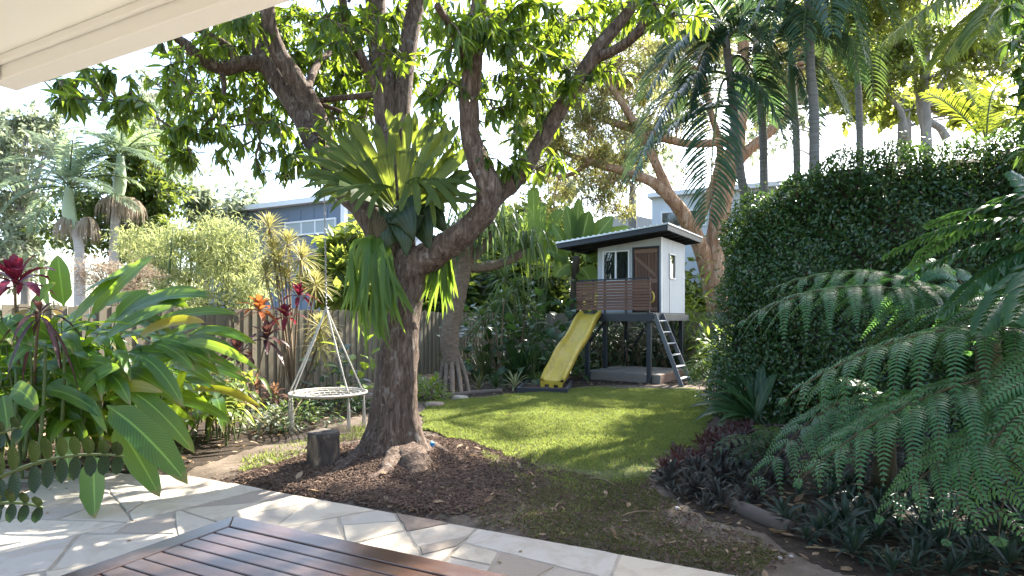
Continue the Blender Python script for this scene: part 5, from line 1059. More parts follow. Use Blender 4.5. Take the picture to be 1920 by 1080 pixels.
# bright bamboo like foliage right of and behind the playhouse
gl = [leaf_geo(.42, .07, 'lance', 5, .8, .3), leaf_geo(.36, .06, 'lance', 5, 1.2, .3)]
for x, y, D, rd, h, n, m, lb in ((1306, 690, 16.6, .55, 2.7, 420, M_lit, 'bright yellow green leafy clump between playhouse and the paperbark trunk'), (1345, 690, 14.5, .55, 1.3, 200, M_lit, 'low sunlit leafy clump beside the ladder'), (1180, 690, 17.6, 1.4, 1.3, 420, M_dkg, 'dark shrubbery in the shade behind the playhouse posts'), (1120, 690, 17.4, .9, 2.0, 300, M_phil, 'shaded leafy shrub behind the slide')):
    bush('leafy_clump', lb, 'shrub', P(x, y, D) * [1, 1, 0], rd, h, n, gl, m, None, 120, M_dry)
for x, y, D, rd, h, n, lb in ((1150, 690, 16.9, .9, 1.5, 420, 'dark glossy shrub added to darken the space behind the left playhouse post'), (1240, 690, 16.9, .9, 1.4, 420, 'dark glossy shrub added to darken the space behind the ladder')):
    bush('leafy_clump', lb, 'shrub', P(x, y, D) * [1, 1, 0], rd, h, n, gl, M_dkg, None, 100, M_dry)  # shrubs put in to deepen the dark under the playhouse
t = thing('dry_canes', 'tangle of brown dry canes in the shade beneath the playhouse', 'plant', P(1200, 690, 16.3) * [1, 1, 0])
for k in range(60):
    a = P(RNG.uniform(1120, 1320), 700, RNG.uniform(16.0, 17.2)); a[2] = 0; mb = MB(); tube(mb, bez(a, a + [RNG.normal(0, .2), 0, .6], a + [RNG.normal(0, .6), RNG.normal(0, .2), RNG.uniform(.7, 1.6)], 6), [.012, .006], 5, cap=False); mb.build('cane', M_dry, t)
# ================================================================== RIGHT SIDE: HEDGE, TREE FERNS, GROUNDCOVER
M_hedge = leafmat('hedge_leaf', (.020, .062, .018), (.066, .118, .034), .32, (.24, .42, .04), .22, (.03, .05, .02), 0, None, (.07, .03, .015), None, .5)
M_twig = barkmat('hedge_twig', (.02, .016, .012), (.05, .04, .03), (.09, .07, .055), (12, 12, 6), .5)
hc = np.array([2.95, 8.75]); hg = thing('hedge', 'tall dense dark green clipped hedge filling the right side behind the tree ferns', 'hedge', (hc[0] + 2.4, hc[1] - .4, 0))
HLn, HTh = 5.8, 2.3
def hedge_pt(u, th):
    """u along the hedge, th round its section from the front foot over the top to the back foot; returns a point and the outward normal"""
    endr = np.clip(u / .9, 0, 1); endf = np.sqrt(np.clip(1 - (1 - endr) ** 2, 0, 1)); top = 2.75 + 1.12 * np.clip(u / 1.9, 0, 1) ** .7 - .12 * np.clip(u - 3, 0, 3) + .10 * np.sin(u * 2.3) + .06 * np.sin(u * 5.1 + 1)
    c, s = np.cos(th), np.sin(th); ex = .42
    y = -np.sign(c) * np.abs(c) ** ex * HTh / 2 * (.25 + .75 * endf); z = np.abs(s) ** ex * top * (.80 + .20 * endf)
    bulge = .10 * np.sin(u * 3.1 + z * 2.2) + .07 * np.sin(z * 4.7 - u * 1.7) + .05 * np.sin(u * 8 + z * 7)
    n = np.stack([-(1 - endr) * 1.4, -np.sign(c) * np.abs(c) ** 1.2, np.abs(s) ** 2.2], -1); n = nz(n)
    loc = np.stack([u * np.ones_like(th), y + HTh / 2, z], -1) + n * bulge[..., None]
    xy = hc + loc[..., :1] * HU + loc[..., 1:2] * HV; nw = n[..., :1] * HU + n[..., 1:2] * HV
    return np.concatenate([xy, loc[..., 2:3]], -1), np.concatenate([nw, n[..., 2:3]], -1)
us = np.linspace(0.06, HLn, 60); ths = np.concatenate([np.arcsin(np.linspace(.005, .995, 20) ** (1 / .42)), math.pi - np.arcsin(np.linspace(.995, .005, 20) ** (1 / .42))]); Ug, Tg = np.meshgrid(us, ths, indexing='ij'); pp, nn = hedge_pt(Ug, Tg); pp = pp - nn * .22; mb = MB()
i = np.arange(59)[:, None] * 40; j = np.arange(39); mb.add(pp.reshape(-1, 3), np.stack([i + j, i + 40 + j, i + 41 + j, i + j + 1], -1).reshape(-1, 4)); mb.build('inner_twigs', M_twig, hg)
n = 78000; q = np.stack([RNG.uniform(0, 1, n) ** 1.15 * HLn, RNG.uniform(.01, math.pi * .62, n)], 1); q[:, 1] = np.where(RNG.uniform(0, 1, n) < .8, RNG.uniform(.005, .9, n) ** 1.0 * 1.0 * (1) + RNG.uniform(0, .5, n), q[:, 1])
# even out the section: sample by height on the front face, by depth on the top
zz = RNG.uniform(0, 1, n); th = np.where(RNG.uniform(0, 1, n) < .72, np.arcsin(np.clip(zz, 0, .999) ** (1 / .42)), math.pi / 2 + (RNG.uniform(-1, 1, n) * .95))
p, nr = hedge_pt(q[:, 0], th); p = p - nr * (RNG.uniform(0, 1, n) ** 2 * .30 - .05)[:, None]
stray = RNG.uniform(0, 1, n) < .09; p[stray] += nr[stray] * RNG.uniform(0, .22, stray.sum())[:, None]
ok = p[:, 1] > 3.4; p, nr = p[ok], nr[ok]; n = len(p); d = nz(nr * .55 + rdir(n) * .9 + [0, 0, -.15]); up = nz(nr * .7 + rdir(n) * .55 + [0, 0, .5])
leaves(hg, [leaf_geo(.070, .034, 'ell', 3, .3, .25), leaf_geo(.058, .030, 'ell', 3, -.2, .3), leaf_geo(.08, .034, 'lance', 3, .5, .25)], p, frames(d, up), RNG.uniform(.7, 1.2, n), M_hedge, 0)
# --- tree ferns
M_fern = leafmat('fern_frond', (.034, .105, .040), (.068, .155, .062), .38, (.26, .56, .09), .30); M_fstem = barkmat('fern_stem', (.03, .022, .014), (.06, .05, .025), (.10, .09, .04), (20, 20, 4), .5)
def fernfrond(parent, p0, c, p1, plen, npair=20, m=None, sag=.45, pw=.062, tilt=0, up=(0, 0, 1)):
    """a twice divided frond: rachis, paired hanging pinnae, each with two rows of narrow leaflets"""
    path = bez(p0, c, p1, 40); mb = MB(); T = nz(np.gradient(path, axis=0)); npair = npair; L = np.sum(np.linalg.norm(np.diff(path, axis=0), axis=1)); tube(mb, path, [.011, .008, .003], 6, 1, cap=False)
    upv = np.asarray(up, float); V = []; k = 0; tri = []
    for i in range(npair):
        s = .08 + .92 * (i / (npair - 1)) ** .9; q = s * 39; a = int(min(38, q)); pt = path[a] + (path[a + 1] - path[a]) * (q - a); t = T[a]; X = np.cross(t, upv); X = nz(X if np.linalg.norm(X) > .1 else np.array([1., 0, 0])); N = np.cross(X, t)
        pl = plen * np.clip(math.sin(math.pi * (.16 + .84 * s) ** .9) ** .7 + .03, .08, 1) * RNG.uniform(.9, 1.08)
        for sd in (-1, 1):
            dirn = nz(X * sd * .84 + t * .55 + N * .12 + RNG.normal(0, .05, 3)); e = pt + dirn * pl * .9 + np.array([0, 0, -sag * pl * RNG.uniform(.8, 1.2)]); pb = bez(pt, pt + dirn * pl * .5 + N * pl * .06, e, 13); m2 = max(5, int(pl / .0215)); ps = np.linspace(.04, 1, m2); idx = ps * 12; ai = np.minimum(11, idx.astype(int)); pts = pb[ai] + (pb[ai + 1] - pb[ai]) * (idx - ai)[:, None]; tg = nz(pb[ai + 1] - pb[ai]); nn_ = nz(np.cross(tg, np.cross(N, tg))); xx = nz(np.cross(tg, nn_)); wl = pw * (.35 + .65 * pl / plen) * np.clip(np.minimum(1, (ps + .10) * 4) * (1.03 - ps) ** .6, .06, 1); hw = .0088
            for s2 in (-1, 1):
                dd = nz(xx * s2 * .86 + tg * .48) * wl[:, None] * RNG.uniform(.92, 1.06, (m2, 1)); md = pts + dd * .5 + nn_ * .004; tip = pts + dd - nn_ * wl[:, None] * .20; v = np.stack([pts - tg * hw * .7, pts + tg * hw * .7, md + tg * hw, tip, md - tg * hw], 1).reshape(-1, 3); i0 = np.arange(m2) * 5
                uv = np.tile(np.array([[.3, 0], [.3, 0], [.7, .5], [1, 1], [.2, .5]]), (m2, 1)); mb.add(v, [np.stack([i0, i0 + 1, i0 + 2, i0 + 4], 1), np.stack([i0 + 4, i0 + 2, i0 + 3], 1)], uv)
            tube(mb, pb[::3], [.004, .002], 4, 1, cap=False)
    mb.build('frond', [m or M_fern, M_fstem], parent)
def ff(parent, a, c, b, pl, n=20, sag=.45, m=None, pw=.115, up=(0, 0, 1)): fernfrond(parent, P(*a), P(*c), P(*b), pl, n, m, sag, pw, up=up)
tf = thing('tree_fern', 'large tree fern with big arching lacy fronds reaching in from the right edge', 'fern', (4.1, 3.9, 0))
mb = MB(); tube(mb, catmull([(4.1, 3.9, -.1), (4.12, 3.92, .5), (4.05, 3.9, 1.05), (4.0, 3.85, 1.35)], 14), [.14, .12, .11, .10], 14, 0, .25, 16); mb.build('trunk', M_fstem, tf); cr_ = (2010, 640, 3.85)
ff(tf, cr_, (1740, 555, 4.0), (1470, 748, 4.1), .60, 11, .85); ff(tf, (2010, 620, 4.0), (1850, 550, 4.3), (1690, 650, 4.6), .50, 11, .7)
ff(tf, (2000, 700, 3.8), (1740, 680, 3.65), (1500, 900, 3.75), .56, 11, .6); ff(tf, (2010, 770, 3.5), (1850, 760, 3.4), (1650, 970, 3.45), .42, 10, .5); ff(tf, (2010, 700, 3.7), (1900, 720, 3.3), (1872, 1010, 3.15), .42, 10, .4)
ff(tf, (1990, 740, 3.5), (1850, 770, 3.3), (1775, 1015, 3.15), .27, 11, .3, None, .075); ff(tf, (2030, 650, 3.9), (1980, 600, 3.4), (1950, 860, 3.0), .44, 11, .5)
for k in range(6):                                   # the side of the crown away from the view
    a = -1.2 + k * .62; q = P(*cr_); fernfrond(tf, q, q + np.array([math.cos(a) * .8, math.sin(a) * .8, .55]), q + np.array([math.cos(a) * 1.5, math.sin(a) * 1.5, -.15]), .42, 11, None, .5, .11)
tf2 = thing('tree_fern', 'second tree fern with dark fronds fanned against the hedge', 'fern', P(1850, 800, 5.3) * [1, 1, 0]); b0 = (1850, 615, 5.3)
mb = MB(); q = P(*b0); tube(mb, catmull([[q[0], q[1], -.1], [q[0] + .03, q[1], .6], q], 12), [.13, .11, .09], 12, 0, .25, 16); mb.build('trunk', M_fstem, tf2)
for c, b, pl, n_ in (((1630, 465, 5.1), (1392, 602, 5.0), .74, 11), ((1660, 450, 5.5), (1440, 545, 5.6), .60, 11), ((1740, 480, 5.2), (1590, 585, 5.1), .58, 10), ((1940, 480, 5.3), (2030, 600, 5.3), .5, 10), ((1780, 450, 5.7), (1690, 510, 5.9), .5, 9), ((1860, 500, 5.0), (1840, 620, 4.6), .5, 10)): ff(tf2, b0, c, b, pl, n_, .62)
tf3 = thing('tree_fern', 'small tree fern with drooping fronds close to the lawn corner', 'fern', P(1640, 860, 5.4) * [1, 1, 0]); b0 = (1655, 765, 5.1)
mb = MB(); q = P(*b0); tube(mb, catmull([[q[0], q[1], -.1], [q[0] + .02, q[1], .4], q], 10), [.10, .09, .08], 12, 0, .25, 16); mb.build('trunk', M_fstem, tf3)
for c, b, pl, n_ in (((1545, 700, 4.9), (1400, 940, 4.7), .42, 10), ((1590, 710, 4.9), (1495, 905, 4.6), .40, 9), ((1630, 700, 4.8), (1590, 860, 4.5), .36, 8), ((1690, 690, 4.9), (1735, 820, 4.6), .36, 8), ((1600, 670, 5.5), (1500, 745, 5.8), .36, 8)): ff(tf3, b0, c, b, pl, n_, .7, None, .10)
tf4 = thing('hanging_fern', 'bright fern fronds hanging from the upper right edge before the hedge', 'fern', (3.9, 3.9, 0)); b0 = (2040, 440, 3.9); M_fern2 = leafmat('fresh_fern', (.02, .065, .022), (.035, .09, .03), .36, (.22, .42, .06), .36)
mb = MB(); q = P(*b0); tube(mb, catmull([[q[0], q[1] + .05, -.1], [q[0] - .03, q[1], 1.0], q], 14), [.10, .09, .08], 12, 0, .25, 16); mb.build('trunk', M_fstem, tf4)
TF4 = (((1850, 370, 4.2), (1662, 482, 4.6)), ((1850, 430, 4.1), (1690, 530, 4.3)), ((1880, 460, 4.0), (1768, 592, 4.0)), ((1920, 480, 3.8), (1840, 620, 3.6)), ((1900, 350, 4.3), (1740, 425, 4.9)), ((1960, 330, 4.2), (1850, 390, 4.6)), ((1960, 480, 3.7), (1905, 600, 3.4)), ((1980, 400, 3.9), (1900, 330, 4.2)))
# light small fern by the bed's corner
tf5 = thing('ground_fern', 'light green small fern lying among the dark groundcover by the lawn corner', 'fern', P(1450, 900, 5.6) * [1, 1, 0])
for b in ((1360, 880), (1375, 920), (1400, 850), (1340, 850), (1430, 830)): ff(tf5, (1450, 850, 5.7), ((1450 + b[0]) / 2, b[1] - 60, 5.6), (b[0], b[1], 5.5), .20, 9, .3, M_fern2, .05)
# --- dark strappy lily and a small palm at the corner of hedge and lawn
t = thing('lily_plant', 'dark glossy strap leaved lily leaning over the lawn at the left foot of the hedge', 'plant', P(1435, 790, 8.2) * [1, 1, 0])
for x, y, D in ((1290, 765, 8.2), (1300, 790, 7.9), (1322, 712, 8.6), (1340, 700, 8.8), (1310, 740, 8.4), (1360, 690, 8.8), (1330, 815, 7.7), (1380, 700, 8.5), (1300, 745, 8.5), (1350, 790, 7.8), (1400, 690, 8.6), (1345, 735, 8.0), (1320, 770, 8.1), (1430, 680, 8.5), (1460, 700, 8.3)):
    hero(t, 'leaf', M_dkg, 1425 + RNG.normal(0, 8), 800, 8.2, x, y, D, .15, .34, (0, -.4, .9), 'lance', .3, .006, 14)
t = thing('small_palm', 'small bright feathery palm beside the ladder at the lawn corner', 'palm', P(1345, 720, 10.5) * [1, 1, 0]); M_palm = leafmat('palm_frond', (.035, .085, .03), (.07, .13, .04), .40, (.34, .48, .08), .38, None, 0)
def palmfrond(parent, p0, c, p1, ll, n=34, w=.028, m=None, sag=.35, up=(0, 0, 1), vee=.35, name='frond', m2=None, start=.12, jit=.06, seg=5, droopv=None):
    path = bez(p0, c, p1, 48); T = nz(np.gradient(path, axis=0)); mb = MB(); tube(mb, path, [.020 * ll / .5, .014 * ll / .5, .004], 6, 1, cap=False); upv = np.asarray(up, float)
    for i in range(n):
        s = start + (1 - start) * i / (n - 1); a = min(46, int(s * 47)); pt = path[a] + (path[a + 1] - path[a]) * (s * 47 - a); t = T[a]; X = np.cross(t, upv); X = nz(X if np.linalg.norm(X) > .08 else np.cross(t, [.7, .7, 0])); N = np.cross(X, t); l_ = ll * math.sin(math.pi * (.14 + .82 * s)) ** .6
        for sd in (-1, 1):
            lj = l_ * RNG.uniform(.88, 1.06); d = nz(X * sd * .80 + t * .55 + N * vee + RNG.normal(0, jit, 3)); e = pt + d * lj + np.array([0, 0, -sag * lj]); blade(mb, bez(pt, pt + d * lj * .55 + np.array([0, 0, .02]), e, seg), w * RNG.uniform(.85, 1.15), 'lance', N, .35, 0)
    return mb.build(name, [m or M_palm, m2 or M_stem], parent)
def pf_(parent, a, c, b, ll, n=34, w=.028, m=None, sag=.35, **k): return palmfrond(parent, P(*a), P(*c), P(*b), ll, n, w, m, sag, **k)
for c, b in (((1330, 640, 10.3), (1290, 700, 10.0)), ((1350, 630, 10.4), (1310, 660, 10.4)), ((1370, 630, 10.4), (1390, 680, 10.2)), ((1330, 660, 10.2), (1300, 720, 9.8)), ((1360, 640, 10.8), (1340, 660, 11.2))): pf_(t, (1352, 712, 10.5), c, b, .32, 22, .03, M_lit)
for c, b in TF4: palmfrond(tf4, P(2040, 440, 3.9), P(*c), P(*b), .185, 26, .062, M_fern2, .42, start=.25, seg=6, vee=.1)
for k in range(5):
    a = -1.0 + k * .7; q = P(2040, 440, 3.9); palmfrond(tf4, q, q + np.array([math.cos(a) * .7, math.sin(a) * .7, .45]), q + np.array([math.cos(a) * 1.3, math.sin(a) * 1.3, -.1]), .185, 26, .062, M_fern2, .42, start=.25, seg=6, vee=.1)
# --- dark groundcover rosettes: one plant each
M_rhoeo = leafmat('rhoeo_leaf', (.014, .020, .016), (.032, .038, .028), .22, (.10, .05, .06), .5, (.05, .06, .05)); M_rhoeo2 = leafmat('rhoeo_green', (.012, .028, .020), (.025, .045, .032), .22, (.06, .12, .05), .5, (.05, .08, .06)); M_rred = leafmat('rhoeo_red', (.036, .018, .016), (.075, .042, .034), .3, (.20, .06, .05), .45)
protos = {}
for key, m in (('dark', M_rhoeo), ('green', M_rhoeo2), ('red', M_rred)):
    for v in range(3):
        t = thing('groundcover_plant', 'x', 'plant', (0, 0, 0)); base = np.zeros(3)
        for q in rosette(np.array([0, 0, .10]), np.array([RNG.normal(0, .1), RNG.normal(0, .1), 1.0]), 13 + v, .20, .034, .3, 'lance', (.1, 1.45), .35, 5): q.build('leaf', m, t)
        protos[key, v] = [t, False]
GC = {'dark': 'dark purple green strappy groundcover plant at the bed corner by the worn soil', 'red': 'reddish brown strappy groundcover plant along the lawn edge of the bed', 'green': 'dull green strappy groundcover plant below the tree ferns'}
def GCL(key, x, y):
    if key == 'green': return 'dull green strappy plant in deep shade behind the drooping fern fronds' if y < 912 else 'dull green strappy plant beside the timber edging at the bed front' if x < 1600 else 'dull green strappy plant at the bed front right of the timber edging' if x < 1780 else 'dull green strappy plant in the lower right corner below the ferns'
    if key == 'dark': return 'dark purple green strappy plant at the tip of the bed by worn soil' if x < 1330 else 'dark purple green strappy plant under the small tree fern' if x < 1480 else 'dark strappy plant in deep shade at the foot of the hedge'
    return 'reddish brown strappy plant at the lawn corner of the bed' if x < 1310 else 'reddish brown strappy plant between lawn edge and the dark lily'
def put(key, x, y, sc):
    pr = protos[key, random.randrange(3)]; g = GP(x, y)
    o = pr[0] if not pr[1] else copy_tree(pr[0]); pr[1] = True
    place(o, g - [0, 0, .02], random.uniform(0, 6.28), sc * random.uniform(.72, 1.25), GCL(key, x, y), {'dark': 'dark groundcover at the bed corner', 'red': 'reddish groundcover by the lawn', 'green': 'green groundcover below the ferns'}[key])
    o.rotation_euler[0] = random.gauss(0, .18); o.rotation_euler[1] = random.gauss(0, .18)
pts = []
def fill(poly, n, key, mind, s0, s1):
    P0 = np.array(poly); c = 0; tr = 0
    while c < n and tr < 6000:
        tr += 1; x, y = RNG.uniform(P0[:, 0].min(), P0[:, 0].max()), RNG.uniform(P0[:, 1].min(), P0[:, 1].max())
        if not inpoly(np.array([x]), np.array([y]), P0)[0]: continue
        g = G(x, y)
        if any(abs(g[0] - a) + abs(g[1] - b) < mind for a, b in pts): continue
        pts.append((g[0], g[1])); k = key if key != 'mix' else ('dark' if random.random() < .6 else 'green'); put(k, x, y, RNG.uniform(s0, s1)); c += 1
fill([(1228, 890), (1260, 868), (1320, 832), (1400, 800), (1430, 815), (1330, 865), (1270, 900)], 62, 'red', .085, .6, .85)
fill([(1235, 900), (1330, 865), (1440, 815), (1480, 900), (1420, 960), (1340, 965), (1270, 945)], 88, 'dark', .10, .65, .95)
fill([(1440, 970), (1500, 930), (1700, 900), (1930, 900), (1990, 1090), (1620, 1090), (1560, 1045), (1480, 1010)], 104, 'green', .115, .7, 1.0)
fill([(1480, 900), (1700, 830), (1950, 830), (1950, 910), (1700, 905)], 34, 'mix', .15, .8, 1.0)
for pr in protos.values():
    if not pr[1]:
        for ch in KIDS.get(pr[0].name, []): bpy.data.objects.remove(ch)
        bpy.data.objects.remove(pr[0])
# twigs and stones on the bare soil
def twig(x, y, L, a, lb, r_=.006):
    g = GP(x, y) + [0, 0, .015]; t = thing('fallen_twig', lb, 'twig', g); mb = MB(); d = np.array([math.cos(a), math.sin(a), 0]); tube(mb, bez(g - d * L / 2, g + [0, 0, .03] + np.array([-d[1], d[0], 0]) * L * .12, g + d * L / 2, 9), [r_, r_ * .8, r_ * .4], 6); mb.build('stick', M_dry, t)
twig(1130, 905, .35, -.9, 'pale fallen twig on worn soil at the end of the lawn'); twig(1390, 965, .45, -.9, 'long thin twig by the timber edging under the fern'); twig(1200, 965, .3, .3, 'short dark twig lying on bare soil near the patio'); twig(1640, 1050, .5, -.5, 'straw coloured stick at the foot of the green groundcover'); twig(1560, 1040, .3, -.6, 'small stick on soil in front of the groundcover')
for x, y, r_, lb in ((1462, 1052, .015, 'small white pebble on bare soil near the patio edge'), (1484, 1048, .013, 'second white pebble right beside the first on bare soil'), (1270, 955, .018, 'pale curled scrap on the worn soil below the dark groundcover')):
    c = GP(x, y) + [0, 0, r_ * .5]; t = thing('pebble', lb, 'pebble', c); mb = MB(); tube(mb, [c + [-r_, 0, 0], c + [-r_ * .7, 0, .002], c + [0, .003, .002], c + [r_ * .8, 0, 0], c + [r_, 0, 0]], [r_ * .25, r_ * .7, r_ * .8, r_ * .6, r_ * .2], 9, 0, .15, 30); mb.build('stone', paintmat('pebble', (.38, .36, .33), .8, .2, 30), t)
# --- zamia fronds close to the lens at the lower left
M_zam = leafmat('zamia_leaf', (.010, .026, .006), (.020, .042, .009), .06, (.10, .15, .02), .35, None, 60)
zm = thing('zamia_plant', 'dark fronds with paired oval leaflets at the lower left corner over the patio', 'plant', (-2.65, 2.15, 0))
def zam(a, c, b, n, L, W, D):
    path = bez(P(*a), P(*c), P(*b), 40); T = nz(np.gradient(path, axis=0)); mb = MB(); tube(mb, path, [.012, .009, .004], 7); mb.build('stalk', M_stem, zm)
    for i in range(n):
        s = .12 + .88 * i / (n - 1); k = min(38, int(s * 39)); pt = path[k]; t = T[k]; l_ = L * (1.0 - .45 * max(0, s - .55) / .45)
        for sd in (-1, 1):
            d = nz(t * .42 + np.array([0, -.12 * sd, 1.0]) * sd * (1 if sd > 0 else .85) + np.array([RNG.normal(0, .08), -.15, 0])); mb = MB(); blade(mb, bez(pt, pt + d * l_ * .5, pt + d * l_ + np.array([0, -.02, 0]), 8), W, 'ell', (t[0] * .5 - .2, -1, .3), .18, 0, .06); mb.build('leaflet', M_zam, zm)
q = P(-260, 1130, 2.3); mb = MB(); tube(mb, catmull([[q[0] - .08, q[1], -.01], [q[0] - .05, q[1], .2], q], 10), [.05, .035, .016], 9, 0, .1, 20); mb.build('stem', M_stem, zm)
zam((-260, 1120, 2.3), (-20, 820, 2.25), (232, 856, 2.2), 17, .13, .042, 2.2); zam((-260, 1140, 2.3), (-80, 900, 2.2), (80, 952, 2.15), 12, .10, .036, 2.2); zam((-260, 1130, 2.3), (-150, 850, 2.3), (40, 800, 2.3), 12, .10, .036, 2.2)
# ================================================================== PALMS, PAPERBARK AND THE TREES BEHIND
M_ring = barkmat('palm_trunk', (.10, .095, .085), (.18, .17, .155), (.26, .25, .23), (2, 2, 26), .5); M_crown = paintmat('palm_crownshaft', (.13, .19, .08), .45, .15, 6); M_crownp = paintmat('pale_crownshaft', (.30, .38, .24), .45, .12, 6)
def palm(label, base, trunk, rad, fronds, ll, shaft=None, n=40, w=.03, m=None, group=None, sag=.4, shaftm=None, nm='palm_tree', seg=5, trunkm=None):
    t = thing(nm, label, 'palm', base, group); mb = MB(); tube(mb, catmull(trunk, 24), rad, 12, 0, .05, 10, lobes=lambda s, th: 1 + .035 * (np.sin(s * 150) > .7)); mb.build('trunk', trunkm or M_ring, t)
    if shaft is not None: mb = MB(); tube(mb, catmull(shaft[0], 10), shaft[1], 12, 0, .04, 6); mb.build('crownshaft', shaftm or M_crown, t)
    for a, c, b in fronds: palmfrond(t, P(*a), P(*c), P(*b), ll * RNG.uniform(.9, 1.1), n, w, m, sag, seg=seg)
    return t
M_palmd = leafmat('dark_palm_frond', (.018, .052, .030), (.038, .082, .045), .34, (.20, .34, .08), .34); M_palmy = leafmat('yellow_palm_frond', (.06, .11, .015), (.11, .16, .025), .48, (.55, .62, .05), .38)
D = 10.2
def gb(px, D): return P(px, 700, D) * [1, 1, 0]
palm('slim leaning palm with drooping feather fronds left of the hedge top', gb(1410, D), [gb(1410, D), P(1402, 420, D), P(1388, 320, D), P(1372, 180, D), P(1360, 60, D)], [.085, .075, .07, .06],
     [((1362, 90, D), (1290, 20, 9.6), (1212, 180, 9.2), ), ((1365, 140, D), (1270, 100, 9.5), (1185, 335, 9.0)), ((1366, 150, D), (1340, 120, 9.2), (1330, 410, 8.8)), ((1362, 90, D), (1320, 40, 9.8), (1292, 200, 9.6)), ((1362, 80, D), (1400, 0, 9.9), (1470, 160, 9.6)), ((1362, 80, D), (1330, -60, 10), (1260, 30, 10)), ((1368, 200, D), (1300, 190, 9.7), (1195, 300, 9.6)), ((1364, 120, D), (1400, 60, 10.6), (1440, 230, 11)), ((1362, 90, D), (1310, 10, 9.4), (1250, 110, 9.0)), ((1366, 160, D), (1420, 110, 9.6), (1470, 260, 9.3)), ((1362, 70, D), (1420, -40, 9.6), (1540, 60, 9.3))], .66, None, 60, .040, M_palmd, 'palms behind the hedge', .55)
palm('green stemmed palm with upright fan of fronds behind the hedge', gb(1432, 11), [gb(1432, 11), P(1432, 300, 11), P(1424, 180, 11), P(1418, 70, 11)], [.075, .07, .06],
     [((1420, 90, 11), (1440, -20, 10.8), (1500, 40, 10.6)), ((1420, 80, 11), (1400, -60, 11), (1330, 20, 11)), ((1420, 80, 11), (1460, 10, 10.6), (1530, 130, 10.3)), ((1420, 90, 11), (1380, 20, 10.6), (1300, 120, 10.2)), ((1420, 90, 11), (1430, -80, 11), (1450, -120, 11))], .48, ([P(1424, 190, 11), P(1420, 120, 11), P(1419, 60, 11)], [.085, .08, .05]), 54, .036, M_palmd, 'palms behind the hedge', .5)
palm('dark ringed slender palm trunk rising from the middle of the hedge top', gb(1527, 9.6), [gb(1527, 9.6), P(1527, 250, 9.6), P(1519, 120, 9.6), P(1516, -60, 9.6), P(1515, -130, 9.6)], [.075, .07, .065],
     [((1515, -120, 9.6), (1560, -160, 9.3), (1620, 110, 9)), ((1515, -120, 9.6), (1480, -160, 9.3), (1440, 90, 9)), ((1515, -120, 9.6), (1540, -150, 9), (1560, 60, 8.6)), ((1515, -120, 9.6), (1480, -180, 9.8), (1380, -20, 9.8)), ((1515, -110, 9.6), (1600, -140, 9.4), (1680, 60, 9.2)), ((1515, -110, 9.6), (1530, -140, 9.2), (1500, 110, 8.9)), ((1515, -110, 9.6), (1470, -120, 9.2), (1400, 60, 9.0)), ((1515, -110, 9.6), (1570, -120, 9.8), (1610, 150, 10))], .5, None, 52, .038, M_palmd, 'palms behind the hedge', .5)
palm('young palm with pale green crownshaft beside the dark ringed palm', gb(1494, 10.6), [gb(1494, 10.6), P(1494, 300, 10.6), P(1488, 200, 10.6)], [.065, .06],
     [((1482, 100, 10.6), (1470, 0, 10.4), (1400, 130, 10.2)), ((1482, 100, 10.6), (1510, 20, 10.4), (1600, 90, 10.2)), ((1482, 100, 10.6), (1490, -40, 10.6), (1500, -60, 10.6)), ((1484, 120, 10.6), (1540, 80, 10.3), (1590, 230, 10)), ((1484, 120, 10.6), (1440, 70, 10.3), (1420, 230, 10)), ((1482, 100, 10.6), (1540, 20, 10.6), (1620, 150, 10.6)), ((1484, 130, 10.6), (1510, 100, 10.2), (1530, 270, 10))], .45, ([P(1489, 220, 10.6), P(1484, 150, 10.6), P(1482, 80, 10.6)], [.075, .07, .035]), 50, .034, M_palmd, 'palms behind the hedge', .45)
palm('slim palm with soft hanging fronds between the ringed palm and the forked tree', gb(1612, 12), [gb(1612, 12), P(1612, 260, 12), P(1606, 120, 12), P(1602, 0, 12)], [.07, .06, .05],
     [((1602, 10, 12), (1650, -60, 11.8), (1730, 120, 11.5)), ((1602, 10, 12), (1570, -50, 11.8), (1530, 170, 11.5)), ((1602, 10, 12), (1620, -40, 11.4), (1640, 190, 11)), ((1602, 10, 12), (1590, -60, 12.4), (1500, 30, 12.6)), ((1602, 10, 12), (1680, -40, 12.2), (1780, 40, 12.3)), ((1602, 10, 12), (1600, -100, 12), (1640, -90, 12))], .5, None, 48, .034, M_palm, 'palms behind the hedge', .55)
palm('golden palm with yellow green hanging fronds at the upper right corner', gb(1990, 8.2), [gb(1990, 8.2), P(1985, 300, 8.2), P(1975, -40, 8.2)], [.085, .075],
     [((1970, -40, 8.2), (1820, -60, 8.0), (1670, 70, 7.8)), ((1970, -40, 8.2), (1850, -20, 7.8), (1770, 110, 7.4)), ((1970, -40, 8.2), (1900, -60, 7.6), (1840, 70, 7.0)), ((1970, -40, 8.2), (1900, -80, 8.6), (1720, -20, 9))], .62, None, 64, .040, M_palmy, None, .95)
palm('low palm with two upright fronds seen over the right of the hedge', gb(1850, 9.2), [gb(1850, 9.2), P(1850, 330, 9.2), P(1850, 280, 9.2)], [.06, .05],
     [((1850, 270, 9.2), (1850, 160, 9.2), (1880, 150, 9)), ((1850, 270, 9.2), (1790, 190, 9.2), (1735, 175, 9.1)), ((1850, 270, 9.2), (1880, 200, 9.2), (1930, 230, 9.1)), ((1850, 270, 9.2), (1830, 180, 9.4), (1800, 150, 9.6))], .36, None, 34, .026, M_palmy, None, .25)
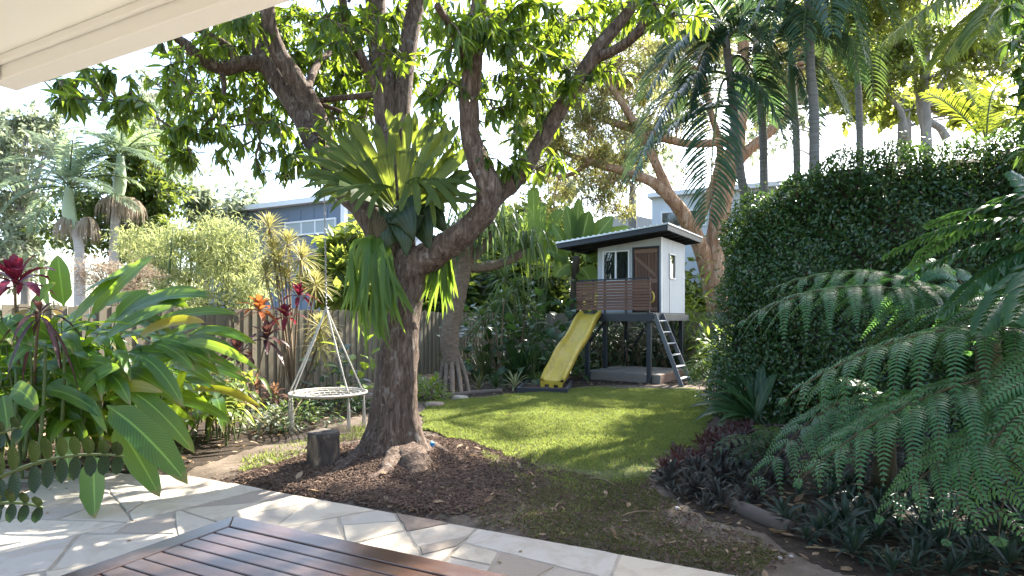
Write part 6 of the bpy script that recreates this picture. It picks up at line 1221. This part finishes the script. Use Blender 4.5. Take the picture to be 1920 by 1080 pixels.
# --- generic tree: limbs from pixels, twigs to leaf clumps, leaves as faces
def tree(nm, label, cat, limbs, clumps, geos, m, bark, npl, lsz=(.8, 1.2), nparts=0, group=None, base=None, twr=.012, droop=-.2, flat=1.0, bump=.12):
    b0 = base if base is not None else limbs[0][0][0]; t = thing(nm, label, cat, (b0[0], b0[1], 0), group); mb = MB(); ap = []
    for pts, rad in limbs: p = catmull(pts, max(8, 5 * len(pts))); tube(mb, p, rad, 14, 0, bump, 4); ap.append(p[2:])
    mb.build('trunk', bark, t); ap = np.concatenate(ap); tw = MB(); pos = []; dr = []
    for c, r, n in clumps:
        a = ap[np.argmin(np.linalg.norm(ap - c, axis=1))]; L = np.linalg.norm(c - a)
        if L > .05: tube(tw, bez(a, (a + c) / 2 + [0, 0, .15 * L] + RNG.normal(0, .06, 3) * L, c, 7), [twr + .012 * min(L, 4), twr * .6], 6, cap=False)
        k = max(4, n // npl); q = c + RNG.normal(size=(k, 3)) * np.asarray(r) * .55
        for e in q: tube(tw, bez(c, (c + e) / 2 + [0, 0, .06], e, 4), [twr * .6, twr * .25], 4, cap=False)
        pp_ = np.repeat(q, npl, axis=0) + RNG.normal(size=(k * npl, 3)) * np.asarray(r) * .20; pos.append(pp_); dr.append(nz(np.repeat(q - c, npl, axis=0)) * .5)
    tw.build('twigs', bark, t); pos = np.concatenate(pos); dr = np.concatenate(dr); n = len(pos); d = nz(rdir(n) + dr + [0, 0, droop]); up = nz(rdir(n, 0, 1) * .8 + [0, 0, .8]); leaves(t, geos, pos, frames(d, up), RNG.uniform(*lsz, n), m, nparts); return t
def blobs(spec, dens):
    out = []
    for (x, y, rx, ry, D, sd, n) in spec:
        for _ in range(n):
            a = nz(RNG.normal(size=3)) * RNG.uniform(.2, 1) ** .5; out.append((P(x + a[0] * rx, y + a[1] * ry, D + a[2] * sd), np.array([.34, .34, .26]) * D / 18 * RNG.uniform(.8, 1.5), dens))
    return out
M_paper = barkmat('paperbark', (.18, .085, .045), (.42, .25, .14), (.62, .47, .34), (7, 7, 2.0), 1.0, None, .12); M_pleaf = leafmat('paperbark_leaf', (.085, .10, .035), (.15, .155, .055), .55, (.62, .60, .16), .5)
Dp = 18.5
def L_(pts, rad): return ([P(*q) for q in pts], rad)
LB = [L_([(1352, 740, Dp), (1348, 600, Dp), (1338, 500, Dp), (1350, 400, Dp), (1362, 340, Dp), (1378, 280, Dp), (1388, 200, Dp), (1392, 120, Dp), (1395, 60, Dp), (1400, -40, Dp)], [.42, .36, .32, .30, .27, .25, .20, .16, .10]),
      L_([(1345, 590, Dp), (1330, 520, Dp), (1312, 460, Dp - .3), (1285, 410, Dp - .5), (1258, 372, Dp - .6), (1220, 340, Dp - .6), (1165, 320, Dp - .6), (1110, 305, Dp - .5), (1040, 280, Dp)], [.30, .26, .24, .22, .19, .16, .13, .10, .06]),
      L_([(1370, 320, Dp), (1400, 285, Dp), (1440, 250, Dp + .3), (1480, 200, Dp + .3), (1500, 120, Dp + .3), (1530, 40, Dp)], [.2, .17, .14, .12, .08]),
      L_([(1262, 376, Dp - .6), (1240, 330, Dp - .6), (1215, 275, Dp - .6), (1180, 215, Dp - .7), (1150, 170, Dp - .7), (1110, 120, Dp - .7)], [.15, .14, .13, .12, .09, .05]), L_([(1225, 255, Dp - .4), (1180, 240, Dp - .4), (1130, 222, Dp - .4), (1080, 195, Dp - .3), (1040, 190, Dp)], [.13, .12, .11, .09, .05]),
      L_([(1380, 260, Dp), (1300, 270, Dp - .2), (1225, 255, Dp - .4)], [.12, .12, .12]), L_([(1110, 305, Dp - .5), (1060, 330, Dp - .5), (1020, 320, Dp - .3)], [.07, .06, .04]), L_([(1500, 120, Dp), (1560, 70, Dp), (1640, 30, Dp)], [.09, .07, .05]), L_([(1390, 160, Dp), (1440, 170, Dp - .3), (1490, 160, Dp - .5)], [.09, .09, .07]), L_([(1300, 440, Dp), (1350, 300, 19), (1330, 200, 19), (1300, 60, 19)], [.16, .12, .10, .06])]
SP = [(1080, 240, 80, 80, 18, 1.2, 34), (1160, 230, 80, 90, 18.5, 1.2, 34), (1030, 330, 60, 70, 18.5, 1, 22), (1120, 340, 60, 50, 18, 1, 14), (1240, 200, 70, 90, 19, 1.2, 24), (1100, 130, 90, 60, 18.5, 1.2, 26), (1220, 80, 90, 70, 18.5, 1.4, 26), (1350, 60, 90, 60, 19.5, 1.4, 26), (1480, 60, 90, 70, 19.5, 1.4, 28), (1590, 50, 90, 60, 19, 1.4, 30), (1330, 280, 50, 60, 20, 1, 8), (1000, 240, 50, 80, 19, 1, 14), (1180, 400, 50, 30, 18.5, .6, 6), (1560, 130, 70, 70, 20, 1.2, 16), (1450, 190, 60, 60, 20, 1, 10), (1400, -80, 260, 60, 19, 2, 8)]
sl_ = [leaf_geo(.13, .030, 'lance', 3, .3, .2), leaf_geo(.11, .03, 'lance', 3, -.3, .2)]
tree('paperbark_tree', 'large paperbark with twisting orange brown limbs behind the playhouse', 'tree', LB, blobs(SP, 230), sl_, M_pleaf, M_paper, 14, (.8, 1.4), 0, None, P(1352, 740, Dp))
# --- leafy tree with grey forked stem above the hedge
M_grey = barkmat('grey_bark', (.15, .14, .125), (.26, .245, .22), (.36, .34, .31), (6, 6, 2), .6); M_gleaf = leafmat('garden_tree_leaf', (.06, .10, .02), (.12, .165, .035), .52, (.58, .64, .09), .42)
bl2 = [leaf_geo(.16, .07, 'ell', 3, .4, .2), leaf_geo(.14, .065, 'ell', 3, -.2, .2)]
tree('garden_tree', 'pale stemmed forked tree with loose bright leaves above the hedge top', 'tree', [L_([(1738, 700, 15), (1738, 300, 15), (1733, 190, 15), (1735, 120, 15), (1740, 40, 15)], [.16, .13, .12, .1, .06]), L_([(1736, 225, 15), (1762, 240, 15), (1775, 260, 15)], [.09, .09, .10]), L_([(1735, 200, 15), (1770, 150, 15), (1790, 100, 15)], [.08, .06, .04]), L_([(1700, 260, 15), (1690, 210, 15), (1665, 180, 15), (1640, 150, 15)], [.07, .06, .05, .03]), L_([(1738, 280, 15), (1722, 190, 15.1), (1715, 100, 15.2)], [.07, .06, .04])],
     blobs([(1620, 90, 70, 70, 15, 1, 18), (1680, 120, 60, 50, 15, 1, 20), (1600, 180, 50, 30, 15, .8, 7), (1780, 120, 60, 30, 15, .8, 8), (1830, 70, 60, 60, 15, 1, 24), (1700, 40, 80, 50, 15, 1, 14), (1560, 60, 60, 60, 15.5, 1, 14), (1880, 130, 30, 40, 15, .8, 5)], 130), bl2, M_gleaf, M_grey, 8, (.7, 1.2), 120, None, P(1738, 700, 15))
# --- tree added mostly above the frame; its crown shades the patio and worn soil
ct = []
for _ in range(72):
    a = RNG.uniform(-1, 1, 3); ct.append((np.array([6.65 + a[0] * 1.15, 10.3 + a[1] * 1.35, 7.75 + a[2] * .75 + .12 * abs(a[1])]), np.array([.34, .34, .26]), 120))
tree('added_shade_tree', 'leafy tree added above the view to cast shade on the patio and soil', 'tree', [([np.array(q) for q in ((10.2, 10.6, -.1), (10.2, 10.6, 3.0), (10.0, 10.5, 6.0), (8.6, 10.2, 7.6), (6.6, 9.8, 7.9))], [.19, .17, .14, .09, .05]), ([np.array(q) for q in ((9.6, 10.4, 6.8), (8.0, 9.2, 7.6), (6.0, 8.8, 7.9))], [.08, .06, .04])], ct, bl2, M_gleaf, M_grey, 8, (.8, 1.2), 0)
# --- mango-like tree at the right edge
pos = []; dr = []; sc = []; t = thing('evergreen_tree', 'dark glossy evergreen tree hanging in at the upper right edge', 'tree', P(2120, 700, 6.2) * [1, 1, 0]); mb = MB(); tube(mb, catmull([P(2120, 950, 6.2) * [1, 1, 0], P(2100, 500, 6.2), P(2020, 150, 6.2), P(1960, -50, 6.2)], 20), [.14, .12, .09, .05], 12, 0, .1, 6)
for _ in range(66):
    c = P(RNG.uniform(1890, 2050), RNG.uniform(-60, 330), RNG.uniform(5.6, 6.6)); c = c if (c[0] / c[1] * F + CX) > 1885 + 30 * math.sin(c[2] * 4) else c + [.2, 0, 0]; a = P(2030, 160, 6.2); tube(mb, bez(a, (a + c) / 2 + [0, 0, .15], c, 5), [.018, .006], 5, cap=False); n = 13
    pos.append(np.repeat(c[None], n, 0)); dr.append(nz(rdir(n) + [-.5, -.2, -.5])); sc.append(RNG.uniform(.8, 1.2, n))
mb.build('trunk', M_bark, t); pos = np.concatenate(pos); dr = np.concatenate(dr); n = len(pos); leaves(t, [leaf_geo(.24, .06, 'lance', 5, .8, .3, .02)], pos, frames(dr, nz(rdir(n, 0, 1) * .5 + [0, 0, 1])), np.concatenate(sc), leafmat('evergreen_leaf', (.02, .06, .015), (.05, .11, .025), .4, (.3, .48, .06), .3, (.12, .17, .05)), M_mango and 160)
# --- background left: two king palms with dry seed skirts
M_kp = leafmat('king_palm_frond', (.09, .14, .08), (.16, .21, .12), .5, (.46, .58, .30), .4); M_skirt = leafmat('dry_skirt', (.30, .24, .17), (.46, .40, .31), .35, (.6, .52, .4), .8)
def kp(label, px, cx, cy, D, base_y, shaft_y, R_, n, skirts):
    cx_, cy_ = cx, cy; fr = []
    for k in range(n):
        a = k * 2.39996; L = R_ * RNG.uniform(.85, 1.15); dx, dy = math.cos(a), math.sin(a); e0 = 1.35 - 1.5 * k / n; e1 = e0 - RNG.uniform(.7, 1.2); m_ = (math.cos(e0) * .6, math.sin(e0) * .6); f_ = (m_[0] + math.cos(e1) * .55, m_[1] + math.sin(e1) * .55); fr.append(((cx_, cy_, D), (cx_ + dx * L * m_[0], cy_ - L * m_[1], D + dy * L * m_[0] / F * D), (cx_ + dx * L * f_[0], cy_ - L * f_[1], D + dy * L * f_[0] / F * D)))
    t = palm(label, P(px, 700, D) * [1, 1, 0], [P(px, 700, D) * [1, 1, 0], P(px, base_y, D), P((px + cx) / 2, shaft_y, D)], [.17, .15, .13], fr, .62, ([P((px + cx) / 2, shaft_y + 3, D), P(cx - 1, (shaft_y + cy) / 2 + 6, D), P(cx, cy - 4, D)], [.16, .21, .10]), 40, .06, M_kp, 'king palms beyond the left fence', .45, M_crownp, 'king_palm', 4, barkmat('pale_palm_trunk', (.28, .26, .23), (.38, .36, .33), (.48, .46, .43), (2, 2, 20), .4))
    for (sx, sy, hx, hy) in skirts:
        mb = MB(); c = P(sx, sy, D)
        for k in range(130):
            a = RNG.uniform(0, 6.283); r = RNG.uniform(.1, 1) ** .6; dr = hy * RNG.uniform(.45, 1.05) * (1.05 - .55 * r * r); e = c + np.array([math.cos(a) * hx * r, math.sin(a) * hx * r, -hy * .30 * r * r]) * (D / F); f_ = e + np.array([math.cos(a) * 3, math.sin(a) * 3, -dr]) * (D / F); blade(mb, catmull([c, c * .45 + e * .55 + [0, 0, .16], e, f_], 8), .032, 'strap', (0, -1, .2), .2)
        mb.build('seed_skirt', M_skirt, t)
kp('king palm with dry seed skirt low on its pale trunk, left of the pair', 149, 130, 352, 20, 480, 428, 135, 15, [(128, 412, 22, 52), (165, 415, 20, 50)])
kp('taller king palm with straw coloured skirt below a pale green crownshaft', 214, 226, 292, 21, 460, 376, 120, 15, [(220, 372, 34, 60), (245, 378, 26, 55)])
# dark climbing tree, pale far trees, bamboo and a dried shrub
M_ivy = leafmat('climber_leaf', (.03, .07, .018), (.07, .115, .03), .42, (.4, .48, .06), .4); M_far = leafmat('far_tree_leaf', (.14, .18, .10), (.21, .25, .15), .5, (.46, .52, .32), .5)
tree('leafy_tree', 'dark green leafy tree with yellow tinted side behind the king palms', 'tree', [L_([(250, 720, 23), (250, 500, 23), (245, 350, 23), (240, 250, 23)], [.25, .22, .15, .08]), L_([(250, 430, 23), (310, 330, 23), (330, 280, 23)], [.12, .08, .05])], blobs([(250, 330, 70, 110, 23, 1.5, 34), (150, 410, 70, 60, 23, 1.2, 16), (300, 400, 40, 80, 22.5, 1, 20), (230, 450, 80, 40, 23, 1, 14)], 130), [leaf_geo(.26, .13, 'ell', 3, .5, .2)], M_ivy, M_grey, 8, (.7, 1.2), 0, None, P(250, 720, 23))
M_bam = leafmat('bamboo_leaf', (.17, .21, .07), (.27, .30, .11), .5, (.70, .72, .26), .5)
bb = []
for x, y, rx, ry, D, n in ((340, 490, 70, 70, 14.2, 46), (430, 490, 60, 70, 13.6, 40), (270, 470, 50, 50, 15, 22), (390, 440, 60, 40, 14.5, 18), (470, 530, 40, 50, 13.2, 20), (350, 570, 120, 40, 13, 30), (250, 540, 50, 50, 14, 18)):
    bb += [(P(x + a[0] * rx, y + a[1] * ry, D + a[2] * .9), np.array([.30, .30, .24]), 120) for a in nz(RNG.normal(size=(n, 3))) * RNG.uniform(.2, 1, (n, 1)) ** .5]
tree('bamboo_clump', 'mass of pale yellow green feathery bamboo above the left fence', 'bamboo', [L_([(x, 720, D), (x + 4, 560, D), (x + 14, 430, D)], [.035, .03, .012]) for x, D in ((300, 14.5), (330, 14.2), (350, 14), (385, 14), (420, 13.6), (450, 13.4), (270, 14.8), (310, 13.4))], bb, [leaf_geo(.13, .024, 'lance', 3, .5, .2), leaf_geo(.11, .022, 'lance', 3, .9, .2)], M_bam, M_stem, 10, (.8, 1.3), 0, None, P(370, 720, 14), .006, -.5)
M_brown = leafmat('dried_flower', (.20, .15, .10), (.34, .27, .19), .3, (.5, .4, .28), .8)
tree('dried_shrub', 'shrub topped with dry brownish flower sprays behind the ginger leaves', 'shrub', [L_([(200, 700, 10.5), (205, 600, 10.5), (200, 540, 10.5)], [.04, .03, .015]), L_([(230, 700, 10.5), (240, 590, 10.5), (255, 530, 10.5)], [.03, .02, .012])], blobs([(170, 520, 45, 30, 10.5, .5, 16), (250, 525, 45, 30, 10.5, .5, 18), (215, 560, 60, 25, 10.4, .5, 16), (200, 500, 30, 20, 10.6, .4, 8)], 110), [leaf_geo(.05, .014, 'ell', 3, .2, .2)], M_brown, M_dry, 12, (.7, 1.3), 0, None, P(215, 700, 10.5), .005, .1)
fd = [leaf_geo(.34, .16, 'ell', 3, .4, .2)]
def fartree(label, x, D, spec, m=M_far, dens=100): return tree('background_tree', label, 'tree', [L_([(x, 720, D), (x + 6, spec[0][1] + 60, D), (x, spec[0][1] + 5, D)], [.3, .2, .04])], blobs(spec, dens), fd, m, M_grey, 8, (.8, 1.4), 0, 'trees beyond the fences', P(x, 720, D), .02)
fartree('pale hazy tree at the far left behind the king palms', 45, 30, [(40, 400, 60, 70, 30, 2, 22), (70, 260, 70, 60, 31, 2, 18), (10, 300, 50, 80, 30, 2, 16), (20, 480, 60, 40, 29, 2, 14)], dens=90)
fartree('pale hazy tree between the king palms and the mango leaves', 300, 32, [(300, 250, 40, 70, 32, 2, 10), (270, 180, 40, 60, 32, 2, 10), (340, 330, 30, 40, 32, 2, 6)], dens=80)
fartree('light green tree behind the playhouse and pandanus', 1010, 25, [(1000, 420, 60, 60, 25, 1.5, 26), (930, 470, 60, 60, 24, 1.5, 26), (1080, 480, 70, 60, 25, 1.5, 20), (880, 520, 60, 50, 23, 1.5, 20), (1100, 560, 120, 40, 24, 1, 26)], M_gleaf, 130)
fartree('bright leafy tree between the blue house and mango trunk', 640, 16, [(650, 470, 25, 50, 16, .6, 9), (620, 520, 40, 50, 15.5, .6, 12), (670, 560, 40, 40, 15, .5, 8), (690, 460, 25, 60, 18, .6, 6)], M_gleaf, 90)
fartree('leafy tree low behind the mango trunk and back fence corner', 800, 21, [(800, 520, 60, 50, 21, 1, 26), (760, 570, 60, 30, 20, 1, 14), (840, 560, 60, 40, 21, 1, 18), (960, 540, 60, 50, 21.5, 1, 30), (1020, 560, 70, 40, 21.5, 1, 28), (930, 590, 60, 25, 21, 1, 14), (1060, 590, 60, 25, 21, 1, 14)], M_ivy, 150)
fartree('broad tree beyond the right end of the back fence', 1420, 24, [(1300, 560, 80, 60, 24, 1.5, 24), (1420, 520, 90, 80, 24, 2, 30), (1560, 420, 90, 80, 24, 2, 20)], M_gleaf, 130)
fartree('small distant palm like tree over the bamboo', 375, 26, [(375, 380, 25, 30, 26, 1, 7), (455, 385, 30, 20, 27, 1, 6)], M_far, 90)

fartree('pale airy tree far behind the playhouse roof and paperbark', 1180, 30, [(1090, 330, 90, 60, 30, 2, 16), (1200, 280, 80, 70, 31, 2, 16), (1040, 230, 80, 70, 31, 2, 12), (1250, 150, 80, 70, 31, 2, 12), (1130, 120, 80, 60, 31, 2, 10)], M_far, 70)
fartree('pale airy tree far behind the palms and hedge', 1520, 28, [(1450, 190, 90, 90, 28, 2, 30), (1570, 120, 90, 80, 28, 2, 30), (1500, 60, 100, 60, 28, 2, 24), (1300, 120, 80, 90, 28, 2, 24), (1700, 80, 90, 80, 28, 2, 20), (1640, 200, 60, 40, 28, 2, 8)], M_far, 70)
fartree('airy bright tree just above the right part of the hedge', 1690, 19, [(1600, 180, 60, 40, 19, 1, 9), (1700, 200, 70, 40, 19, 1, 9), (1790, 180, 60, 50, 19, 1, 9), (1850, 210, 60, 40, 19, 1, 9)], M_gleaf, 60)
